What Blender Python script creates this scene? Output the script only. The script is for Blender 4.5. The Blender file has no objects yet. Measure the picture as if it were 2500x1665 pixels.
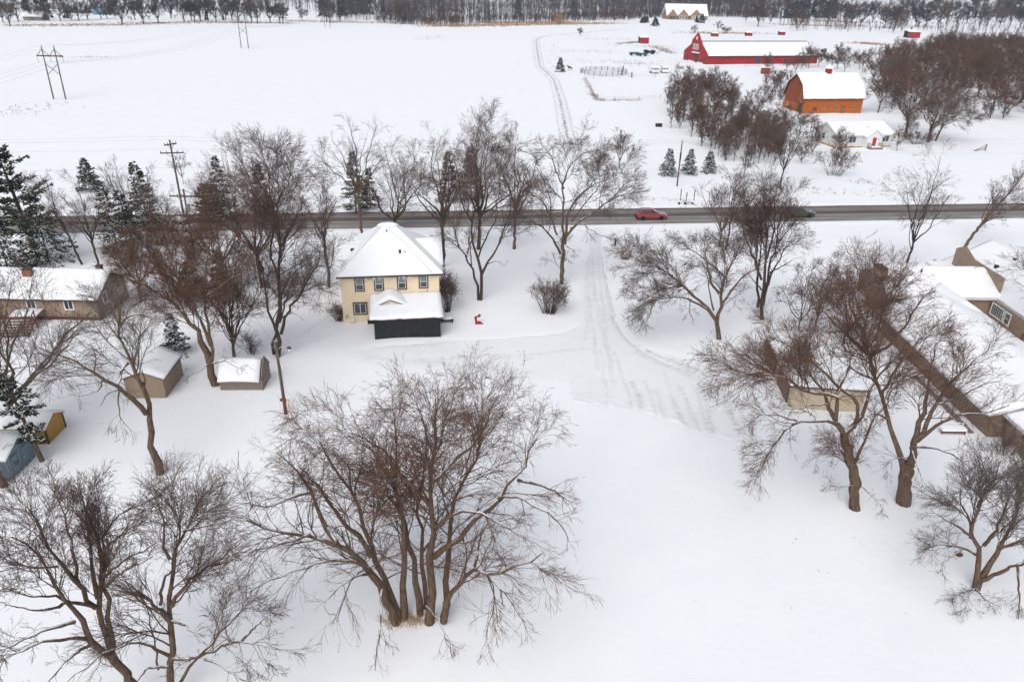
import bpy, math, random
import numpy as np
from mathutils import Matrix, Vector

# ------------------------------------------------------------------ camera, world, sun, exposure
S = bpy.context.scene
COL = S.collection
CAM_H, FPX, PITCH, ROLL = 35.0, 1830.0, math.radians(26.0), math.radians(1.3)
_r0 = np.array([1, 0, 0.]); _f = np.array([0, math.cos(PITCH), -math.sin(PITCH)]); _u0 = np.array([0, math.sin(PITCH), math.cos(PITCH)])
_r = math.cos(ROLL)*_r0 + math.sin(ROLL)*_u0
_u = -math.sin(ROLL)*_r0 + math.cos(ROLL)*_u0
cam = bpy.data.objects.new('camera', bpy.data.cameras.new('camera')); COL.objects.link(cam)
cam.matrix_world = Matrix(((_r[0], _u[0], -_f[0], 0), (_r[1], _u[1], -_f[1], 0), (_r[2], _u[2], -_f[2], CAM_H), (0, 0, 0, 1)))
cam.data.sensor_width = 36; cam.data.lens = FPX/2500*36; cam.data.clip_start = 0.5; cam.data.clip_end = 9000
S.camera = cam
W_ = bpy.data.worlds.new('World'); S.world = W_; W_.use_nodes = True
_n = W_.node_tree; _bg = _n.nodes['Background']
_sky = _n.nodes.new('ShaderNodeTexSky'); _sky.sky_type = 'NISHITA'; _sky.sun_disc = False
SUN_EL, SUN_AZ = math.radians(48), math.radians(200)
_sky.sun_elevation = SUN_EL; _sky.sun_rotation = SUN_AZ; _sky.dust_density = 3.0; _sky.air_density = 1.0
_hs = _n.nodes.new('ShaderNodeHueSaturation'); _hs.inputs['Saturation'].default_value = 0.38
_n.links.new(_sky.outputs[0], _hs.inputs['Color']); _n.links.new(_hs.outputs[0], _bg.inputs[0])
_bg.inputs[1].default_value = 0.15
_sl = bpy.data.lights.new('sun', 'SUN'); _sl.energy = 0.85; _sl.angle = math.radians(60); _sl.color = (1, .96, .9)
_so = bpy.data.objects.new('sun', _sl); COL.objects.link(_so)
_sd = Vector((math.sin(SUN_AZ)*math.cos(SUN_EL), math.cos(SUN_AZ)*math.cos(SUN_EL), math.sin(SUN_EL)))
_so.rotation_euler = _sd.to_track_quat('Z', 'Y').to_euler(); _so.location = (0, 0, 200)
S.view_settings.view_transform = 'Standard'; S.view_settings.look = 'None'; S.view_settings.gamma = 1
S.view_settings.exposure = 0.24; S.view_settings.use_curve_mapping = False

rnd = random.Random(7)


def ray(px, py): return _f + (px-1250)/FPX*_r - (py-832.5)/FPX*_u
def G(px, py, z=0.0):
    d = ray(px, py); return np.array([0, 0, CAM_H]) + d*(z-CAM_H)/d[2]
def W(px, py, Y):
    d = ray(px, py); return np.array([0, 0, CAM_H]) + d*Y/d[1]

# ------------------------------------------------------------------ object helpers
def new(name, me, parent=None):
    o = bpy.data.objects.new(name, me); COL.objects.link(o)
    if parent is not None: o.parent = parent
    return o
def tag(o, label=None, cat=None, group=None, kind=None):
    if label: o['label'] = label
    if cat: o['category'] = cat
    if group: o['group'] = group
    if kind: o['kind'] = kind
    return o
def thing(name, label, cat, loc=(0, 0, 0), rz=0.0, group=None):
    o = new(name, None); o.location = loc; o.rotation_euler = (0, 0, rz); o.empty_display_size = .3
    return tag(o, label, cat, group)
def mesh_np(name, V, Q, mat=None, smooth=False, T=None):
    """V (n,3), Q (m,4) quads, T (k,3) tris"""
    me = bpy.data.meshes.new(name)
    V = np.asarray(V, np.float32); Q = np.zeros((0, 4), np.int32) if Q is None else np.asarray(Q, np.int32)
    T = np.zeros((0, 3), np.int32) if T is None else np.asarray(T, np.int32)
    me.vertices.add(len(V)); me.vertices.foreach_set('co', V.ravel())
    nl = Q.size + T.size; me.loops.add(nl); me.polygons.add(len(Q)+len(T))
    me.loops.foreach_set('vertex_index', np.concatenate([Q.ravel(), T.ravel()]).astype(np.int32))
    st = np.concatenate([np.arange(len(Q))*4, Q.size+np.arange(len(T))*3]).astype(np.int32)
    me.polygons.foreach_set('loop_start', st)
    if smooth: me.polygons.foreach_set('use_smooth', np.ones(len(Q)+len(T), bool))
    me.update(calc_edges=True)
    if mat: me.materials.append(mat)
    return me

class MB:
    def __init__(s): s.v = []; s.f = []
    def poly(s, pts):
        b = len(s.v); s.v += [tuple(p) for p in pts]; s.f.append(tuple(range(b, b+len(pts)))); return s
    def hexa(s, p):      # 8 corners: bottom 4 ccw, top 4 ccw
        b = len(s.v); s.v += [tuple(q) for q in p]
        for q in ((3, 2, 1, 0), (4, 5, 6, 7), (0, 1, 5, 4), (1, 2, 6, 5), (2, 3, 7, 6), (3, 0, 4, 7)): s.f.append(tuple(b+i for i in q))
        return s
    def box(s, x0, x1, y0, y1, z0, z1):
        return s.hexa([(x0, y0, z0), (x1, y0, z0), (x1, y1, z0), (x0, y1, z0), (x0, y0, z1), (x1, y0, z1), (x1, y1, z1), (x0, y1, z1)])
    def bar(s, a, b, w, h=None):
        h = h or w; a = Vector(a); b = Vector(b); d = (b-a).normalized()
        up = Vector((0, 0, 1)) if abs(d.z) < .95 else Vector((0, 1, 0))
        x = d.cross(up).normalized()*w/2; y = x.cross(d).normalized()*h/2
        return s.hexa([a-x-y, a+x-y, b+x-y, b-x-y, a-x+y, a+x+y, b+x+y, b-x+y])
    def tube(s, pts, r, n=6, r1=None, cap=True):
        pts = [Vector(p) for p in pts]; m = len(pts); b = len(s.v); r1 = r if r1 is None else r1
        for i, p in enumerate(pts):
            d = (pts[min(i+1, m-1)]-pts[max(i-1, 0)]).normalized()
            up = Vector((0, 0, 1)) if abs(d.z) < .9 else Vector((0, 1, 0))
            x = d.cross(up).normalized(); y = x.cross(d); rr = r+(r1-r)*i/max(1, m-1)
            for k in range(n):
                a = 2*math.pi*k/n; s.v.append(tuple(p+x*rr*math.cos(a)+y*rr*math.sin(a)))
        for i in range(m-1):
            for k in range(n):
                k2 = (k+1) % n; s.f.append((b+i*n+k, b+i*n+k2, b+(i+1)*n+k2, b+(i+1)*n+k))
        if cap: s.f.append(tuple(b+k for k in range(n))[::-1]); s.f.append(tuple(b+(m-1)*n+k for k in range(n)))
        return s
    def prism(s, prof, a, b, axis='x'):   # closed profile of 2-D points, extruded along an axis
        n = len(prof); o = len(s.v)
        for t in (a, b):
            for p, q in prof: s.v.append((t, p, q) if axis == 'x' else (p, t, q) if axis == 'y' else (p, q, t))
        s.f.append(tuple(range(o, o+n))); s.f.append(tuple(range(o+n, o+2*n))[::-1])
        for i in range(n): j = (i+1) % n; s.f.append((o+i, o+n+i, o+n+j, o+j))
        return s
    def ball(s, c, rx, ry=None, rz=None, n=8, m=5, rot=None):
        ry = ry or rx; rz = rz or rx; b = len(s.v); c = Vector(c)
        for i in range(m+1):
            t = math.pi*i/m
            for k in range(n):
                a = 2*math.pi*k/n; s.v.append(tuple(c+Vector((rx*math.sin(t)*math.cos(a), ry*math.sin(t)*math.sin(a), -rz*math.cos(t)))))
        for i in range(m):
            for k in range(n):
                k2 = (k+1) % n; s.f.append((b+i*n+k, b+i*n+k2, b+(i+1)*n+k2, b+(i+1)*n+k))
        return s
    def mesh(s, name, mat, smooth=False, fix=True):
        me = bpy.data.meshes.new(name); me.from_pydata(s.v, [], s.f); me.update()
        if fix:
            import bmesh
            bm = bmesh.new(); bm.from_mesh(me); bmesh.ops.remove_doubles(bm, verts=bm.verts, dist=1e-5); bmesh.ops.recalc_face_normals(bm, faces=bm.faces); bm.to_mesh(me); bm.free()
        if smooth: me.polygons.foreach_set('use_smooth', [True]*len(me.polygons))
        if mat: me.materials.append(mat)
        return me
    def build(s, name, mat, parent=None, smooth=False, fix=True):
        return new(name, s.mesh(name, mat, smooth, fix), parent)

# ------------------------------------------------------------------ materials
def mat(name, col, rough=.7, col2=None, scale=3.0, bump=0.0, bscale=None, spec=.3, metal=0.0, stretch=None, detail=4, snow=None, coat=0):
    m = bpy.data.materials.new(name); m.use_nodes = True; nt = m.node_tree; N = nt.nodes; L = nt.links
    p = N['Principled BSDF']; p.inputs['Base Color'].default_value = (*col, 1); p.inputs['Roughness'].default_value = rough
    p.inputs['Specular IOR Level'].default_value = spec; p.inputs['Metallic'].default_value = metal; p.inputs['Coat Weight'].default_value = coat
    tc = N.new('ShaderNodeTexCoord'); src = tc.outputs['Object']
    if stretch:
        mp = N.new('ShaderNodeMapping'); mp.inputs['Scale'].default_value = stretch; L.new(src, mp.inputs[0]); src = mp.outputs[0]
    out = None
    if col2:
        nz = N.new('ShaderNodeTexNoise'); nz.inputs['Scale'].default_value = scale; nz.inputs['Detail'].default_value = detail; L.new(src, nz.inputs[0])
        rp = N.new('ShaderNodeValToRGB'); rp.color_ramp.elements[0].position = .32; rp.color_ramp.elements[1].position = .68
        rp.color_ramp.elements[0].color = (*col, 1); rp.color_ramp.elements[1].color = (*col2, 1)
        L.new(nz.outputs['Fac'], rp.inputs[0]); out = rp.outputs[0]
    if snow is not None:       # real snow lying on the upward faces
        g = N.new('ShaderNodeNewGeometry'); sx = N.new('ShaderNodeSeparateXYZ'); L.new(g.outputs['True Normal'], sx.inputs[0])
        n2 = N.new('ShaderNodeTexNoise'); n2.inputs['Scale'].default_value = snow[1]; L.new(tc.outputs['Object'], n2.inputs[0])
        ad = N.new('ShaderNodeMath'); ad.operation = 'MULTIPLY_ADD'; ad.inputs[1].default_value = snow[2]; L.new(n2.outputs['Fac'], ad.inputs[0]); L.new(sx.outputs['Z'], ad.inputs[2])
        mr = N.new('ShaderNodeMapRange'); mr.inputs[1].default_value = snow[0]; mr.inputs[2].default_value = snow[0]+.12; L.new(ad.outputs[0], mr.inputs[0])
        mx = N.new('ShaderNodeMixRGB'); L.new(mr.outputs[0], mx.inputs[0]); mx.inputs[2].default_value = (.82, .84, .87, 1)
        if out: L.new(out, mx.inputs[1])
        else: mx.inputs[1].default_value = (*col, 1)
        out = mx.outputs[0]
    if out: L.new(out, p.inputs['Base Color'])
    if bump:
        nb = N.new('ShaderNodeTexNoise'); nb.inputs['Scale'].default_value = bscale or scale*2; nb.inputs['Detail'].default_value = 6; L.new(src, nb.inputs[0])
        b = N.new('ShaderNodeBump'); b.inputs['Strength'].default_value = bump; b.inputs['Distance'].default_value = .1; L.new(nb.outputs['Fac'], b.inputs['Height']); L.new(b.outputs[0], p.inputs['Normal'])
    return m

M = {}
M['snow'] = mat('snow', (.86, .875, .90), .75, (.835, .85, .88), .25, .25, 1.6, .2)
M['roofsnow'] = mat('roof_snow', (.87, .885, .905), .75, (.85, .865, .89), .7, .2, 2.5, .2)
M['bark'] = mat('bark', (.085, .055, .04), .9, (.19, .135, .10), 9, .8, 22, .1, stretch=(1, 1, .25), snow=(1.12, 1.6, .75))
M['bark_warm'] = mat('bark_warm', (.082, .055, .038), .9, (.175, .12, .084), 8, .8, 22, .1, stretch=(1, 1, .25), snow=(1.14, 1.4, .75))
M['bark_dark'] = mat('bark_dark', (.045, .033, .028), .9, (.10, .075, .06), 9, .8, 20, .1, stretch=(1, 1, .3), snow=(1.12, 1.2, .8))
M['bark_snowy'] = mat('bark_snowy', (.075, .055, .045), .9, (.15, .11, .09), 4, .6, 14, .1, snow=(.72, .8, .75))
M['twig'] = mat('twig', (.085, .057, .049), .85, (.142, .10, .086), .35, 0, None, .1)
M['twig_red'] = mat('twig_red', (.105, .058, .045), .85, (.165, .10, .078), .5, 0, None, .1)
M['twig_grey'] = mat('twig_grey', (.10, .082, .076), .85, (.17, .14, .13), .3, 0, None, .1)
M['twig_brush'] = mat('twig_brush', (.10, .06, .042), .9, (.155, .098, .07), .6, 0, None, .1)
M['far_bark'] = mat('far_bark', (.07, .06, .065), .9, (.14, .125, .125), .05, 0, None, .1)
M['far_twig'] = mat('far_twig', (.06, .055, .072), .9, (.10, .085, .098), .03, 0, None, .1)  # bluish-purple tint of distant haze is mixed into this twig colour
M['needle'] = mat('needle', (.018, .032, .022), .8, (.05, .075, .045), 1.2, 0, None, .2)
M['needle_brown'] = mat('needle_brown', (.05, .045, .025), .8, (.085, .07, .035), 1.2, 0, None, .2)
M['needle_blue'] = mat('needle_blue', (.022, .04, .042), .8, (.055, .085, .08), 1.0, 0, None, .2)
M['tan_grass'] = mat('tan_grass', (.30, .17, .08), .9, (.45, .30, .17), .6, 0, None, .1)
M['weed'] = mat('weed', (.16, .11, .08), .9, (.28, .21, .16), .8, 0, None, .1)
M['cream'] = mat('cream_siding', (.76, .63, .44), .6, (.80, .675, .485), 1.5, .15, 30, .3, stretch=(.3, 1, 1))
M['maroon'] = mat('maroon_trim', (.045, .014, .012), .5, (.065, .022, .018), 4)
M['white'] = mat('white_paint', (.74, .75, .76), .5, (.68, .69, .70), 5)
M['offwhite'] = mat('offwhite_siding', (.60, .60, .59), .6, (.68, .68, .67), 2)
M['glass'] = mat('window_glass', (.02, .028, .035), .08, (.05, .065, .075), 1.2, 0, None, .8)
M['glass_pale'] = mat('pale_glass', (.10, .14, .15), .12, (.16, .20, .20), 2.5, 0, None, .8)
M['screen'] = mat('dark_screen', (.006, .008, .011), .5, (.011, .014, .018), 2, 0, None, .4)
M['slate'] = mat('porch_slate', (.020, .026, .034), .5, (.030, .037, .046), 3, .1, 12)
M['black'] = mat('black_plastic', (.010, .011, .013), .45, (.022, .022, .024), 4)
M['taupe'] = mat('taupe_siding', (.27, .195, .135), .65, (.32, .235, .165), 1.5, .1, 30, .3)
M['tan'] = mat('tan_siding', (.27, .20, .145), .65, (.32, .24, .175), 1.5, .1, 30, .3)
M['brown'] = mat('brown_siding', (.21, .15, .115), .7, (.255, .185, .14), 1.5, .2, 25, .3)
M['brick'] = mat('brick_red', (.22, .085, .05), .85, (.32, .14, .085), 6, .3, 30)
M['footing'] = mat('red_brown_footing', (.10, .035, .028), .8, (.14, .055, .04), 3)
M['greywood'] = mat('grey_wood', (.17, .135, .115), .85, (.27, .225, .195), 5, .4, 30, .2, stretch=(1, 1, .2))
M['mustard'] = mat('mustard_paint', (.36, .20, .045), .6, (.42, .245, .065), 2, .1)
M['blue'] = mat('blue_grey_paint', (.14, .19, .235), .6, (.18, .235, .28), 3, .1)
M['stucco'] = mat('cream_stucco', (.46, .385, .27), .85, (.55, .465, .335), 3, .4, 20)
M['doorbrown'] = mat('brown_door', (.13, .075, .055), .6, (.16, .095, .07), 3)
M['doortan'] = mat('tan_door', (.50, .39, .25), .6, (.56, .45, .30), 2)
M['dark_trim'] = mat('dark_trim', (.05, .035, .028), .6, (.075, .055, .045), 4)
M['orange'] = mat('orange_boards', (.52, .145, .022), .75, (.32, .085, .017), .9, .3, 14, .2, stretch=(1.5, 1.5, .35))
M['rustred'] = mat('rust_red_boards', (.20, .055, .03), .8, (.29, .085, .04), 1.4, .3, 14, .2, stretch=(2, 2, .3))
M['red'] = mat('barn_red', (.36, .024, .028), .6, (.27, .02, .022), .4, .05, 10, .3)
M['darkgrey'] = mat('dark_grey', (.05, .052, .056), .6, (.08, .08, .084), 3)
M['stone'] = mat('house_stone', (.24, .15, .10), .8, (.34, .23, .165), 2.5, .4)
M['green_grey'] = mat('green_grey_siding', (.07, .09, .09), .7, (.10, .12, .115), 2)
M['deck'] = mat('deck_redwood', (.15, .082, .055), .7, (.21, .115, .075), 6, .2, 20, .2, stretch=(1, 6, 6))
M['pole'] = mat('pole_wood', (.085, .062, .05), .85, (.155, .12, .10), 6, .4, 30, .2, stretch=(1, 1, .1))
M['pole_base'] = mat('pole_stain', (.19, .065, .028), .85, (.12, .04, .02), 4, .3, 20, .2, stretch=(1, 1, .2))
M['steel'] = mat('galvanised', (.32, .34, .35), .5, (.42, .44, .45), 5, 0, None, .4, .5)
M['wire'] = mat('wire', (.30, .30, .31), .6, (.36, .36, .37), 2)
M['yellow'] = mat('yellow_plastic', (.60, .42, .12), .5, (.66, .48, .16), 3)
M['carred'] = mat('car_red', (.24, .006, .012), .25, None, spec=.6, coat=.8)
M['cardark'] = mat('car_charcoal', (.028, .03, .034), .3, None, spec=.6, coat=.6)
M['carwhite'] = mat('car_snowed', (.55, .57, .60), .5, (.75, .77, .80), 1.2)
M['tyre'] = mat('tyre', (.012, .012, .012), .85)
M['rim'] = mat('rim', (.55, .56, .57), .35, None, spec=.5, metal=.1)
M['lamp'] = mat('lamp_lens', (.75, .76, .74), .2, None, spec=.7)
M['taillight'] = mat('tail_lens', (.55, .05, .04), .25, None, spec=.7)
M['farblue'] = mat('far_blue_paint', (.12, .20, .28), .7, (.15, .235, .31), .3)
M['farm_green'] = mat('farm_green', (.02, .09, .065), .6, (.03, .12, .09), 2)
M['redpaint'] = mat('red_decor', (.36, .02, .018), .5, (.30, .016, .015), 4)

# ------------------------------------------------------------------ ground, road, driveway, track
_rg = np.random.default_rng(3)
_ph = _rg.random((10, 3))*6.28; _fr = np.stack([_rg.normal(size=10)*.35, _rg.normal(size=10)*.35], 1)
def undul(x, y):
    h = np.zeros_like(x, dtype=float)
    for k in range(10): h += np.sin(x*_fr[k, 0]+y*_fr[k, 1]+_ph[k, 0])*.026
    return h
ROAD_A = np.array([0.0, 117.0]); ROAD_ANG = math.radians(7.3)
RD = np.array([math.cos(ROAD_ANG), math.sin(ROAD_ANG)]); RN = np.array([-RD[1], RD[0]])
def road_t(x, y): return (x-ROAD_A[0])*RN[0]+(y-ROAD_A[1])*RN[1]
DRV = [(1436, 552), (1482, 552), (1481, 605), (1502, 698), (1516, 753), (1550, 822), (1619, 853), (1688, 873), (1764, 894), (1835, 925), (1880, 1000), (1853, 1070), (1770, 1080), (1688, 1056), (1567, 1006), (1460, 990), (1391, 978), (1372, 925), (1240, 925), (1050, 905), (880, 885), (850, 860), (900, 846), (960, 838), (1075, 829), (1240, 819), (1371, 808), (1408, 784), (1409, 698), (1426, 605)]
DRVW = np.array([G(*p)[:2] for p in DRV])
def poly_sd(x, y, P):     # signed distance, positive inside
    d = np.full(x.shape, 1e9); ins = np.zeros(x.shape, bool); n = len(P)
    for i in range(n):
        a = P[i]; b = P[(i+1) % n]; e = b-a; wx = x-a[0]; wy = y-a[1]
        t = np.clip((wx*e[0]+wy*e[1])/(e@e), 0, 1); dx = wx-e[0]*t; dy = wy-e[1]*t; d = np.minimum(d, dx*dx+dy*dy)
        c = ((a[1] <= y) & (b[1] > y)) | ((b[1] <= y) & (a[1] > y))
        xi = a[0]+(y-a[1])/np.where(b[1] == a[1], 1e-9, b[1]-a[1])*e[0]
        ins ^= c & (x < xi)
    d = np.sqrt(d); return np.where(ins, d, -d)
def seg_d(x, y, P):
    d = np.full(x.shape, 1e9)
    for a, b in zip(P[:-1], P[1:]):
        e = b-a; wx = x-a[0]; wy = y-a[1]; t = np.clip((wx*e[0]+wy*e[1])/(e@e), 0, 1)
        d = np.minimum(d, (wx-e[0]*t)**2+(wy-e[1]*t)**2)
    return np.sqrt(d)
def sm(t): t = np.clip(t, 0, 1); return t*t*(3-2*t)
def vnoise(x, y, s, seed):
    r = np.random.default_rng(seed).random((64, 64)); u = x/s; v = y/s; i = np.floor(u).astype(int); j = np.floor(v).astype(int); a = sm(u-i); b = sm(v-j)
    g = lambda p, q: r[p % 64, q % 64]
    return (g(i, j)*(1-a)+g(i+1, j)*a)*(1-b)+(g(i, j+1)*(1-a)+g(i+1, j+1)*a)*b
def ground_h(x, y):
    h = undul(x, y)
    t = road_t(x, y)
    h = h*(1-sm((9-np.abs(t))/3)) - .10*sm((5.6-np.abs(t))/1.0) + .10*np.exp(-((np.abs(t)-5.2)/.7)**2)
    s = poly_sd(x, y, DRVW)
    h = h - .12*sm((s-.1)/1.1) + (.0+.03*vnoise(x, y, 1.7, 24))*np.exp(-((s+.9)/.9)**2)*(np.abs(t) > 6.5)
    return h
def axis(lo, hi, d, far, d2=3.0):
    a = list(np.arange(lo, hi+1e-6, d)); s = d
    while a[-1] < far: s = min(s*1.18, 260); a.append(a[-1]+s)
    s = d; b = []; x = lo
    while x > -far: s = min(s*1.18, 260); x -= s; b.append(x)
    return np.array(b[::-1]+a)
gx = axis(-50, 58, .6, 4200); gy = axis(26, 128, .6, 5200); gy = gy[gy > -60]
X, Y = np.meshgrid(gx, gy); Z = ground_h(X, Y)
nx, ny = len(gx), len(gy)
I = (np.arange(ny-1)[:, None]*nx+np.arange(nx-1)[None]).ravel()
me = mesh_np('ground', np.stack([X, Y, Z], -1).reshape(-1, 3), np.stack([I, I+1, I+nx+1, I+nx], 1), M['snow'], True)
tag(new('ground', me), kind='structure')

# driveway: packed and plowed snow with wheel ruts
dx = np.arange(DRVW[:, 0].min()-1, DRVW[:, 0].max()+1, .22); dy = np.arange(DRVW[:, 1].min()-1, DRVW[:, 1].max()+1, .22)
X, Y = np.meshgrid(dx, dy)
wx, wy = X, Y
rx = X+.06*np.sin(Y*.9); ry = Y+.06*np.sin(X*.8)
def chaikin(P):
    for _ in range(3):
        Q = [P[0]]
        for a, b in zip(P[:-1], P[1:]): Q += [a*.75+b*.25, a*.25+b*.75]
        P = np.array(Q+[P[-1]])
    return P
RUTS = [([(1452, 570), (1446, 640), (1452, 720), (1470, 790), (1485, 850), (1500, 930)], .30, .5), ([(1470, 570), (1474, 640), (1486, 720), (1500, 780), (1530, 830), (1600, 872), (1690, 905)], .35, .8),
        ([(1436, 600), (1430, 700), (1440, 770), (1430, 830)], .3, .35), ([(1460, 580), (1461, 660), (1470, 730), (1482, 800)], .25, .5), ([(1505, 770), (1560, 845), (1640, 880), (1720, 900)], .8, .75),
        ([(1545, 930), (1560, 965), (1572, 1010)], .3, .8), ([(1600, 950), (1625, 1020)], .25, .4), ([(1640, 960), (1660, 1010), (1690, 1058)], .3, .6), ([(1715, 940), (1730, 1000), (1742, 1066)], .3, .6),
        ([(1755, 950), (1785, 1010), (1815, 1066)], .3, .5), ([(1390, 925), (1392, 970)], .3, .4), ([(1000, 880), (1150, 868), (1300, 862), (1440, 850)], .4, .3), ([(900, 872), (1100, 890), (1300, 905)], .5, .25),
        ([(1240, 823), (1350, 814), (1410, 800)], .3, .35), ([(1575, 925), (1592, 970), (1604, 1015)], .16, .55), ([(1658, 935), (1682, 990), (1712, 1060)], .16, .6), ([(1690, 930), (1715, 990), (1728, 1062)], .15, .5),
        ([(1780, 950), (1808, 1000), (1838, 1056)], .16, .55), ([(1620, 900), (1640, 950), (1668, 1030)], .16, .45), ([(1443, 575), (1437, 650), (1440, 740), (1452, 810), (1460, 900)], .18, .5), ([(1477, 590), (1488, 680), (1506, 760), (1545, 832), (1620, 866), (1700, 890), (1790, 930)], .18, .6),
        ([(1500, 860), (1530, 940), (1545, 1000)], .16, .5), ([(1465, 850), (1478, 920), (1482, 985)], .16, .35), ([(1560, 860), (1660, 900), (1780, 960)], .5, .5), ([(920, 846), (1075, 838)], .35, .4)]
sd = poly_sd(X, Y, DRVW)+.9*(vnoise(X, Y, 2.6, 21)-.5)+.8*(vnoise(X, Y, .9, 22)-.5)+.4*(vnoise(X, Y, .4, 23)-.5); rut = np.zeros(X.shape); wear = np.zeros(X.shape)
rg = np.random.default_rng(5)
for pts, w, s in RUTS:
    d = seg_d(rx, ry, chaikin(np.array([G(*p)[:2] for p in pts]))); e = np.exp(-(d/w)**2); rut += e*.07*s; wear = np.maximum(wear, e*s*(.35+.9*vnoise(X, Y, .9, 8)))
n1 = vnoise(X, Y, .55, 1); n2 = vnoise(X, Y, 2.3, 2); n3 = vnoise(X, Y, 7, 3)
rough_zone = np.exp(-(seg_d(X, Y, np.array([G(*p)[:2] for p in [(1391, 975), (1480, 985), (1567, 1000), (1688, 1048), (1770, 1066), (1850, 1060)]]))/1.6)**2)
Zd = -.075+.035*n1*(.5+1.4*rough_zone)+.04*vnoise(X, Y, .32, 4)*(.4+1.2*rough_zone)+.04*n2+.02*rough_zone*n1-rut
Zd = Zd-.28*(1-sm((sd+.5)/.8))+ .03*np.exp(-((sd-.1)/.4)**2)*n1
t = road_t(X, Y); Zd = Zd+undul(X, Y)*(1-sm((9-np.abs(t))/3)); Zd = np.where(np.abs(t) < 4.3, Zd-.6, Zd)
wear = np.clip(wear+.10*n2*(sd > .5)+.15*(n3 > .62)*n1*(sd > 1), 0, 1)*sm((sd)/.8)
keep = (sd[:-1, :-1] > -.6) | (sd[1:, 1:] > -.6)
nx = len(dx); I = (np.arange(len(dy)-1)[:, None]*nx+np.arange(nx-1)[None])[keep]
me = mesh_np('driveway', np.stack([X, Y, Zd], -1).reshape(-1, 3), np.stack([I, I+1, I+nx+1, I+nx], 1), None, True)
at = me.attributes.new('wear', 'FLOAT', 'POINT'); at.data.foreach_set('value', wear.ravel().astype(np.float32))
def attr_mat(name, ca, cb, attr, nscale=9, bump=.4):
    m = mat(name, ca, .8, None, bump=bump, scale=nscale, spec=.2); nt = m.node_tree; p = nt.nodes['Principled BSDF']
    a = nt.nodes.new('ShaderNodeAttribute'); a.attribute_name = attr; x = nt.nodes.new('ShaderNodeMixRGB'); x.inputs[1].default_value = (*ca, 1); x.inputs[2].default_value = (*cb, 1)
    nz = nt.nodes.new('ShaderNodeTexNoise'); nz.inputs['Scale'].default_value = 2.2; nz.inputs['Detail'].default_value = 8; tc = [n for n in nt.nodes if n.type == 'TEX_COORD'][0]; nt.links.new(tc.outputs['Object'], nz.inputs[0])
    mu = nt.nodes.new('ShaderNodeMath'); mu.operation = 'MULTIPLY'; mr = nt.nodes.new('ShaderNodeMapRange'); mr.inputs[1].default_value = .35; mr.inputs[2].default_value = .7; mr.inputs[3].default_value = .3; mr.inputs[4].default_value = 1.3
    nt.links.new(nz.outputs['Fac'], mr.inputs[0]); nt.links.new(a.outputs['Fac'], mu.inputs[0]); nt.links.new(mr.outputs[0], mu.inputs[1]); mu.use_clamp = True
    nt.links.new(mu.outputs[0], x.inputs[0]); nt.links.new(x.outputs[0], p.inputs['Base Color']); return m
me.materials.append(attr_mat('packed_snow', (.85, .863, .885), (.54, .54, .56), 'wear', 12, .5))
tag(new('driveway', me), kind='structure')

# road: straight two-lane strip, painted lines as sheets above it
def rpt(s, t, z=0): p = ROAD_A+RD*s+RN*t; return (p[0], p[1], z)
def road_mat():
    m = mat('asphalt', (.06, .055, .055), .8, None, bump=.15, scale=20, spec=.3); nt = m.node_tree; N = nt.nodes; L = nt.links; p = N['Principled BSDF']
    a = N.new('ShaderNodeAttribute'); a.attribute_name = 'across'
    rp = N.new('ShaderNodeValToRGB'); r = rp.color_ramp; r.interpolation = 'LINEAR'
    cols = [(0, (.40, .36, .31)), (.035, (.10, .082, .07)), (.075, (.38, .35, .31)), (.10, (.17, .155, .148)), (.16, (.24, .235, .23)), (.27, (.15, .135, .13)), (.34, (.27, .26, .255)), (.42, (.12, .10, .092)), (.50, (.085, .066, .058)), (.58, (.10, .084, .077)), (.66, (.20, .18, .17)), (.74, (.16, .148, .142)), (.80, (.21, .195, .19)), (.90, (.075, .06, .056)), (.95, (.085, .066, .06)), (1, (.36, .32, .28))]
    while len(r.elements) < len(cols): r.elements.new(.5)
    for e, (q, c) in zip(r.elements, cols): e.position = q; e.color = (*c, 1)
    tc = N.new('ShaderNodeTexCoord'); mp = N.new('ShaderNodeMapping'); mp.inputs['Rotation'].default_value = (0, 0, -ROAD_ANG); mp.inputs['Scale'].default_value = (.06, 1.2, 1)
    L.new(tc.outputs['Object'], mp.inputs[0]); nz = N.new('ShaderNodeTexNoise'); nz.inputs['Scale'].default_value = 1.5; nz.inputs['Detail'].default_value = 8; L.new(mp.outputs[0], nz.inputs[0])
    ad = N.new('ShaderNodeMath'); ad.operation = 'MULTIPLY_ADD'; ad.inputs[1].default_value = .10; L.new(nz.outputs['Fac'], ad.inputs[0])
    sb = N.new('ShaderNodeMath'); sb.operation = 'SUBTRACT'; sb.inputs[1].default_value = .05; L.new(a.outputs['Fac'], sb.inputs[0]); L.new(sb.outputs[0], ad.inputs[2])
    L.new(ad.outputs[0], rp.inputs[0])
    hv = N.new('ShaderNodeHueSaturation'); mr = N.new('ShaderNodeMapRange'); mr.inputs[1].default_value = .3; mr.inputs[2].default_value = .7; mr.inputs[3].default_value = .75; mr.inputs[4].default_value = 1.3; L.new(nz.outputs['Fac'], mr.inputs[0]); L.new(mr.outputs[0], hv.inputs['Value']); L.new(rp.outputs[0], hv.inputs['Color'])
    L.new(hv.outputs[0], p.inputs['Base Color']); return m
ts = np.linspace(-4.3, 4.3, 25); ss = np.arange(-420, 421, 5.0)
V = np.array([rpt(s, t, .06-.0035*t*t+.02) for s in ss for t in ts]); nt_ = len(ts)
I = (np.arange(len(ss)-1)[:, None]*nt_+np.arange(nt_-1)[None]).ravel()
me = mesh_np('road', V, np.stack([I, I+nt_, I+nt_+1, I+1], 1), None, True)
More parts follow.
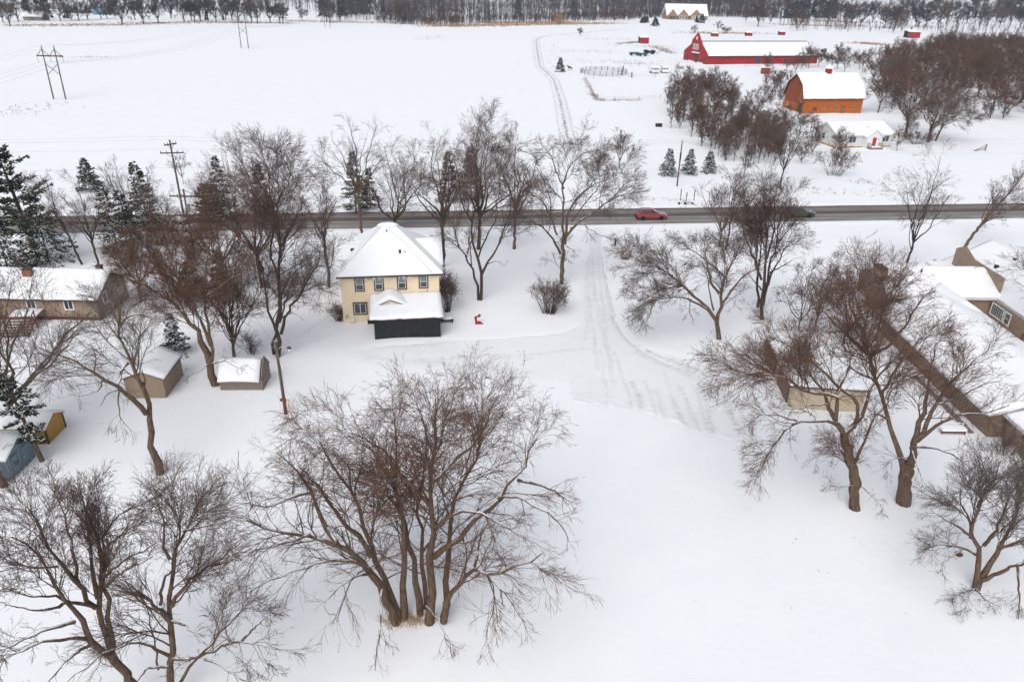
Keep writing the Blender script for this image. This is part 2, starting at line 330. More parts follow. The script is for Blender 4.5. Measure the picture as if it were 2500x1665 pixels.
at = me.attributes.new('across', 'FLOAT', 'POINT'); at.data.foreach_set('value', np.array([(t+4.3)/8.6 for s in ss for t in ts], np.float32))
me.materials.append(road_mat()); road = tag(new('road', me), kind='structure')
M['yline'] = mat('worn_yellow', (.26, .13, .04), .7, (.12, .09, .07), .8, 0, None, .2)
M['wline'] = mat('worn_white', (.42, .40, .37), .7, (.20, .18, .17), .7, 0, None, .2)
for k in range(-6, 9):
    mb = MB(); s0 = k*15.0+4
    mb.poly([rpt(s0, -.08, .088), rpt(s0+4, -.08, .088), rpt(s0+4, .08, .088), rpt(s0, .08, .088)])
    mb.build('centre_dash', M['yline'], road, fix=False)
for t in (-3.55, 3.55):
    mb = MB(); zz = .06-.0035*t*t+.026
    for k in range(-14, 14): mb.poly([rpt(k*30, t-.07, zz), rpt(k*30+30, t-.07, zz), rpt(k*30+30, t+.07, zz), rpt(k*30, t+.07, zz)])
    mb.build('edge_line', M['wline'], road, fix=False)

# field track beyond the road: a sunk lane with bare dirt in the middle
TRK = [(1388, 352), (1378, 300), (1366, 240), (1352, 196), (1335, 178), (1319, 165), (1312, 130), (1308, 100), (1318, 92), (1345, 87), (1420, 81), (1520, 72)]
TW = np.array([G(*p)[:2] for p in TRK])
def strip(P, half, z, name, m, n=120, cols=9):
    d = np.r_[0, np.cumsum(np.linalg.norm(np.diff(P, axis=0), axis=1))]; t = np.linspace(0, d[-1], n)
    C = np.stack([np.interp(t, d, P[:, 0]), np.interp(t, d, P[:, 1])], 1)
    for _ in range(3): C[1:-1] = (C[:-2]+2*C[1:-1]+C[2:])/4
    T = np.gradient(C, axis=0); T /= np.linalg.norm(T, axis=1)[:, None]; Nn = np.stack([-T[:, 1], T[:, 0]], 1)
    w = np.linspace(-1, 1, cols)
    V = np.concatenate([(C[:, None]+Nn[:, None]*(w*half)[None, :, None]).reshape(-1, 2), np.tile(z*(1-.9*w**4), n)[:, None]], 1)
    I = (np.arange(n-1)[:, None]*cols+np.arange(cols-1)[None]).ravel()
    me = mesh_np(name, V, np.stack([I, I+1, I+cols+1, I+cols], 1), m, True)
    at = me.attributes.new('across', 'FLOAT', 'POINT'); at.data.foreach_set('value', np.tile(w, n).astype(np.float32)); return me
def track_mat():
    m = mat('track_snow', (.8, .81, .83), .85, None, bump=.3, scale=3); nt = m.node_tree; N = nt.nodes; L = nt.links; p = N['Principled BSDF']
    a = N.new('ShaderNodeAttribute'); a.attribute_name = 'across'; ab = N.new('ShaderNodeMath'); ab.operation = 'ABSOLUTE'; L.new(a.outputs['Fac'], ab.inputs[0])
    tc = N.new('ShaderNodeTexCoord'); nz = N.new('ShaderNodeTexNoise'); nz.inputs['Scale'].default_value = .9; nz.inputs['Detail'].default_value = 7; L.new(tc.outputs['Object'], nz.inputs[0])
    rp = N.new('ShaderNodeValToRGB'); r = rp.color_ramp
    cols = [(0, (.9, .9, .9)), (.14, (.75, .75, .75)), (.24, (.12, .12, .12)), (.70, (.1, .1, .1)), (.84, (.62, .62, .62)), (.95, (.05, .05, .05)), (1, (0, 0, 0))]
    while len(r.elements) < len(cols): r.elements.new(.5)
    for e, (q, c) in zip(r.elements, cols): e.position = q; e.color = (*c, 1)
    L.new(ab.outputs[0], rp.inputs[0]); mr = N.new('ShaderNodeMapRange'); mr.inputs[1].default_value = .42; mr.inputs[2].default_value = .60; L.new(nz.outputs['Fac'], mr.inputs[0])
    mu = N.new('ShaderNodeMath'); mu.operation = 'MULTIPLY'; L.new(rp.outputs[0], mu.inputs[0]); L.new(mr.outputs[0], mu.inputs[1])
    x = N.new('ShaderNodeMixRGB'); x.inputs[1].default_value = (.83, .845, .87, 1); x.inputs[2].default_value = (.05, .048, .05, 1); L.new(mu.outputs[0], x.inputs[0]); L.new(x.outputs[0], p.inputs['Base Color']); return m
tag(new('field_track', strip(TW, 2.1, .16, 'field_track', track_mat(), 200)), kind='structure')

# ------------------------------------------------------------------ bare trees
def nrm(a): return a/np.maximum(np.linalg.norm(a, axis=-1, keepdims=True), 1e-9)
def resample(pts, K, rng, wob=0.0):
    pts = np.asarray(pts, float); d = np.r_[0, np.cumsum(np.linalg.norm(np.diff(pts, axis=0), axis=1))]; t = np.linspace(0, d[-1], K)
    C = np.stack([np.interp(t, d, pts[:, i]) for i in range(3)], 1)
    C[1:-1] = (C[:-2]+2*C[1:-1]+C[2:])/4
    if wob: C[1:-1] += rng.normal(size=(K-2, 3))*wob*d[-1]/K
    return C
def grow(P, R, n, rng, t=(.15, 1), ang=(28, 62), lf=(.3, .6), up=.1, K=4, wob=.18, rr=.6, taper=.35, rmin=.004, lmin=.25, lmax=9, droop=0.0, wp=1.0, tb=.85):
    N, Kp, _ = P.shape; L = np.linalg.norm(np.diff(P, axis=1), axis=2).sum(1)
    idx = rng.choice(N, n, p=L**wp/(L**wp).sum()); tt = t[0]+(t[1]-t[0])*rng.random(n)**tb
    f = tt*(Kp-1); i = np.minimum(f.astype(int), Kp-2); u = (f-i)[:, None]
    pos = P[idx, i]*(1-u)+P[idx, i+1]*u; rad = R[idx, i]*(1-u[:, 0])+R[idx, i+1]*u[:, 0]
    tan = nrm(P[idx, i+1]-P[idx, i]); g = rng.normal(size=(n, 3)); perp = nrm(g-(g*tan).sum(1)[:, None]*tan)
    a = np.radians(rng.uniform(*ang, n))*(1-.35*tt); d = np.cos(a)[:, None]*tan+np.sin(a)[:, None]*perp; d[:, 2] += up; d = nrm(d)
    ln = np.clip(L[idx]*rng.uniform(*lf, n)*(1.05-.55*tt), lmin, lmax)
    r0 = np.maximum(np.minimum(rad*rr, ln*.0125+.004), rmin)
    out = np.zeros((n, K, 3)); out[:, 0] = pos; p = pos.copy()
    for k in range(1, K):
        d = nrm(d+wob*rng.normal(size=(n, 3))+np.array([0, 0, up*.35-droop*k])); p = p+d*(ln/(K-1))[:, None]; out[:, k] = p
    return out, np.maximum(r0[:, None]*np.linspace(1, taper, K)[None], rmin*.8)
def tubes(groups):
    VV = []; QQ = []; b = 0
    for P, R, n in groups:
        N, K, _ = P.shape
        T = np.gradient(P, axis=1); T = nrm(T); m = np.abs((P[:, -1]-P[:, 0]))
        ref = np.zeros((N, 3)); ref[np.arange(N), m.argmin(1)] = 1
        x = nrm(np.cross(T, ref[:, None])); y = np.cross(T, x)
        a = np.arange(n)*2*np.pi/n
        ring = P[:, :, None]+R[:, :, None, None]*(x[:, :, None]*np.cos(a)[None, None, :, None]+y[:, :, None]*np.sin(a)[None, None, :, None])
        VV.append(ring.reshape(-1, 3))
        base = b+(np.arange(N)[:, None, None]*K+np.arange(K-1)[None, :, None])*n; k = np.arange(n)[None, None]; k2 = (k+1) % n
        QQ.append(np.stack([base+k, base+k2, base+n+k2, base+n+k], -1).reshape(-1, 4)); b += N*K*n
    return np.concatenate(VV), np.concatenate(QQ)
def ribbons(groups, rng):
    VV = []; QQ = []; b = 0
    for P, R in groups:
        N, K, _ = P.shape; d = nrm(P[:, -1]-P[:, 0]); s_ = nrm(np.cross(d, rng.normal(size=(N, 3))))
        w = s_[:, None]*(R*1.45)[..., None]; V = np.stack([P-w, P+w], 2).reshape(-1, 3)
        base = b+(np.arange(N)[:, None]*K+np.arange(K-1)[None])*2
        VV.append(V); QQ.append(np.stack([base, base+1, base+3, base+2], -1).reshape(-1, 4)); b += N*K*2
    return np.concatenate(VV), np.concatenate(QQ)
def finish_tree(limbs, rng, n2, n3, n4, n5, ang=(28, 60), up=.1, droop=0.0, rt=.008, KL=12, nodes=None, l2=(.28, .55), low=.18, ns=8, l4=(.45, .9), m5=1.3, tb=.75, lx=5, m3=1.25):
    """limbs: list of (pts, r0, r1)"""
    P1 = np.stack([resample(p, KL, rng, .10) for p, a, b in limbs]); R1 = np.stack([np.linspace(1, 0, KL)**(1.15 if b < .08 else .8)*(a-b)+b for p, a, b in limbs])
    R1 = R1*np.where(np.array([a for p, a, b in limbs]) < .40, .84, .97)[:, None]*(1+.06*rng.normal(size=R1.shape))
    # branches mostly on limbs; keep off the lowest trunk
    P2, R2 = grow(P1, R1, n2, rng, (low, 1), ang, l2, up, 6, .20, .45, .3, .011, .7, lx, droop*.3, tb=tb)
    P3, R3 = grow(P2, R2, int(n3*m3), rng, (.15, 1), (20, 52), (.42, .85), up*.8, 4, .2, .6, .35, rt, .5, 3.4, droop*.6, tb=tb)
    P4, R4 = grow(P3, R3, n4, rng, (.1, 1), (18, 48), l4, up*.6, 3, .2, .7, .5, rt*.8, .3, 1.7, droop)
    tr = [(P1, R1, ns), (P2, R2, 4)]; cr = [(P4, R4)]
    if n5:
        P5, R5 = grow(P4, R4, int(n5*m5), rng, (.05, 1), (16, 45), (.45, 1.0), 0, 2, .2, .8, .5, rt*.7, .22, 1.0, droop); cr.append((P5, R5))
    av, aq = tubes([(P3, R3, 3)]); bv, bq = ribbons(cr, rng)
    return tubes(tr), (np.concatenate([av, bv]), np.concatenate([aq, bq+len(av)])), None
def tree_meshes(data, bm='bark', tm='twig', origin=(0, 0, 0)):
    (tv, tq), (cv, cq), _ = data; o = np.array(origin)
    return mesh_np('trunk', tv-o, tq, M[bm], True), mesh_np('crown', cv-o, cq, M[tm], False)
def put_tree(meshes, name, label, loc, rz=0, sc=1.0, group=None, cat='tree', tilt=(0, 0)):
    t = thing(name, label, cat, loc, rz, group); t.rotation_euler = (tilt[0], tilt[1], rz); t.scale = (sc, sc, sc) if not isinstance(sc, tuple) else sc
    new('trunk', meshes[0], t); new('crown', meshes[1], t)
    for x in meshes[2:]: new('snow', x, t)
    return t
def hero(name, label, base, zoom, limbs, seed, counts, bm='bark', tm='twig', sh=(.97, .97, .925), **kw):
    """limbs: list of (r0, r1, [(x, y, dy)...]) ; zoom=(ox, oy, scale) ; every point lies at its own depth Y0+dy"""
    rng = np.random.default_rng(seed); b = G(*base); L = []
    for r0, r1, pts in limbs:
        q = [b+(W(zoom[0]+p[0]/zoom[2], zoom[1]+p[1]/zoom[2], b[1]+p[2])-b)*np.array(sh) for p in pts]; L.append((q, r0, r1))
    kw.setdefault('m5', 1.7); kw.setdefault('m3', 1.7); kw.setdefault('low', .28); kw.setdefault('tb', .62); kw.setdefault('lx', 4.0); m = tree_meshes(finish_tree(L, rng, *counts, **kw), bm, tm, b)
    return put_tree(m, name, label, tuple(b))
def gen_limbs(rng, H, spread, fork, nl, r, lean=(0, 0), upright=.6, extra=2, curve=.25):
    top = np.array([lean[0]*.4, lean[1]*.4, fork*H]); L = []
    tr = [np.array([0, 0, -.3]), np.array([lean[0]*.15+rng.normal()*.1, lean[1]*.15, fork*H*.5]), top]
    L.append((tr, r, r*.72))
    a0 = rng.random()*6.28
    for k in range(nl):
        a = a0+k*2*math.pi/nl+rng.normal()*.3; s = spread*rng.uniform(.45, 1.0); h = H*rng.uniform(.78, 1.0)
        if k == 0: s *= .25; h = H
        e = np.array([lean[0]+s*math.cos(a), lean[1]+s*math.sin(a), h*(1-(s/spread)**2*.25)])
        st = top*rng.uniform(.8, 1.0); m1 = st+(e-st)*np.array([.30, .30, .22+upright*.12]); m1[:2] += rng.normal(size=2)*curve*spread*.3
        m2 = st+(e-st)*np.array([.62, .62, .52+upright*.15]); m2[:2] += rng.normal(size=2)*curve*spread*.3
        L.append(([st, m1, m2, e], r*rng.uniform(.45, .65), .03))
    for k in range(extra):   # lower side limbs
        a = rng.random()*6.28; st = top*rng.uniform(.6, .95); s = spread*rng.uniform(.7, 1.05); z = H*rng.uniform(.45, .7)
        e = np.array([lean[0]*.6+s*math.cos(a), lean[1]*.6+s*math.sin(a), z]); m1 = st+(e-st)*np.array([.45, .45, .75]); L.append(([st, m1, e], r*.35, .025))
    return L
def gtree(seed, H, spread, fork=.3, nl=6, r=.25, counts=(70, 450, 1800, 2500), bm='bark', tm='twig', lean=(0, 0), upright=.6, extra=2, curve=.25, **kw):
    rng = np.random.default_rng(seed)
    return tree_meshes(finish_tree(gen_limbs(rng, H, spread, fork, nl, r, lean, upright, extra, curve), rng, *counts, **kw), bm, tm)

exec_trees = True
Z5 = (560, 820, 1.8556); Z4 = (0, 1060, 2.592); Z1 = (0, 600, 2.614); Z3 = (1760, 600, 2.45); Z7 = (1900, 1000, 2.358); Z6 = (1240, 560, 2.903); ZM = (1240, 300, 2.8); Z2 = (700, 500, 4.205)
hero('bare_tree', 'great spreading bare tree of many stems from one clump in the open snow', (985, 1522), Z5, [
    (.36, .04, [(760, 1320, 0), (690, 1120, -.2), (610, 980, -.6), (480, 880, -1.2), (360, 820, -1.6), (200, 800, -2), (60, 740, -2.2)]),
    (.32, .04, [(775, 1315, .2), (700, 1090, .6), (640, 930, 1.2), (600, 740, 2), (520, 610, 2.6), (450, 500, 3), (400, 380, 3.2)]),
    (.20, .03, [(480, 880, -1.2), (410, 770, -.4), (370, 640, .3), (290, 500, .8), (200, 420, 1)]),
    (.20, .03, [(640, 960, .6), (590, 870, .9), (510, 790, 1), (430, 650, 1), (360, 560, .6), (300, 480, 0)]),
    (.30, .03, [(790, 1315, .3), (785, 1150, .8), (795, 900, 1.8), (770, 740, 2.4), (740, 600, 3), (690, 470, 3.4), (600, 370, 3.5), (480, 310, 3.4)]),
    (.28, .04, [(865, 1290, .6), (850, 1100, 1.4), (810, 920, 2.6), (775, 740, 3.6), (735, 560, 4.2), (760, 420, 4.6), (740, 260, 5)]),
    (.36, .04, [(905, 1315, .1), (915, 1080, .2), (908, 850, .4), (915, 690, .6), (930, 520, .8), (935, 400, 1), (920, 250, 1.2), (930, 130, 1.2)]),
    (.18, .03, [(905, 690, .6), (800, 560, -.4), (720, 420, -1), (640, 330, -1.6), (540, 280, -2)]),
    (.16, .03, [(930, 560, .7), (1000, 480, 1.6), (1090, 400, 2.2), (1160, 300, 2.4), (1180, 200, 2.6)]),
    (.16, .03, [(930, 800, .4), (1000, 740, 0), (1090, 700, -.5), (1200, 750, -1), (1330, 830, -1.6), (1380, 860, -2)]),
    (.22, .03, [(925, 960, .3), (1010, 870, .5), (1100, 790, .8), (1190, 700, 1), (1240, 600, 1.2), (1310, 565, 1.4), (1330, 450, 1.6), (1400, 350, 1.8)]),
    (.12, .02, [(1220, 660, 1), (1300, 640, .4), (1400, 690, -.2), (1480, 740, -.6), (1540, 850, -1)]),
    (.12, .02, [(1310, 565, 1.4), (1400, 590, 1.8), (1500, 640, 2), (1540, 700, 2)]),
    (.26, .03, [(965, 1290, .6), (985, 1100, 1.2), (990, 850, 2), (1010, 650, 2.8), (1070, 590, 3.2), (1130, 450, 3.8), (1160, 330, 4.2), (1110, 180, 4.6)]),
    (.26, .03, [(970, 1290, 0), (1000, 1130, -.4), (1060, 1060, -.8), (1110, 1000, -1), (1200, 1040, -1.8), (1300, 990, -2.2), (1420, 910, -2.6)]),
    (.10, .02, [(1110, 1000, -1), (1130, 900, -.2), (1135, 850, .2), (1180, 780, .6), (1240, 760, 1)]),
    (.10, .02, [(1180, 1040, -1.7), (1230, 1100, -2.6), (1240, 1180, -3.2)]),
    (.22, .03, [(885, 1290, 1), (880, 1000, 2.4), (860, 820, 3.4), (855, 650, 4.2), (900, 480, 5), (880, 320, 5.6)]),
    (.08, .02, [(690, 1120, -.4), (685, 1250, -2.2), (675, 1370, -3.2), (660, 1510, -4)]),
    (.08, .02, [(890, 1210, -.3), (950, 1270, -2), (985, 1340, -3), (1010, 1450, -3.6)]),
    (.12, .02, [(610, 980, -.6), (480, 960, -1.6), (330, 990, -2.4), (180, 1050, -3), (90, 1110, -3.2)]),
    (.10, .02, [(640, 1040, -.6), (560, 1040, -1.8), (480, 1100, -2.8), (400, 1180, -3.4)]),
    (.10, .02, [(360, 820, -1.6), (240, 870, -2), (100, 900, -2.4), (10, 960, -2.6)]),
    (.12, .02, [(350, 620, .2), (260, 640, -.6), (150, 690, -1.2), (40, 660, -1.6)]),
], 11, (340, 1750, 6200, 11000), 'bark_warm', 'twig_red', droop=.085, rt=.0072, sh=(1, 1, .88), up=.03, ang=(30, 72), low=.22)
hero('bare_tree', 'big bare tree filling the lower left corner, olive-brown limbs fanning from a leaning trunk', (345, 1712), Z4, [
    (.30, .22, [(900, 1690, 0), (780, 1480, .1), (700, 1390, .2), (690, 1350, .2)]),
    (.22, .03, [(700, 1390, .2), (560, 1280, -.2), (530, 1180, -.4), (450, 1100, -.6), (400, 1000, -.6), (290, 860, -.8), (230, 730, -1), (120, 640, -1.2), (20, 540, -1.4)]),
    (.12, .02, [(450, 1140, -.6), (300, 1170, -1.4), (100, 1260, -2.2), (-60, 1330, -2.6)]),
    (.13, .02, [(540, 1260, -.3), (450, 1240, -1), (250, 1260, -2), (0, 1370, -3), (-100, 1420, -3.2)]),
    (.10, .02, [(550, 1300, -.3), (430, 1360, -1.4), (330, 1480, -2.2), (250, 1590, -2.6)]),
    (.22, .03, [(690, 1340, .2), (620, 1170, .6), (590, 1060, .8), (610, 970, 1.2), (640, 880, 1.6), (640, 800, 2), (600, 640, 2.6), (560, 480, 3), (540, 300, 3.4)]),
    (.16, .03, [(590, 1050, .8), (480, 900, .8), (350, 750, .6), (240, 580, .4), (200, 440, .2), (120, 340, 0)]),
    (.15, .03, [(600, 990, 1.1), (560, 800, 1.8), (550, 620, 2.6), (525, 430, 3.2), (480, 260, 3.6)]),
    (.18, .03, [(710, 1330, .3), (680, 1100, 1), (650, 900, 1.6), (615, 700, 2.4), (605, 580, 2.8), (700, 470, 3.2), (800, 340, 3.4), (900, 400, 3.6)]),
    (.12, .02, [(645, 840, 1.6), (780, 720, 1.6), (900, 660, 1.6), (1010, 590, 1.6)]),
    (.12, .02, [(650, 900, 1.4), (740, 820, .8), (860, 740, .4), (960, 690, .2)]),
    (.12, .02, [(570, 1040, .7), (400, 990, 0), (250, 950, -.8), (100, 960, -1.4), (0, 900, -1.8)]),
    (.11, .02, [(400, 1000, -.6), (330, 1040, -1.4), (180, 1050, -2.2), (20, 1010, -2.6)]),
    (.12, .02, [(480, 900, .8), (420, 640, 1.6), (400, 520, 2.2), (370, 380, 2.6), (300, 250, 3)]),
    (.10, .02, [(620, 680, 2.4), (720, 570, 2), (820, 500, 1.8), (930, 420, 1.6)]),
    (.08, .02, [(330, 760, .4), (200, 770, -.2), (80, 740, -.6), (-20, 700, -1)]),
], 12, (150, 720, 3200, 5200), 'bark_warm', 'twig', droop=.03, rt=.0075)
hero('bare_tree', 'upright bare tree with a straight olive trunk at the bottom edge, beside the corner tree', (418, 1700), Z4, [
    (.26, .04, [(1085, 1660, 0), (1060, 1450, 0), (1075, 1250, .1), (1060, 1120, .2), (1070, 900, .5), (1065, 720, .8), (1100, 600, 1), (1150, 520, 1.2), (1210, 420, 1.4), (1270, 290, 1.6)]),
    (.10, .02, [(1065, 720, .8), (1015, 640, 1), (1030, 480, 1.4), (990, 370, 1.6), (940, 260, 1.8)]),
    (.13, .02, [(1060, 1120, .2), (1000, 1050, -.2), (930, 990, -.6), (830, 900, -1), (810, 860, -1.2), (720, 830, -1.4)]),
    (.10, .02, [(930, 990, -.6), (830, 940, -1.2), (730, 950, -1.8), (680, 960, -2)]),
    (.13, .02, [(1080, 1040, .3), (1130, 960, .4), (1200, 850, .6), (1310, 770, .7), (1440, 680, .8), (1540, 590, .8)]),
    (.08, .02, [(1150, 520, 1.2), (1280, 490, 1.2), (1420, 470, 1.2)]),
    (.11, .02, [(1005, 1030, .2), (1020, 860, .8), (1080, 790, 1), (1150, 730, 1.2), (1240, 720, 1.3)]),
    (.09, .02, [(1085, 1140, .1), (1150, 1160, -.6), (1220, 1210, -1.2), (1300, 1230, -1.8)]),
    (.12, .02, [(1075, 1400, 0), (1240, 1410, -.4), (1340, 1330, -.6), (1550, 1270, -1), (1680, 1290, -1.2), (1800, 1330, -1.4)]),
    (.12, .02, [(1090, 1640, 0), (1240, 1410, .4), (1320, 1320, .6), (1450, 1180, .8), (1590, 1000, 1)]),
    (.08, .02, [(1300, 1400, -.5), (1360, 1410, -1), (1450, 1470, -1.6), (1600, 1560, -2)]),
    (.10, .02, [(1060, 1450, 0), (920, 1460, -.6), (840, 1580, -1)]),
    (.09, .02, [(1540, 1270, -1), (1650, 1150, -.6), (1740, 1080, -.2)]),
    (.11, .02, [(1060, 1375, 0), (960, 1310, -.6), (850, 1280, -1), (700, 1310, -1.6), (560, 1400, -2.2), (400, 1540, -2.6)]),
    (.07, .02, [(1000, 1480, 1), (990, 1350, 1.4), (950, 1240, 1.6), (930, 1080, 2), (860, 930, 2.2)]),
    (.08, .02, [(1310, 770, .7), (1400, 740, .4), (1520, 710, .2), (1600, 740, 0)]),
], 13, (115, 520, 2200, 3300), 'bark_warm', 'twig', droop=.03, rt=.007)
hero('bare_tree', 'bent half-bare tree with a thick leaning trunk in front of the tan shed', (388, 1156), Z1, [
    (.38, .05, [(1022, 1450, 0), (990, 1280, 0), (960, 1180, 0), (935, 1050, .1), (930, 960, .3), (915, 830, .6), (870, 740, .9), (800, 660, 1.2), (750, 560, 1.5), (745, 430, 1.8), (735, 380, 2)]),
    (.24, .03, [(925, 1040, .1), (880, 970, -.2), (780, 890, -.6), (720, 850, -.8), (640, 790, -1), (560, 760, -1.2), (510, 700, -1.2), (420, 660, -1.3), (330, 625, -1.4), (200, 570, -1.5)]),
    (.07, .02, [(560, 765, -1.2), (450, 768, -1.8), (280, 765, -2.2)]),
    (.10, .02, [(750, 430, 1.8), (790, 370, 2), (860, 350, 2.4), (950, 385, 2.8), (1100, 400, 3.4)]),
    (.10, .02, [(745, 420, 1.8), (730, 320, 2), (765, 210, 2.2), (790, 120, 2.4)]),
    (.13, .02, [(805, 690, 1.1), (760, 730, .4), (745, 800, -.2), (738, 900, -1), (740, 1040, -1.6), (800, 1120, -2)]),
    (.07, .02, [(640, 790, -1), (610, 880, -1.4), (500, 910, -1.8), (400, 900, -2)]),
    (.06, .02, [(575, 750, -1.2), (590, 650, -.8), (560, 560, -.4)]),
    (.08, .02, [(830, 700, 1), (870, 600, .6), (880, 500, .2), (920, 450, 0)]),
    (.07, .02, [(740, 870, -.6), (660, 900, -1.4), (620, 980, -2)]),
], 14, (60, 260, 1100, 1900), 'bark_warm', 'twig_grey', droop=.06, rt=.0075)
hero('bare_tree', 'bare tree with a bumpy trunk and long left limbs over the cream garage', (2085, 1241), Z3, [
    (.42, .30, [(800, 1580, 0), (805, 1400, 0), (790, 1330, 0), (765, 1200, .1), (740, 1090, .2)]),
    (.24, .03, [(740, 1090, .2), (690, 1010, .5), (655, 960, .8), (640, 860, 1.2), (590, 790, 1.6), (520, 700, 2), (470, 600, 2.4)]),
    (.18, .03, [(700, 1030, .4), (600, 990, -.4), (450, 1000, -1), (370, 1040, -1.4), (310, 1150, -2), (230, 1290, -2.6)]),
    (.10, .02, [(450, 1000, -1), (330, 960, -1.2), (210, 960, -1.4), (150, 1020, -1.6)]),
    (.24, .04, [(740, 1090, .2), (800, 1050, .6), (860, 970, 1), (885, 860, 1.6), (930, 760, 2.2), (1010, 660, 2.8), (1080, 580, 3.2)]),
    (.14, .02, [(800, 1280, .1), (850, 1180, .2), (890, 1060, .4), (940, 960, .6), (1020, 900, .8)]),
    (.20, .03, [(800, 1050, .6), (840, 900, 1), (780, 830, 1.2), (680, 770, 1.4), (600, 660, 1.8), (500, 590, 2.2), (400, 500, 2.6), (300, 470, 2.8)]),
    (.20, .03, [(690, 1000, .5), (700, 830, .6), (600, 795, .4), (480, 800, 0), (400, 740, -.2), (300, 690, -.4), (150, 690, -.6), (40, 720, -.8)]),
    (.12, .02, [(700, 830, .6), (760, 700, 1.4), (790, 590, 2), (760, 480, 2.6)]),
    (.08, .02, [(300, 690, -.4), (200, 620, 0), (120, 560, .2), (60, 580, .3)]),
    (.10, .02, [(770, 1230, 0), (680, 1180, -1), (590, 1200, -1.8), (530, 1260, -2.2)]),
    (.06, .015, [(800, 1420, 0), (720, 1430, -.8), (650, 1420, -1.2)]),
    (.06, .015, [(820, 1400, 0), (900, 1480, -.8), (960, 1540, -1.4)]),
    (.10, .02, [(640, 900, 1), (540, 900, .2), (450, 930, -.6), (360, 920, -1)]),
], 15, (170, 1000, 4200, 7000), 'bark_warm', 'twig_red', droop=.06, rt=.0075)
hero('bare_tree', 'tall bare tree with a stout dark trunk forking low beside the brown house wall', (2207, 1226), Z3, [
    (.55, .42, [(1092, 1545, 0), (1105, 1370, 0), (1130, 1280, 0)]),
    (.30, .04, [(1100, 1360, 0), (1050, 1200, .2), (1005, 1090, .5), (1000, 960, 1), (960, 850, 1.4), (900, 700, 2), (880, 580, 2.6), (860, 440, 3.2), (880, 340, 3.6), (930, 190, 4.2)]),
    (.16, .03, [(880, 580, 2.6), (780, 480, 2.6), (700, 400, 2.6), (600, 290, 2.8), (560, 200, 3)]),
    (.16, .03, [(910, 590, 2.6), (1020, 510, 2.4), (1100, 420, 2.4), (1160, 310, 2.6), (1240, 200, 2.8)]),
    (.14, .03, [(870, 450, 3.2), (800, 340, 3.8), (770, 240, 4.2), (790, 120, 4.6)]),
    (.34, .04, [(1130, 1290, 0), (1160, 1150, .4), (1220, 960, .8), (1260, 780, 1.4), (1290, 650, 1.8), (1300, 520, 2.2)]),
    (.24, .03, [(1150, 1190, .2), (1230, 1060, .2), (1300, 900, .4), (1400, 760, .6), (1520, 620, .8), (1620, 560, 1)]),
    (.18, .03, [(1180, 1140, .2), (1300, 1030, -.2), (1480, 960, -.6), (1640, 950, -1), (1760, 900, -1.2)]),
    (.12, .02, [(1150, 1180, 0), (1300, 1175, -1), (1430, 1230, -1.8), (1540, 1340, -2.4)]),
    (.10, .02, [(1300, 900, .4), (1450, 850, .2), (1600, 760, 0), (1720, 740, -.2)]),
    (.14, .02, [(970, 860, 1.2), (1000, 760, 1), (1060, 660, .8), (1120, 560, .8), (1240, 450, .8), (1380, 430, .8)]),
    (.08, .02, [(1120, 1240, 0), (1020, 1250, -1.4), (960, 1330, -2)]),
    (.08, .02, [(1150, 1200, 0), (1180, 1290, -1.4), (1210, 1380, -2.2)]),
    (.10, .02, [(1000, 1000, .8), (930, 950, .2), (860, 990, -.4), (800, 1040, -.8)]),
    (.10, .02, [(920, 740, 1.8), (820, 700, 2), (740, 640, 2.2), (660, 560, 2.4)]),
], 16, (190, 1000, 4200, 6600), 'bark', 'twig_red', droop=.04, rt=.0075)
hero('bare_tree', 'low forked bare tree near the lower right corner with a small hanging feeder', (2380, 1438), Z7, [
    (.26, .03, [(1130, 1050, 0), (1140, 950, .1), (1175, 820, .4), (1120, 700, .6), (1150, 550, 1), (1200, 380, 1.4), (1290, 250, 1.8)]),
    (.26, .03, [(1140, 1045, 0), (1190, 930, .2), (1280, 790, .4), (1350, 640, .8), (1400, 500, 1.2), (1440, 340, 1.6)]),
    (.18, .03, [(1165, 980, 0), (1270, 930, -.4), (1380, 880, -.8), (1520, 850, -1.2), (1640, 800, -1.4)]),
    (.12, .02, [(1120, 710, .6), (1040, 650, .6), (960, 600, .6), (880, 540, .6)]),
    (.12, .02, [(1165, 830, .3), (1060, 770, -.2), (940, 760, -.6), (840, 740, -.8)]),
    (.10, .02, [(1390, 890, -.8), (1390, 1000, -1.6), (1405, 1130, -2.2), (1380, 1260, -2.8)]),
    (.07, .02, [(1130, 1030, -.1), (1090, 1090, -1.6), (1070, 1170, -2.6)]),
    (.07, .02, [(1140, 1030, -.1), (1190, 1090, -1.4), (1250, 1120, -2.2)]),
    (.07, .02, [(1125, 1030, -.1), (1040, 1060, -1.4), (970, 1090, -2)]),
    (.14, .02, [(1190, 760, .4), (1280, 640, .2), (1330, 480, .4), (1400, 360, .6)]),
    (.12, .02, [(1110, 720, .6), (1110, 600, 1.2), (1050, 480, 1.6), (1060, 380, 2)]),
    (.10, .02, [(1060, 780, -.2), (960, 850, -1), (930, 920, -1.6)]),
    (.12, .02, [(1290, 780, .4), (1400, 740, 0), (1520, 700, -.4)]),
], 17, (160, 950, 3400, 5200), 'bark_warm', 'twig_grey', droop=.05, rt=.007)
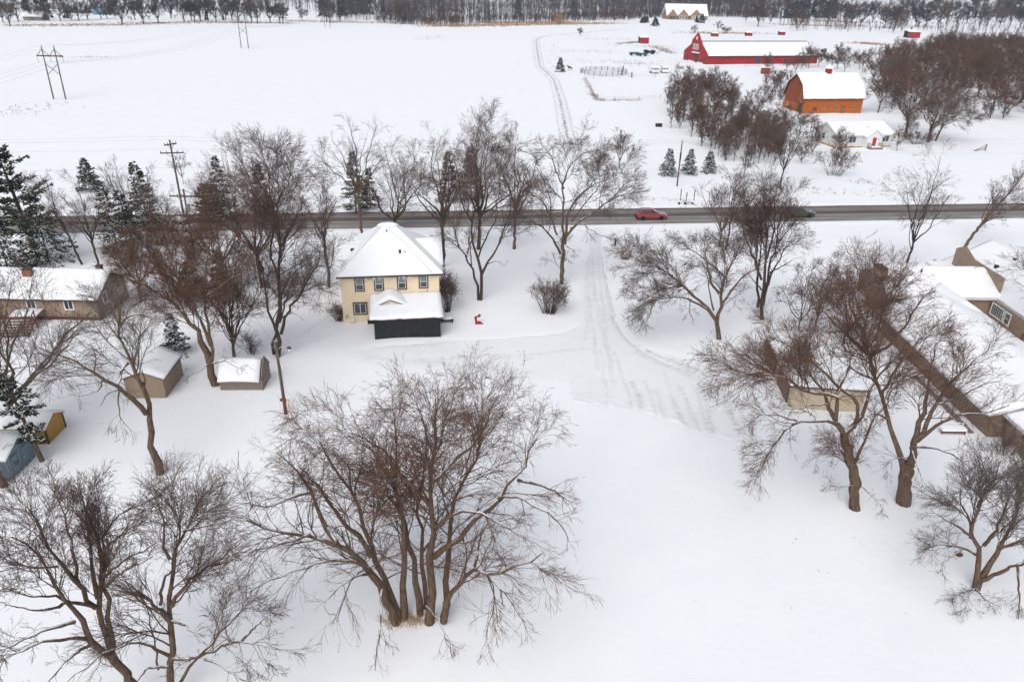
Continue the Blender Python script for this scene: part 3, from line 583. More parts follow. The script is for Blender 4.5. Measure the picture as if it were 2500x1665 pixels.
hero('bare_tree', 'bare tree right of the driveway with long arching limbs reaching left', (1752, 828), Z6, [
    (.34, .04, [(1497, 785, 0), (1485, 640, 0), (1500, 540, .1), (1510, 420, .4), (1540, 300, .8), (1620, 150, 1.4), (1650, 60, 1.8)]),
    (.24, .03, [(1480, 640, 0), (1440, 570, -.2), (1330, 460, -.6), (1240, 370, -.8), (1160, 290, -1), (1090, 235, -1), (980, 200, -1), (880, 190, -1)]),
    (.18, .03, [(1430, 560, -.2), (1300, 470, -.8), (1150, 450, -1.6), (1010, 480, -2.4), (920, 550, -3)]),
    (.20, .03, [(1510, 520, .2), (1580, 430, .2), (1680, 290, .3), (1850, 190, .4)]),
    (.18, .03, [(1500, 430, .4), (1430, 330, .8), (1405, 150, 1.6), (1390, 20, 2)]),
    (.12, .02, [(1160, 290, -1), (1050, 250, -1.6), (940, 300, -2.2), (850, 380, -2.8)]),
    (.14, .02, [(1540, 300, .8), (1450, 200, 1), (1300, 90, 1.4), (1180, 20, 1.8)]),
    (.12, .02, [(1460, 560, 0), (1420, 400, 1), (1420, 260, 1.8), (1330, 150, 2.4)]),
    (.10, .02, [(1330, 460, -.6), (1250, 400, .4), (1200, 300, 1), (1100, 150, 1.6)]),
    (.10, .02, [(1010, 480, -2.4), (1000, 560, -3.2), (970, 640, -3.8)]),
    (.10, .02, [(1290, 470, -.8), (1280, 560, -2), (1310, 640, -2.8)]),
    (.10, .02, [(1240, 370, -.8), (1080, 390, -1.6), (960, 460, -2.2)]),
    (.10, .02, [(1560, 450, .2), (1620, 480, -.8), (1600, 540, -1.4)]),
], 18, (160, 1000, 3800, 6500), 'bark', 'twig', droop=.07, rt=.009)
hero('bare_tree', 'close cluster of straight bare trunks with a rounded crown above the road car', (1860, 780), ZM, [
    (.30, .04, [(1735, 1345, 0), (1748, 1100, .1), (1760, 900, .3), (1780, 650, .6), (1760, 470, .8)]),
    (.22, .03, [(1708, 1255, 1.5), (1715, 1000, 1.6), (1700, 760, 1.8), (1650, 560, 2), (1640, 480, 2)]),
    (.22, .03, [(1745, 1240, .2), (1785, 1000, .4), (1840, 800, .6), (1880, 620, .8), (1890, 480, 1)]),
    (.18, .03, [(1760, 1120, .2), (1840, 940, 0), (1920, 800, -.2), (1990, 720, -.4)]),
    (.16, .03, [(1735, 1050, .4), (1680, 880, .2), (1620, 740, 0), (1600, 620, 0)]),
    (.16, .03, [(1770, 900, .4), (1830, 700, 1.2), (1840, 520, 1.8), (1820, 420, 2)]),
    (.14, .02, [(1760, 1150, 0), (1700, 1080, -1), (1640, 1000, -1.6)]),
    (.14, .02, [(1790, 1000, .2), (1880, 950, -.8), (1960, 900, -1.4)]),
    (.14, .02, [(1720, 950, 1.4), (1740, 760, 2.2), (1720, 600, 2.8)]),
    (.12, .02, [(1850, 780, .5), (1930, 680, .2), (1980, 600, 0)]),
], 19, (150, 950, 3400, 5600), 'bark_dark', 'twig', droop=.05, rt=.010)
hero('bare_tree', 'large open bare tree at the left of the driveway mouth, bush at its foot', (1372, 693), ZM, [
    (.34, .26, [(367, 1120, 0), (370, 1000, 0), (378, 880, 0), (376, 800, 0)]),
    (.20, .03, [(360, 880, 0), (320, 780, -.2), (240, 680, -.6), (130, 620, -1), (20, 590, -1.4)]),
    (.22, .03, [(376, 810, 0), (365, 650, .4), (390, 560, .8), (380, 400, 1.4), (390, 280, 2), (450, 180, 2.4), (560, 120, 2.8)]),
    (.22, .03, [(390, 810, 0), (410, 600, .4), (445, 480, .6), (540, 390, .8), (700, 310, 1), (800, 260, 1.2)]),
    (.20, .03, [(400, 750, 0), (480, 640, -.2), (600, 560, -.4), (700, 490, -.6), (850, 420, -.8), (940, 350, -1)]),
    (.16, .03, [(385, 570, .8), (270, 580, .2), (240, 480, 0), (120, 410, -.4), (70, 320, -.6)]),
    (.12, .02, [(430, 690, 0), (500, 640, -.8), (600, 720, -1.8), (760, 780, -2.6)]),
    (.14, .02, [(335, 740, 0), (300, 620, 1), (290, 450, 2), (200, 250, 3)]),
    (.14, .02, [(440, 640, .2), (540, 500, 1), (640, 380, 1.8), (640, 230, 2.4)]),
    (.12, .02, [(600, 560, -.4), (700, 560, -1.2), (820, 530, -1.8)]),
    (.12, .02, [(385, 400, 1.4), (320, 230, 1.6), (290, 130, 1.8), (170, 130, 2)]),
    (.10, .02, [(400, 820, 0), (450, 850, -1), (480, 900, -1.6)]),
    (.10, .02, [(700, 490, -.6), (780, 400, 0), (880, 300, .4), (900, 250, .6)]),
], 20, (160, 950, 3400, 5200), 'bark', 'twig', droop=.05, rt=.010)
hero('bare_tree', 'three-stemmed bare tree standing in the snow right of the cream house', (1170, 733), Z2, [
    (.22, .03, [(1968, 985, 0), (1960, 850, 0), (1900, 600, .2), (1800, 470, .4), (1735, 340, .6), (1730, 200, .8), (1650, 60, 1)]),
    (.24, .03, [(1992, 985, 0), (2000, 750, .1), (1960, 480, .4), (1880, 300, .8), (1890, 100, 1.2), (1980, -200, 1.8), (1960, -500, 2.4), (2060, -780, 3)]),
    (.18, .03, [(2000, 700, .1), (2060, 580, 0), (2170, 400, -.2), (2230, 200, -.2), (2310, 50, -.2), (2300, -180, 0)]),
    (.12, .02, [(1970, 500, .4), (2100, 200, 1), (2200, -60, 1.6), (2180, -350, 2.2), (2300, -640, 2.8)]),
    (.08, .02, [(2060, 580, 0), (2150, 540, -.8), (2260, 590, -1.4)]),
    (.12, .02, [(1890, 100, 1.2), (1780, -100, 1.2), (1760, -400, 1.6), (1700, -650, 2)]),
    (.10, .02, [(1895, 600, .2), (1880, 400, 1), (1870, 220, 1.4)]),
    (.08, .02, [(1735, 330, .6), (1640, 280, 0), (1560, 290, -.4)]),
], 21, (110, 650, 2300, 3600), 'bark_dark', 'twig', droop=.04, rt=.010)
hero('bare_tree', 'leaning bare tree with several limbs behind the small grey shed', (526, 940), (0, 600, 2.614), [
    (.40, .05, [(1375, 880, 0), (1340, 740, 0), (1270, 580, .3), (1240, 500, .5), (1160, 380, .8), (1090, 300, 1), (1000, 260, 1.2), (900, 200, 1.4)]),
    (.22, .03, [(1350, 720, 0), (1345, 600, .4), (1320, 450, .8), (1280, 300, 1.2), (1300, 180, 1.6), (1200, 40, 2)]),
    (.20, .03, [(1345, 620, .3), (1300, 480, 1), (1230, 400, 1.6), (1130, 240, 2.2), (1050, 140, 2.6)]),
    (.14, .03, [(1300, 190, 1.6), (1310, 40, 2), (1330, -100, 2.6), (1280, -220, 3)]),
    (.12, .02, [(1300, 280, 1.2), (1380, 220, .6), (1500, 130, .2), (1600, 50, 0)]),
    (.12, .02, [(1160, 380, .8), (1080, 390, .2), (950, 380, -.2)]),
    (.14, .03, [(1200, 60, 2), (1140, -80, 2.4), (1160, -250, 3)]),
    (.08, .02, [(1350, 740, 0), (1440, 720, -1), (1540, 780, -1.6)]),
    (.08, .02, [(1330, 740, 0), (1260, 800, -1), (1190, 830, -1.4)]),
    (.10, .02, [(1000, 260, 1.2), (880, 180, 1), (800, 140, .8)]),
    (.10, .02, [(1310, 40, 2), (1400, -60, 2), (1460, -200, 2.2)]),
], 22, (110, 600, 2200, 3600), 'bark', 'twig_red', droop=.03, rt=.010)
hero('bare_tree', 'dense bare tree of paired dark trunks just behind the service pole', (683, 872), (620, 400, 3.41), [
    (.30, .04, [(200, 1600, 0), (210, 1350, .1), (200, 1100, .3), (190, 850, .6), (230, 600, 1), (200, 350, 1.4), (110, 150, 1.8), (120, -40, 2)]),
    (.22, .03, [(165, 1580, 0), (160, 1300, 0), (80, 1050, .2), (60, 800, .4), (10, 650, .6), (-40, 450, 1)]),
    (.20, .03, [(225, 1400, 0), (290, 1150, -.2), (400, 1020, -.4), (470, 900, -.6), (540, 760, -.6), (560, 640, -.6)]),
    (.16, .03, [(200, 1120, .3), (280, 900, .4), (400, 800, .4), (460, 740, .4)]),
    (.16, .03, [(190, 900, .5), (120, 700, .8), (130, 500, 1.4), (200, 200, 2), (300, -40, 2.6), (260, -150, 2.8)]),
    (.14, .02, [(230, 600, 1), (310, 430, 1), (400, 250, 1), (380, 100, 1.2)]),
    (.14, .02, [(210, 1300, 0), (290, 1030, .8), (350, 980, 1), (450, 880, 1.4)]),
    (.12, .02, [(70, 820, .4), (20, 700, -.4), (-80, 640, -.8)]),
    (.10, .02, [(240, 1250, 0), (330, 1200, -1.2), (400, 1250, -1.8)]),
    (.12, .02, [(200, 350, 1.4), (60, 250, 1), (-60, 100, .8)]),
], 23, (170, 1050, 3600, 5800), 'bark_dark', 'twig', droop=.05, rt=.010)

def height(base, top): return W(top[0], top[1], G(*base)[1])[2]
def place(meshes, name, label, px, group=None, rz=None, sc=1.0, cat='tree', tilt=(0, 0)):
    g = G(*px); return put_tree(meshes, name, label, (g[0], g[1], 0), rnd.random()*6.28 if rz is None else rz, sc, group, cat, tilt)

# roadside and garden trees, each with its own shape: base px, top px, spread m, fork, limbs, trunk r, lean, upright, bark, twig
MID = [
    ('bare_tree', 'very tall sparse vase-shaped bare tree rising behind the cream house to its left', (884, 574), (865, 245), 5.2, .42, 9, .24, (-.4, 0), .9, 'bark', 'twig_grey', (60, 240, 700, 900)),
    ('bare_tree', 'many-stemmed spreading bare tree showing above the peak of the cream house roof', (965, 556), (960, 345), 6.5, .10, 9, .24, (0, 0), .35, 'bark_dark', 'twig', (80, 420, 1600, 2600)),
    ('bare_tree', 'straight-trunked bare tree just behind the right corner of the cream house', (1083, 652), (1070, 300), 5.0, .42, 8, .30, (-.3, 0), .6, 'bark_dark', 'twig', (80, 420, 1700, 2800)),
    ('bare_tree', 'tall bare tree directly behind the three-stemmed tree near the house', (1168, 608), (1175, 285), 5.0, .35, 8, .32, (.3, 0), .7, 'bark_dark', 'twig', (80, 420, 1600, 2600)),
    ('bare_tree', 'bare tree between the three-stemmed tree and the large open tree at the driveway', (1255, 607), (1262, 320), 4.4, .40, 7, .27, (.2, 0), .5, 'bark', 'twig', (70, 380, 1400, 2200)),
    ('bare_tree', 'slim bare tree with a snow-streaked trunk left of the cream house', (805, 703), (790, 392), 3.4, .50, 6, .24, (-.4, 0), .6, 'bark', 'twig', (60, 320, 1300, 2100)),
    ('bare_tree', 'small vase-shaped bare tree at the road edge left of the dark car', (1754, 604), (1770, 410), 4.0, .25, 8, .16, (.2, 0), .8, 'bark', 'twig', (60, 300, 1100, 1500)),
    ('bare_tree', 'thin straight bare tree beside the small vase-shaped tree at the road edge', (1772, 610), (1790, 405), 2.2, .5, 5, .17, (.3, 0), .8, 'bark_dark', 'twig', (40, 180, 600, 900)),
    ('bare_tree', 'lone narrow bare tree in the snow above the tan house on the right', (2213, 640), (2250, 345), 3.4, .2, 7, .20, (.6, 0), .9, 'bark_dark', 'twig_grey', (60, 280, 1000, 1400)),
    ('bare_tree', 'strongly leaning bare tree at the roadside on the right', (2354, 603), (2470, 405), 4.0, .38, 7, .28, (4.6, 0), .5, 'bark', 'twig', (60, 300, 1100, 1700)),
    ('bare_tree', 'open greenish-grey bare tree in front of the tan house at the right edge', (2535, 845), (2470, 515), 5.6, .32, 8, .24, (-1.2, -1), .6, 'bark_dark', 'twig_grey', (80, 400, 1500, 2200)),
    ('bare_tree', 'left-leaning slender bare tree behind the ranch house roof', (200, 646), (138, 402), 3.0, .45, 6, .17, (-3.2, 0), .6, 'bark_dark', 'twig_grey', (50, 260, 900, 1300)),
    ('bare_tree', 'slender bare tree with upswept branches just right of the left-leaning one', (244, 652), (215, 420), 3.2, .35, 8, .19, (-.6, 0), .8, 'bark_dark', 'twig', (60, 300, 1000, 1400)),
    ('bare_tree', 'pale open bare tree between two dark spruces near the power pole', (328, 600), (300, 388), 3.6, .3, 7, .13, (-1, 0), .7, 'bark', 'twig_grey', (50, 220, 700, 900)),
    ('bare_tree', 'pale bare tree right of the dark spiky spruce beside the power pole', (385, 598), (378, 385), 3.2, .3, 7, .12, (-.3, 0), .7, 'bark', 'twig_grey', (50, 220, 700, 900)),
    ('bare_tree', 'crooked bare tree bending over the road beside the double power pole', (432, 600), (395, 450), 3.2, .4, 6, .14, (-2.4, 0), .4, 'bark_dark', 'twig', (50, 220, 700, 900)),
    ('bare_tree', 'bare tree with many fine stems over the left end of the ranch house', (20, 1052), (60, 640), 6.5, .22, 10, .30, (2.2, 1), .6, 'bark', 'twig', (130, 700, 2600, 4200)),
    ('bare_tree', 'bare tree with a thick trunk cut by the left edge beside the blue shed', (10, 1188), (20, 760), 5.0, .30, 8, .38, (-2.6, .5), .6, 'bark_warm', 'twig', (90, 450, 1800, 2800)),
    ('bare_tree', 'dense rust-brown tangled tree right of the grey shed tree', (572, 872), (600, 590), 3.2, .15, 10, .22, (.4, 0), .8, 'bark', 'twig_brush', (150, 900, 3400, 5600)),
    ('bare_tree', 'dense rust-brown bare tree with round crown behind the double power pole', (455, 742), (420, 520), 5.0, .28, 9, .22, (-.6, 0), .5, 'bark', 'twig_brush', (150, 900, 3600, 6000)),
    ('bare_tree', 'dense brown bare tree with wide crown right of the ranch house gable', (345, 738), (330, 545), 4.4, .28, 9, .20, (.4, 0), .5, 'bark', 'twig_brush', (130, 800, 3000, 5000)),
    ('bare_tree', 'dense reddish bare tree behind the paired dark trunks left of the house', (640, 702), (620, 350), 5.0, .3, 10, .26, (-.4, 0), .6, 'bark_dark', 'twig_red', (150, 900, 3400, 5600)),
    ('bare_tree', 'bare brown tree over the mixed brush left of the paired dark trunks', (552, 720), (560, 430), 4.2, .3, 8, .22, (0, 0), .6, 'bark', 'twig_red', (120, 700, 2600, 4200)),
    ('bare_tree', 'thin bare tree in the grove behind the cream garage, leftmost of that grove', (1948, 822), (1900, 640), 2.8, .3, 6, .12, (-.2, 0), .7, 'bark', 'twig', (50, 280, 1100, 1800)),
    ('bare_tree', 'thin bare tree in the grove behind the cream garage with a twisted crown', (1984, 826), (1985, 615), 3.0, .35, 7, .13, (.1, 0), .6, 'bark', 'twig', (60, 320, 1300, 2200)),
    ('bare_tree', 'bushy bare tree touching the brown gable wall behind the cream garage', (2062, 838), (2070, 640), 3.6, .2, 9, .16, (.2, 0), .5, 'bark_dark', 'twig', (100, 600, 2400, 4200)),
    ('bare_tree', 'straight bare tree in front of the brown chimney wall', (2136, 832), (2130, 625), 3.0, .45, 7, .15, (.1, 0), .6, 'bark_dark', 'twig', (60, 320, 1300, 2200)),
    ('bare_tree', 'dark single-trunk tree at the end of the thicket above the dark car', (1905, 459), (1915, 262), 3.4, .3, 9, .18, (.3, 0), .6, 'bark_dark', 'twig', (90, 500, 1600, 2400)),
    ('bare_tree', 'massive snow-lined bare tree right of the white cottage', (2266, 348), (2255, 178), 9.0, .28, 9, .50, (-.5, 0), .4, 'bark_snowy', 'twig', (110, 550, 1800, 2600)),
    ('bare_tree', 'snow-lined crooked bare tree behind the white cottage roof end', (2212, 325), (2190, 165), 8.0, .3, 9, .42, (-1, 0), .4, 'bark_snowy', 'twig', (110, 550, 1800, 2600)),
    ('bare_tree', 'second trunk bare tree immediately right of the massive snow-lined tree', (2283, 345), (2330, 190), 7.0, .3, 7, .34, (2.5, 0), .4, 'bark_snowy', 'twig', (80, 400, 1400, 2000)),
    ('young_tree', 'egg-shaped young tree with a reddish trunk in the snow beyond the road', (1512, 412), (1516, 306), 1.9, .22, 9, .10, (0, 0), 1.0, 'bark_warm', 'twig_grey', (60, 300, 900, 900)),
    ('young_tree', 'small pale sapling in the field right of the double power pole', (449, 452), (440, 368), 1.5, .3, 6, .06, (-.1, 0), 1.0, 'bark', 'twig_grey', (30, 120, 350, 300)),
    ('young_tree', 'pair of very tall bare whips beside the snowy pine left of the reddish tree', (578, 520), (545, 318), 1.6, .06, 4, .13, (-.5, 0), 1.0, 'bark', 'twig_grey', (14, 40, 80, 60)),
    ('young_tree', 'tiny reddish tree at the right corner of the white cottage', (2187, 369), (2195, 305), 1.8, .3, 6, .09, (0, 0), .8, 'bark_warm', 'twig_red', (40, 180, 500, 500)),
    ('young_tree', 'small leafless tree in the snow right of the three snowy spruces', (1815, 430), (1800, 372), 1.6, .2, 6, .06, (0, 0), .8, 'bark', 'twig_grey', (30, 120, 350, 300)),
    ('young_tree', 'round-headed small tree alone in the snow left of the red shelter', (1416, 88), (1416, 68), 2.6, .3, 9, .14, (0, 0), .7, 'far_bark', 'far_twig', (50, 240, 700, 0)),
    ('young_tree', 'small bare tree in the snow below the gabled far house', (1695, 86), (1700, 58), 2.4, .25, 7, .12, (0, 0), .9, 'far_bark', 'far_twig', (40, 160, 400, 0)),
    ('young_tree', 'thin bare tree right of the gabled far house, behind the long barn', (1752, 78), (1750, 50), 3.2, .3, 8, .14, (0, 0), .9, 'far_bark', 'far_twig', (40, 180, 500, 0)),
]
for k, (nm, lab, b, tp, spread, fork, nl, r, lean, upr, bm, tm, cnt) in enumerate(MID):
    Hh = height(b, tp)*.90; dist = G(*b)[1]
    far = max(.0085, dist*.000095)
    place(gtree(100+k+(50 if k == 8 else 0), Hh, spread*1.13, fork, nl, r, cnt, bm, tm, lean, upr, rt=far, l2=(.3, .6), droop=.03), nm, lab, b, rz=0, cat='tree')

# shrubs
def bush(seed, H, R, n, counts, bm='bark', tm='twig', r=.03, rt=.008, ell=(1, 1)):
    rng = np.random.default_rng(seed); L = []
    for k in range(n):
        a = rng.random()*6.28; s = R*math.sqrt(rng.random()); h = H*rng.uniform(.7, 1)*(1-.25*(s/R)**2)
        b = np.array([math.cos(a)*s*.25*ell[0], math.sin(a)*s*.25*ell[1], -.15]); e = np.array([math.cos(a)*s*ell[0], math.sin(a)*s*ell[1], h]); m = b+(e-b)*np.array([.4, .4, .55])+rng.normal(size=3)*.06
        L.append(([b, m, e], r, .008))
    return tree_meshes(finish_tree(L, rng, *counts, KL=6, rt=rt, low=.3, ns=3, l2=(.25, .5), m5=1.2), bm, tm)
BUSH = [
    ('bush', 'double-mounded brown bush with dry seed heads beside the driveway', (1340, 765), 3.9, 2.3, 75, (260, 1200, 3000, 1600), 'twig_red', (1.15, .8)),
    ('bush', 'tall narrow brown bush against the right side of the cream house', (1093, 762), 4.9, 1.15, 40, (200, 900, 2200, 1400), 'twig_red', (.9, 1)),
    ('bush', 'low rounded red-brown bush at the left corner of the cream house', (826, 783), 1.2, 1.0, 40, (120, 500, 1200, 0), 'twig_red', (1, .7)),
    ('bush', 'spiky tuft of orange-brown grass right of the driveway mouth', (1527, 633), .9, 1.0, 40, (60, 200, 300, 0), 'tan_grass', (1.1, .7)),
    ('bush', 'broad dark bush at the foot of the thicket by the road', (2035, 430), 5.0, 4.2, 44, (170, 700, 1500, 600), 'twig', (1.2, .8)),
    ('bush', 'low brown bush under the reddish tree left of the cream house', (690, 726), 3.0, 3.0, 60, (260, 1200, 3000, 1600), 'twig_brush', (1, .8)),
    ('bush', 'thin grey bush behind the grey shed', (615, 866), 1.8, 1.2, 24, (80, 300, 700, 0), 'twig_grey', (1, .8)),
    ('bush', 'round clump of leafless orange brush under the left lamp of the young trees', (395, 600), 3.2, 3.0, 50, (220, 1000, 2600, 1500), 'twig_brush', (1.3, .8)),
    ('bush', 'dry brown bush with orange leaves by the tan door of the right house', (2452, 1108), 2.2, 1.6, 26, (90, 400, 900, 500), 'twig_red', (1, 1)),
    ('bush', 'brown brush below the snow-lined trees at the cottage end', (2236, 352), 2.6, 3.0, 50, (160, 700, 1500, 0), 'twig_red', (1.3, .8)),
    ('bush', 'rust-coloured round bush at the wood edge beyond the field', (1367, 61), 9.0, 6.5, 50, (160, 700, 1600, 0), 'tan_grass', (1, 1)),
    ('bush', 'pale twiggy bush on the snow by the far edge of the round pen field', (1770, 82), 4.5, 4.5, 40, (120, 500, 900, 0), 'twig_grey', (1, 1)),
]
BUSH[7] = (BUSH[7][0], 'round clump of orange-brown brush in front of the road by the double power pole')+BUSH[7][2:]
for k, (nm, lab, b, H_, R_, n_, cnt, tm, ell) in enumerate(BUSH):
    place(bush(300+k, H_, R_, n_, tuple(int(c*.75) for c in cnt), 'bark_dark', tm, rt=max(.008, G(*b)[1]*.0001), ell=ell), nm, lab, b, rz=0, cat='bush')

# ------------------------------------------------------------------ conifers
def blades(pos, d, ln, wd, rng):
    n = len(pos); d = nrm(d); g = rng.normal(size=(n, 3)); s = nrm(np.cross(d, g))*wd[:, None]
    V = np.stack([pos, pos+d*(ln*.5)[:, None]+s, pos+d*ln[:, None], pos+d*(ln*.5)[:, None]-s], 1).reshape(-1, 3); return V, np.arange(n*4).reshape(-1, 4)
def conifer(seed, H, R, nw=18, per=6, npt=6, nb=5, mat_='needle', snow=.4, base=.06, droop=.25, power=.85, bl=.32, bw=.05, sn=1.0, uneven=.15, trunk_r=None, bark='bark_dark'):
    rng = np.random.default_rng(seed); tr = trunk_r or H*.014
    TP = np.array([[[0, 0, -.3], [0, 0, H*.5], [0, 0, H*.98]]]); TR = np.array([[tr, tr*.6, .01]])
    bp = []; bd = []; bln = []
    for w in range(nw):
        f = base+(1-base)*(w/nw)**.92
        for k in range(per):
            z = H*min(.985, f+rng.normal()*.35/nw); a = rng.random()*6.28; L = max(.12, R*(1-z/H)**power*rng.uniform(1-uneven*2, 1+uneven))
            bp.append((0, 0, z)); bd.append((math.cos(a), math.sin(a), .25-.1*rng.random())); bln.append(L)
    bp = np.array(bp); bd = nrm(np.array(bd)); bln = np.array(bln); n = len(bp)
    t = np.linspace(0, 1, 5); P = bp[:, None]+bd[:, None]*(bln[:, None]*t)[..., None]; P[:, :, 2] -= droop*bln[:, None]*t**1.6
    Rr = np.linspace(1, .3, 5)[None]*(bln*.014+.006)[:, None]
    tv, tq = tubes([(TP, TR, 6), (P, Rr, 3)])
    tt = rng.uniform(.18, 1.0, (n, npt*nb)); c = np.maximum(bln/R, .25); keep = rng.random(tt.shape) < np.sqrt(c)[:, None]
    f = tt*4; i = np.minimum(f.astype(int), 3); u = (f-i)[..., None]; ar = np.arange(n)[:, None]
    q = P[ar, i]*(1-u)+P[ar, i+1]*u; out = nrm(P[ar, i+1]-P[ar, i])
    side = np.stack([-out[..., 1], out[..., 0], 0*out[..., 0]], -1)*rng.choice([-1, 1], tt.shape)[..., None]
    lat = (bln[:, None]*.30*(1.1-tt))[..., None]*rng.random(tt.shape)[..., None]
    q = q+side*lat; q[..., 2] += rng.normal(size=tt.shape)*.05*bl/.3
    d = out+side*.7+rng.normal(size=q.shape)*.35; q = q[keep]; d = d[keep]
    nv, nq = blades(q, d, bl*rng.uniform(.6, 1.3, len(q)), np.full(len(q), bw)*rng.uniform(.7, 1.3, len(q)), rng)
    ms = [mesh_np('trunk', tv, tq, M[bark], True), mesh_np('crown', nv, nq, M[mat_])]
    if snow > 0:
        k = rng.random(len(q)) < snow; q2 = q[k]+np.array([0, 0, .05*bl/.3]); dd = d[k].copy(); dd[:, 2] *= .2; dd = nrm(dd); m = len(q2)
        s = np.stack([-dd[:, 1], dd[:, 0], 0*dd[:, 0]], 1)*(bw*1.5*sn*rng.uniform(.5, 1.3, m))[:, None]; ln = (bl*sn*.8*rng.uniform(.5, 1.1, m))[:, None]
        up = np.array([0, 0, .03*bl/.3])
        V = np.stack([q2, q2+dd*ln*.5+s, q2+dd*ln, q2+dd*ln*.5-s, q2+dd*ln*.5+up], 1).reshape(-1, 3); o = np.arange(m)[:, None]*5
        T = np.concatenate([o+np.array(x) for x in ([0, 1, 4], [1, 2, 4], [2, 3, 4], [3, 0, 4])])
        ms.append(mesh_np('snow', V, None, M['roofsnow'], False, T))
    return ms
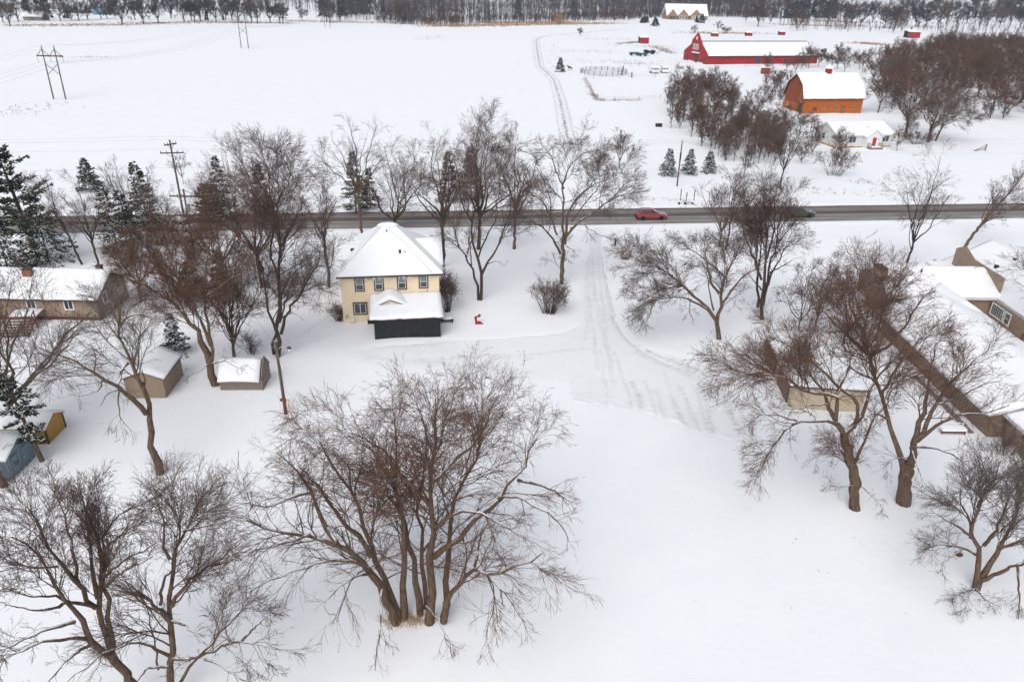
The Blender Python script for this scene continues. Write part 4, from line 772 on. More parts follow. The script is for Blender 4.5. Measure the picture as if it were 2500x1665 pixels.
CON = [
    ('pine_tree', 'large dark layered pine at the left edge above the ranch house', (85, 606), (25, 352), 5.6, dict(nw=13, per=5, npt=9, nb=12, mat_='needle', snow=.03, base=.18, droop=-.05, power=.55, bl=.55, bw=.10, uneven=.35, trunk_r=.35), -2.6),
    ('spruce_tree', 'broad dark green conifer with snow-dusted boughs below the large pine', (120, 640), (112, 470), 4.6, dict(nw=16, per=7, npt=7, nb=7, snow=.06, base=.05, droop=.3, bl=.42, bw=.08), 0),
    ('spruce_tree', 'dark snow-dusted conifer cut by the left edge below the large pine', (22, 665), (15, 520), 3.6, dict(nw=14, per=6, npt=6, nb=7, snow=.06, droop=.3, bl=.42, bw=.08), 0),
    ('spruce_tree', 'tidy cone-shaped spruce beyond the road left of the pale open tree', (222, 468), (205, 386), 2.6, dict(nw=18, per=7, npt=6, nb=6, snow=.22, droop=.15, bl=.42, bw=.07), -.3),
    ('spruce_tree', 'narrow brownish spruce with cone-laden top left of the power pole', (368, 560), (341, 394), 2.3, dict(nw=20, per=7, npt=6, nb=6, mat_='needle', snow=.12, droop=.1, power=.55, bl=.36, bw=.07), -1.2),
    ('spruce_tree', 'shorter ragged brownish spruce left of the narrow spruce', (292, 618), (268, 455), 2.4, dict(nw=16, per=6, npt=6, nb=6, mat_='needle_brown', snow=.18, droop=.1, power=.55, bl=.38, bw=.07), -1),
    ('spruce_tree', 'small brown-tipped spruce between the ragged spruce and the narrow spruce', (325, 600), (290, 462), 2.2, dict(nw=14, per=6, npt=6, nb=6, mat_='needle', snow=.14, droop=.2, power=.7, bl=.38, bw=.07), -1),
    ('spruce_tree', 'tall snowy spruce just left of the two tall whips', (552, 540), (535, 380), 3.0, dict(nw=20, per=7, npt=6, nb=6, snow=.42, droop=.2, bl=.42, bw=.07), -.6),
    ('pine_tree', 'round snowy pine leaning against the tall snowy spruce', (520, 545), (502, 445), 2.8, dict(nw=11, per=6, npt=8, nb=8, snow=.38, droop=.0, power=.45, bl=.42, bw=.09), -.4),
    ('spruce_tree', 'brown-green spruce inside the reddish trees left of the house', (648, 535), (637, 398), 2.4, dict(nw=17, per=7, npt=6, nb=6, mat_='needle_brown', snow=.12, droop=.15, bl=.42, bw=.07), -.4),
    ('spruce_tree', 'pointed dark spruce at the foot of the very tall vase-shaped tree', (870, 520), (866, 368), 2.6, dict(nw=18, per=7, npt=6, nb=6, mat_='needle_brown', snow=.08, droop=.15, bl=.42, bw=.07), 0),
    ('spruce_tree', 'small dark spruce just right of the pointed spruce at the vase-shaped tree', (905, 510), (900, 410), 1.8, dict(nw=14, per=6, npt=5, nb=6, mat_='needle_brown', snow=.08, droop=.15, bl=.42, bw=.07), 0),
    ('spruce_tree', 'dark spruce seen through the crown behind the house corner, left of two', (1096, 492), (1098, 370), 2.4, dict(nw=16, per=7, npt=6, nb=6, mat_='needle_brown', snow=.10, droop=.15, bl=.42, bw=.07), 0),
    ('spruce_tree', 'dark spruce seen through the crown of the tall tree, right of two', (1150, 490), (1148, 352), 2.6, dict(nw=17, per=7, npt=6, nb=6, mat_='needle_brown', snow=.10, droop=.15, bl=.42, bw=.07), 0),
    ('spruce_tree', 'snowy spruce left of the single pole, widest of the three in a row', (1630, 428), (1634, 362), 2.2, dict(nw=15, per=7, npt=6, nb=6, mat_='needle_blue', snow=.60, droop=.25, bl=.38, bw=.065, sn=1.1), 0),
    ('spruce_tree', 'snowy spruce just right of the single pole, middle of the three in a row', (1681, 425), (1683, 363), 1.9, dict(nw=15, per=7, npt=6, nb=6, mat_='needle_blue', snow=.55, droop=.25, bl=.36, bw=.065, sn=1.1), 0),
    ('spruce_tree', 'snowy spruce nearest the thicket, rightmost of the three in a row', (1729, 422), (1732, 368), 1.9, dict(nw=14, per=7, npt=6, nb=6, mat_='needle_blue', snow=.55, droop=.25, bl=.36, bw=.065, sn=1.1), 0),
    ('spruce_tree', 'small snow-laden conifer behind the tan shed', (430, 862), (430, 765), 1.7, dict(nw=10, per=6, npt=7, nb=8, mat_='needle_blue', snow=.45, droop=.35, bl=.36, bw=.07, sn=1.2, uneven=.3), 0),
    ('fir_tree', 'sparse fir with a bare trunk between the mustard and blue sheds', (104, 1128), (42, 880), 1.9, dict(nw=9, per=4, npt=12, nb=12, mat_='needle', snow=.16, base=.30, droop=.30, power=.38, bl=.30, bw=.05, uneven=.45, trunk_r=.19, bark='bark_warm'), -1.6),
    ('spruce_tree', 'lone spruce beside the field track bend', (1367, 176), (1368, 140), 2.3, dict(nw=15, per=6, npt=5, nb=5, mat_='needle', snow=.22, droop=.2, bl=.5, bw=.10), 0),
    ('spruce_tree', 'dark conifer under the grey shed tree by the ranch gable', (545, 705), (540, 610), 1.8, dict(nw=11, per=6, npt=6, nb=6, mat_='needle', snow=.35, droop=.2, bl=.4, bw=.08), 0),
    ('spruce_tree', 'small snowy evergreen under the brush right of the ranch house', (470, 712), (468, 640), 2.0, dict(nw=11, per=6, npt=6, nb=6, mat_='needle', snow=.40, droop=.2, bl=.4, bw=.08), 0),
    ('spruce_tree', 'blue-green spruce in front of the gabled far house, leftmost of a pair', (1569, 57), (1569, 42), 3.0, dict(nw=10, per=5, npt=4, nb=4, mat_='needle_blue', snow=.1, droop=.2, bl=1.1, bw=.3), 0),
    ('spruce_tree', 'blue-green spruce in front of the gabled far house, right one of a pair', (1578, 56), (1578, 41), 3.0, dict(nw=10, per=5, npt=4, nb=4, mat_='needle_blue', snow=.1, droop=.2, bl=1.1, bw=.3), 0),
    ('spruce_tree', 'pointed spruce standing alone left of the gabled far house', (1599, 65), (1600, 43), 3.4, dict(nw=11, per=5, npt=4, nb=4, mat_='needle_blue', snow=.15, droop=.2, bl=1.1, bw=.3), 0),
    ('spruce_tree', 'spruce at the right front corner of the gabled far house', (1712, 57), (1713, 34), 3.6, dict(nw=11, per=5, npt=4, nb=4, mat_='needle_blue', snow=.1, droop=.2, bl=1.1, bw=.3), 0),
    ('spruce_tree', 'short spruce before the porch of the gabled far house', (1701, 56), (1701, 44), 2.4, dict(nw=9, per=5, npt=4, nb=4, mat_='needle_blue', snow=.1, droop=.2, bl=1.1, bw=.3), 0),
]
for k, (nm, lab, b, tp, R_, kw, lean) in enumerate(CON):
    Hh = height(b, tp)
    ms = conifer(500+k, Hh, R_, **kw)
    place(ms, nm, lab, b, rz=rnd.random()*.3, cat='tree', tilt=(0, math.atan2(lean, Hh)*.6))

# ------------------------------------------------------------------ building helpers
_cache = {}
def shared(key, fn):
    if key not in _cache: _cache[key] = fn()
    return _cache[key]
def local(root, o, loc=(0, 0, 0), rz=0.0): o.location = loc; o.rotation_euler = (0, 0, rz); o.parent = root; return o
def window(root, x, y, z, rz, w, h, trim='maroon', sash='white', glass='glass', style='double', tw=.11, label=None, name='window'):
    """lower-left corner at x,y,z; local x runs along the wall, -y points outwards"""
    def fr():
        mb = MB(); t = tw
        mb.box(-t, 0, -.07, .02, -t, h+t); mb.box(w, w+t, -.07, .02, -t, h+t); mb.box(0, w, -.07, .02, -t, 0); mb.box(0, w, -.07, .02, h, h+t); return mb.mesh('window', M[trim])
    def sa():
        mb = MB(); t = min(.06, w*.08)
        mb.box(0, t, -.045, .02, 0, h); mb.box(w-t, w, -.045, .02, 0, h); mb.box(t, w-t, -.045, .02, 0, t); mb.box(t, w-t, -.045, .02, h-t, h)
        if style == 'double': mb.box(t, w-t, -.05, .02, h*.47, h*.47+t*.9)
        if style == 'slider': mb.box(w/2-t/2, w/2+t/2, -.05, .02, t, h-t)
        if style == 'grid':
            for k in range(1, 6): mb.box(w*k/6-.015, w*k/6+.015, -.035, .02, t, h-t)
            for k in range(1, 4): mb.box(t, w-t, -.034, .019, h*k/4-.015, h*k/4+.015)
        return mb.mesh('sash', M[sash])
    key = (w, h, trim, sash, style, tw)
    o = local(root, new(name, shared(('f',)+key, fr)), (x, y, z), rz)
    new('sash', shared(('s',)+key, sa), o)
    def pn(a, b, c, d, g): return shared(('p', a, b, c, d, g), lambda: MB().box(a, b, -.02, .01, c, d).mesh('pane', M[g]))
    if style == 'double':
        new('pane', pn(0, w, 0, h*.49, glass), o); new('pane', pn(0, w, h*.49, h, 'glass_pale' if glass == 'glass' else glass), o)
    elif style == 'slider':
        new('pane', pn(0, w/2, 0, h, glass), o); new('pane', pn(w/2, w, 0, h, glass), o)
    else: new('pane', pn(0, w, 0, h, glass), o)
    if label: o['label'] = label
    return o
def boards(wall, x, y, rz, L, z0, z1, m, exp=.2, gable=None):
    """horizontal lap boards, one object each, lower edge proud; gable = (rise, peak) clips the boards above z1"""
    def bd(a, b): return MB().prism([(-.055, 0), (-.010, exp*.94), (.005, exp*.94), (.005, 0)], a, b, 'x').mesh('siding_board', m)
    z = z0
    while z < z1-.02:
        e = min(exp, z1-z)
        o = new('siding_board', shared(('sb', round(L, 3), m.name, exp), lambda: bd(0, L)), wall); o.location = (x, y, z); o.rotation_euler = (0, 0, rz)
        if e < exp: o.scale = (1, 1, e/exp)
        z += exp
    if gable:
        z = z1; rise, peak = gable
        while z < z1+rise-.1:
            f = (z+exp*.5-z1)/rise; a = peak*f+.02; b = L-(L-peak)*f-.02
            if b-a > .2: o = new('siding_board', bd(a, b), wall); o.location = (x, y, z); o.rotation_euler = (0, 0, rz)
            z += exp
def snow_loft(prof, a, b, axis_, name, parent, seed=0, step=.7, amp=.025, edge=.06):
    r = np.random.default_rng(seed); n = max(3, int(abs(b-a)/step)); t = np.linspace(a, b, n+1); V = []; m = len(prof)
    P = np.array(prof, float); c = P.mean(0)
    for i, q in enumerate(t):
        s = P+r.normal(size=P.shape)*amp*np.array([.6, 1])
        if i in (0, n): s[:, 1] = np.where(P[:, 1] > P[:, 1].min(), s[:, 1]-edge*(P[:, 1]-P[:, 1].min() > .03), s[:, 1])
        for p, z in s: V.append((q, p, z) if axis_ == 'x' else (p, q, z))
    Q = []
    for i in range(n):
        for k in range(m):
            j = (k+1) % m; Q.append((i*m+k, i*m+j, (i+1)*m+j, (i+1)*m+k))
    mb = MB(); mb.v = V; mb.f = Q+[tuple(range(m)), tuple(range(n*m, n*m+m))[::-1]]
    return mb.build(name, M['roofsnow'], parent, True)
def gable_roof(root, a, b, p0, p1, ze, zr, axis_='x', oh=.4, ohg=.3, th=.22, trim='maroon', seed=0, fascia=.16, pc=None, name='roof'):
    """ridge along axis_ from a to b, span p0..p1, wall-plate height ze, ridge height zr"""
    pc = (p0+p1)/2 if pc is None else pc; s0 = (zr-ze)/(pc-p0); s1 = (zr-ze)/(p1-pc)
    e0 = (p0-oh, ze-s0*oh); e1 = (p1+oh, ze-s1*oh)
    rf = MB().prism([e0, (pc, zr), e1, (e1[0], e1[1]+fascia), (pc, zr+fascia), (e0[0], e0[1]+fascia)], a-ohg, b+ohg, axis_).build(name, M[trim], root)
    f = fascia+.004
    prof = [(e0[0]+.02, e0[1]+f), (pc, zr+f), (e1[0]-.02, e1[1]+f), (e1[0]+.03, e1[1]+f+th*.55), (e1[0]-.10, e1[1]+f+th+s1*.1), (pc*.6+e1[0]*.4, zr+(e1[1]-zr)*.4+f+th*1.1), (pc+.25, zr+f+th*1.02), (pc-.25, zr+f+th*1.02), (pc*.6+e0[0]*.4, zr+(e0[1]-zr)*.4+f+th*1.1), (e0[0]+.10, e0[1]+f+th+s0*.1), (e0[0]-.03, e0[1]+f+th*.55)]
    snow_loft(prof, a-ohg-.02, b+ohg+.02, axis_, 'snow_cover', rf, seed)
    return rf
def walls(root, x0, x1, y0, y1, he, m, ridge=None, axis_='x', t=.15, z0=-.4, pc=None):
    """four wall parts: front (y0), back (y1), left (x0), right (x1); gable ends rise to `ridge`"""
    o = []
    def end(p0, p1, c):
        pr = [(p0, z0), (p1, z0), (p1, he), (p0, he)]
        if ridge: pr = [(p0, z0), (p1, z0), (p1, he), (p0 if c is None else c, ridge), (p0, he)]
        return pr
    cx = (x0+x1)/2 if pc is None else pc; cy = (y0+y1)/2 if pc is None else pc
    if axis_ == 'x':
        o.append(MB().box(x0, x1, y0, y0+t, z0, he).build('wall', m, root)); o.append(MB().box(x0, x1, y1-t, y1, z0, he).build('wall', m, root))
        for x in (x0, x1-t): o.append(MB().prism(end(y0+t+.001, y1-t-.001, cy), x, x+t, 'x').build('wall', m, root))
    else:
        for y in (y0, y1-t): o.append(MB().prism(end(x0+t+.001, x1-t-.001, cx), y, y+t, 'y').build('wall', m, root))
        o.append(MB().box(x0, x0+t, y0, y1, z0, he).build('wall', m, root)); o.append(MB().box(x1-t, x1, y0, y1, z0, he).build('wall', m, root))
    return o
def vent(root, x, y, z, s=.35, name='roof_vent'): return MB().box(x-s/2, x+s/2, y-s/2, y+s/2, z-.3, z+s*.75).build(name, M['black'], root)

# ------------------------------------------------------------------ the cream house
AH = math.radians(9.2)
hs = thing('cream_house', 'two-storey cream house with snowy hip roof, dark red trim and black screened porch', 'house', (-18.6, 75.3, 0), AH)
HW, HD, HE, HP = 10.5, 9.6, 5.42, 9.55
wl = walls(hs, 0, HW, 0, HD, HE, M['cream'])
boards(wl[0], 0, -.004, 0, HW, .25, HE-.05, M['cream'], .21)
for x in (0, HW): MB().box(x-.06, x+.06, -.05, .06, -.3, HE-.02).build('corner_trim', M['cream'], hs)
for u, z, lab in ((1.55, 3.84, None), (3.62, 3.84, None), (6.1, 3.8899999999999997, None), (8.45, 3.9399999999999995, None)): window(hs, u, -.05, z, 0, .80, 1.40, tw=.12)
window(hs, 1.2, -.05, 1.1, 0, 1.28, 1.22, style='slider', tw=.13)
# hip roof with a short ridge, snow sheet over a dark eave board
oh = .45; x0, x1, y0, y1 = -oh, HW+oh, -oh, HD+oh; cx, cy = HW/2, HD/2; rl = .55
MB().hexa([(x0, y0, HE-.02), (x1, y0, HE-.02), (x1, y1, HE-.02), (x0, y1, HE-.02), (x0, y0, HE+.15), (x1, y0, HE+.15), (x1, y1, HE+.15), (x0, y1, HE+.15)]).build('eave_board', M['maroon'], hs)
rf = MB()
E0 = [(x0-.03, y0-.03), (x1+.03, y0-.03), (x1+.03, y1+.03), (x0-.03, y1+.03)]
def hipring(f, z, r=0): return [((x0+(cx-rl-x0)*f)-r, (y0+(cy-y0)*f)-r, z), ((x1+(cx+rl-x1)*f)+r, (y0+(cy-y0)*f)-r, z), ((x1+(cx+rl-x1)*f)+r, (y1+(cy-y1)*f)+r, z), ((x0+(cx-rl-x0)*f)-r, (y1+(cy-y1)*f)+r, z)]
rings = [hipring(0, HE+.155, -.02), hipring(0, HE+.28, .04), hipring(.02, HE+.42), hipring(.3, HE+.37+(HP-HE)*.30), hipring(.6, HE+.37+(HP-HE)*.60), hipring(.9, HE+.37+(HP-HE)*.88), hipring(.985, HP+.16)]
for rg_ in rings: rf.v += rg_
for i in range(len(rings)-1):
    for k in range(4): j = (k+1) % 4; rf.f.append((i*4+k, i*4+j, i*4+4+j, i*4+4+k))
rf.f.append((0, 1, 2, 3)); e = (len(rings)-1)*4; rf.f.append((e+3, e+2, e+1, e))
roof = rf.build('roof', M['roofsnow'], hs)
# raised snow along the hips
for (a, b) in (((x0, y0), (cx-rl, cy)), ((x1, y0), (cx+rl, cy))):
    MB().tube([(a[0], a[1], HE+.30), ((a[0]+b[0])/2, (a[1]+b[1])/2, HE+.42+(HP-HE)*.5), (b[0], b[1], HP+.12)], .16, 6, .22).build('snow_ridge', M['roofsnow'], roof, True)
MB().ball((cx, cy, HP+.02), 1.25, .62, .34, 10, 6).build('snow_cap', M['roofsnow'], roof, True)
# side dormers with level ridges
for sx, xa, xb in ((-1, -oh-.25, 3.6), (1, HW-3.6, HW+oh+.25)):
    prof = [(cy-2.7, 5.5), (cy, 7.75), (cy+2.7, 5.5), (cy+2.7, 5.75), (cy+.2, 8.0), (cy-.2, 8.0), (cy-2.75, 5.75)]
    snow_loft(prof, xa, xb, 'x', 'dormer_roof', hs, 3+sx, .8, .02)
MB().box(1.05, 1.42, cy-1.25, cy-.9, 7.0, 7.35).build('roof_vent', M['black'], roof); roof.children[-1].location = (-1.3, 0, .1)
MB().box(cx-.2, cx+.2, cy-.95, cy-.6, 8.7, 9.35).build('roof_vent', M['black'], roof)
MB().tube([(6.45, 1.65, 6.9), (6.45, 1.65, 7.75)], .12, 8).build('vent_pipe', M['black'], roof)
MB().tube([(7.0, 1.65, 6.9), (7.0, 1.65, 7.62)], .05, 6).build('vent_pipe', M['black'], roof)
r3 = random.Random(2); ic = MB()
for k in range(46):
    u = r3.choice([r3.uniform(3.4, 5), r3.uniform(5.9, 7.6), r3.uniform(0, 10)]); l = r3.uniform(.12, .55); ic.tube([(u, -oh-.02, HE), (u, -oh-.02, HE-l)], .022, 4, .004)
ice = ic.build('icicles', M['white'], hs); tag(ice, kind='stuff')
MB().box(9.1, 9.32, -.10, 0, 3.35, 3.57).build('wall_vent', M['steel'], hs)
MB().tube([(3.35, -.06, .3), (3.35, -.06, 5.3)], .035, 6).build('conduit', M['white'], hs)
MB().tube([(2.9, -.3, 5.1), (3.2, -.12, 5.25), (3.35, -.06, 5.2)], .03, 5).build('service_mast', M['darkgrey'], hs)
gm = MB().tube([(.75, -.25, 0), (.75, -.25, .55), (1.15, -.25, .55), (1.15, -.25, 0)], .05, 6).build('gas_meter', M['white'], hs); MB().box(.83, 1.08, -.38, -.14, .3, .75).build('meter_body', M['white'], gm)
ww = MB().box(2.55, 3.3, -.55, 0, -.1, .22).build('window_well', M['black'], hs); MB().box(2.5, 2.56, -.6, -.1, -.1, .5).build('post', M['white'], ww)
MB().box(-.75, -.1, .3, .9, .9, 1.15).build('electric_box', M['darkgrey'], hs)
# porch
po = MB().box(3.55, 10.2, -4.55, -.02, -.3, .12).build('porch', M['slate'], hs)
PX0, PX1, PY, PH = 3.45, 10.3, -4.65, 2.3
fr = [0, .216, .343, .5, .716, .94, 1]
for f_ in fr: u = PX0+(PX1-PX0)*f_; MB().box(u-.05, u+.05, PY-.05, PY+.05, -.3, PH).build('porch_post', M['slate'], po)
for a, b in zip(fr[:-1], fr[1:]):
    u0 = PX0+(PX1-PX0)*a+.06; u1 = PX0+(PX1-PX0)*b-.06
    MB().box(u0, u1, PY-.02, PY+.02, -.3, .90).build('knee_panel', M['screen'], po); MB().box(u0, u1, PY-.035, PY+.035, .90, .97).build('rail', M['slate'], po); MB().box(u0, u1, PY-.01, PY+.01, .97, PH-.1).build('screen', M['screen'], po)
for u in (PX0, PX1):
    for k in range(3):
        y = PY+1.5*k; MB().box(u-.02, u+.02, y+.06, y+1.44, -.3, .90).build('knee_panel', M['slate'], po); MB().box(u-.01, u+.01, y+.06, y+1.44, .97, PH-.1).build('screen', M['screen'], po); MB().box(u-.04, u+.04, y+1.44, y+1.56, -.3, PH).build('porch_post', M['slate'], po)
MB().box(PX0-.06, PX1+.06, PY-.07, PY+.07, PH-.1, PH+.05).build('beam', M['slate'], po)
pr = MB().prism([(PY-.35, 2.33), (0, 3.0), (0, 3.12), (PY-.35, 2.45)], PX0-.4, PX1+.3, 'x').build('porch_roof', M['maroon'], hs)
prof = [(PY-.37, 2.455), (-.02, 3.125), (-.02, 3.42), (-.5, 3.44), (-2.4, 3.12), (-4.2, 2.86), (PY-.22, 2.76), (PY-.42, 2.62)]
snow_loft(prof, PX0-.45, PX1+.35, 'x', 'snow_cover', pr, 9, .5, .03)
gx0, gx1, gc = 3.05, 7.35, 5.15
MB().prism([(gx0+.3, 2.6), (gx1-.3, 2.6), (gc, 3.55)], -2.35, -.05, 'y').build('porch_gable', M['cream'], hs)
pg = MB().prism([(gx0, 2.62), (gc, 3.60), (gx1, 2.62), (gx1, 2.74), (gc, 3.72), (gx0, 2.74)], -2.6, -.02, 'y').build('gable_roof', M['maroon'], hs)
prof = [(gx0, 2.745), (gc, 3.725), (gx1, 2.745), (gx1-.1, 3.0), (gc+.9, 3.66), (gc+.3, 4.02), (gc-.3, 4.02), (gc-1.0, 3.62), (gx0+.05, 3.0), (gx0-.05, 2.85)]
snow_loft(prof, -2.62, -.02, 'y', 'snow_cover', pg, 11, .4, .02)
# snowy patio table and lumpy cover by the porch
t = thing('snowy_bench', 'dark bench under a thick cap of snow at the right side of the porch', 'bench', tuple(G(1091, 786)), .1)
MB().box(-.7, .7, -.35, .35, .28, .42).build('seat', M['black'], t)
for x, y in ((-.6, -.28), (.6, -.28), (-.6, .28), (.6, .28)): MB().box(x-.05, x+.05, y-.05, y+.05, -.1, .28).build('leg', M['black'], t)
MB().ball((0, 0, .5), .75, .42, .2, 10, 5).build('snow', M['roofsnow'], t, True)
# seated wooden decoration in red and white
t = thing('yard_decoration', 'small red and white yard decoration standing alone in the snow right of the cream house', 'decoration', tuple(G(1167, 791)), .2)
MB().prism([(-.28, .0), (.25, .0), (.38, .22), (.12, .32), (-.05, .3), (-.10, .75), (-.30, .9), (-.42, .85), (-.33, .4)], -.08, .08, 'y').build('body', M['redpaint'], t)
MB().ball((.15, 0, 1.02), .17, .15, .19).build('head', M['redpaint'], t, True)
MB().ball((.02, -.05, .55), .16, .12, .22).build('white_beard', M['white'], t, True)
MB().tube([(-.35, 0, .86), (-.1, 0, .92), (.12, 0, .85)], .08, 6).build('arm', M['redpaint'], t)
MB().box(-.33, -.27, -.08, .08, -.1, .05).build('foot', M['redpaint'], t); MB().box(.3, .55, -.1, .1, -.03, .04).build('base', M['black'], t)

# ------------------------------------------------------------------ tan ranch house on the left
rh = thing('ranch_house', 'long low tan ranch house with snowy gable roof and brick chimney at the left', 'house', (-45.1, 74.4, 0), math.radians(.5))
wl = walls(rh, -19, 0, 0, 6.6, 2.7, M['tan'], 4.35, 'x')
boards(wl[0], -19, -.004, 0, 19, .5, 2.65, M['tan'], .2)
boards(wl[3], .004, 0, math.pi/2, 6.6, .5, 2.7, M['tan'], .2, (1.6, 3.3))
MB().box(-19.02, .03, -.05, 6.64, -.3, .5).build('foundation', M['footing'], rh)
gable_roof(rh, -19, 0, 0, 6.6, 2.7, 4.35, 'x', .5, .35, .22, 'dark_trim', 21)
window(rh, -3.55, -.05, 1.35, 0, .95, 1.0, trim='white', tw=.06, style='slider'); window(rh, -7.6, -.05, 1.4, 0, .95, .95, trim='white', tw=.06, style='slider'); window(rh, -12.4, -.05, 1.3, 0, 1.2, 1.0, trim='white', tw=.06, style='slider')
window(rh, .05, 1.2, 1.5, math.pi/2, .85, 1.25, trim='white', tw=.07); window(rh, .05, 4.6, 1.3, math.pi/2, .9, .6, trim='white', tw=.06, style='slider'); window(rh, .06, 1.0, .02, math.pi/2, 1.0, .42, trim='white', tw=.05, style='slider')
dr = MB().box(-9.75, -8.85, -.09, .02, .5, 2.5).build('door', M['brown'], rh); MB().tube([(-8.97, -.14, 1.45), (-8.97, -.08, 1.45)], .04, 6).build('handle', M['steel'], dr)
def chimney(root, x, y, z0, z1, w, d):
    c = MB().box(x-w/2+.03, x+w/2-.03, y-d/2+.03, y+d/2-.03, z0, z1).build('chimney', M['brick'], root)
    nb = int((z1-z0)/.2)
    for k in range(nb):
        o = new('brick_course', shared(('bc', w, d), lambda: MB().box(-w/2, w/2, -d/2, d/2, 0, .17).mesh('brick_course', M['brick'])), c); o.location = (x, y, z0+k*.2)
    MB().box(x-w/2-.06, x+w/2+.06, y-d/2-.06, y+d/2+.06, z1, z1+.08).build('chimney_cap', M['dark_trim'], c); return c
chimney(rh, -8.2, 2.4, 3.2, 5.0, .95, .6); chimney(rh, -1.1, 3.9, 3.6, 4.95, .6, .6)
dk = thing('wooden_steps', 'bare wooden deck steps in front of the ranch house at the left edge', 'steps', tuple(G(52, 812)), math.radians(8))
for k in range(7):
    o = new('tread', shared('tread', lambda: MB().box(-1.3, 1.3, -.14, .14, 0, .05).mesh('tread', M['deck'])), dk); o.location = (0, -1.2+k*.34, .15+k*.17)
for x in (-1.3, 1.3):
    MB().bar((x, -1.4, .05), (x, 1.1, 1.25), .06, .22).build('stringer', M['deck'], dk); MB().bar((x, -1.3, 1.0), (x, 1.0, 2.1), .07, .09).build('rail', M['deck'], dk)
    for k in range(3): MB().box(x-.05, x+.05, -1.25+k*1.05, -1.15+k*1.05, -.2, 1.05+k*.52).build('post', M['deck'], dk)
MB().box(-1.4, 1.4, 1.1, 2.9, 1.22, 1.32).build('platform', M['deck'], dk); MB().box(-1.35, 1.35, 1.15, 2.85, 1.33, 1.48).build('snow', M['roofsnow'], dk)

# ------------------------------------------------------------------ sheds
sh = thing('tan_shed', 'small tan gable-roofed shed with dark red fascia behind the bent tree', 'shed', (-34.5, 58.15, 0), math.radians(3))
wl = walls(sh, 0, 3.35, 0, 4.4, 2.02, M['tan'], 2.72, 'y')
boards(wl[0], 0, -.004, 0, 3.35, .05, 2.0, M['tan'], .17, (.68, 1.675)); boards(wl[3], 3.354, 0, math.pi/2, 4.4, .05, 2.0, M['taupe'], .17)
gable_roof(sh, 0, 4.4, 0, 3.35, 2.02, 2.72, 'y', .22, .15, .2, 'maroon', 22, .12)
MB().box(3.28, 3.4, -.04, .08, -.2, 2.0).build('corner_trim', M['tan'], sh); lt = MB().ball((1.7, -.12, 1.55), .16, .1, .13).build('wall_lamp', M['black'], sh); MB().box(1.62, 1.78, -.06, 0, 1.4, 1.7).build('bracket', M['black'], lt)
gs = thing('grey_shed', 'low weathered grey plank shed with snow-heavy roof beside the leaning tree', 'shed', (-26.85, 60.1, 0), math.radians(2.5))
wl = walls(gs, 0, 3.85, 0, 2.5, 1.0, M['greywood'], 2.35, 'x')
for k in range(22):
    o = new('plank', shared(('gp', k % 4), lambda: MB().box(0, .163, -.03-.006*(k % 4), 0, -.3, .98).mesh('plank', M['greywood'])), wl[0]); o.location = (.01+k*.175, -.002, 0)
for k in range(9):
    f_ = abs((k+.5)/9-.5)*2; hh = 2.75-1.35*f_
    o = new('plank', MB().box(0, .05+.008*(k % 3), 0, .29, -.3, hh).mesh('plank', M['greywood']), wl[3]); o.location = (3.86, -.12+k*.305, 0)
MB().bar((3.93, -.15, 1.45), (3.93, 1.25, 2.85), .09, .14).build('barge_board', M['greywood'], gs); MB().bar((3.93, 1.25, 2.85), (3.93, 2.65, 1.45), .09, .14).build('barge_board', M['greywood'], gs); MB().bar((3.94, 0, .9), (3.94, 2.4, .9), .05, .12).build('cross_rail', M['greywood'], gs)
gable_roof(gs, 0, 3.55, 0, 2.5, 1.0, 2.3, 'x', .2, .1, .18, 'greywood', 23, .1)
ms = thing('mustard_shed', 'mustard yellow shed half hidden behind the sparse fir at the left', 'shed', (-41.2, 50.6, 0), math.radians(1))
walls(ms, 0, 3.8, 0, 2.6, 1.45, M['mustard'], 2.1, 'x'); gable_roof(ms, 0, 3.8, 0, 2.6, 1.45, 2.1, 'x', .2, .12, .18, 'mustard', 24, .1)
for y in (.02, 2.58): MB().box(3.74, 3.86, y-.06, y+.06, -.2, 1.42).build('corner_trim', M['dark_trim'], ms)
for k in range(8): o = new('plank', shared('mp', lambda: MB().box(0, .44, -.025, 0, -.2, 1.4).mesh('plank', M['mustard'])), ms); o.location = (.03+k*.47, -.002, 0)
bs = thing('blue_shed', 'blue-grey shed with snowy roof cut by the left edge of the picture', 'shed', (-40.9, 45.7, 0), math.radians(1))
walls(bs, 0, 3.5, 0, 3.2, 2.0, M['blue'], 2.75, 'x'); gable_roof(bs, 0, 3.5, 0, 3.2, 2.0, 2.75, 'x', .22, .15, .22, 'white', 25, .12)
window(bs, 3.56, .55, .9, math.pi/2, .7, .8, trim='blue', sash='blue', tw=.06); dr = MB().box(3.5, 3.56, 1.75, 2.6, -.1, 1.75).build('door', M['blue'], bs); MB().box(3.56, 3.6, 1.83, 1.9, .8, .95).build('handle', M['steel'], dr)
MB().box(.6, 1.5, -.06, 0, -.1, 1.75).build('door', M['darkgrey'], bs)

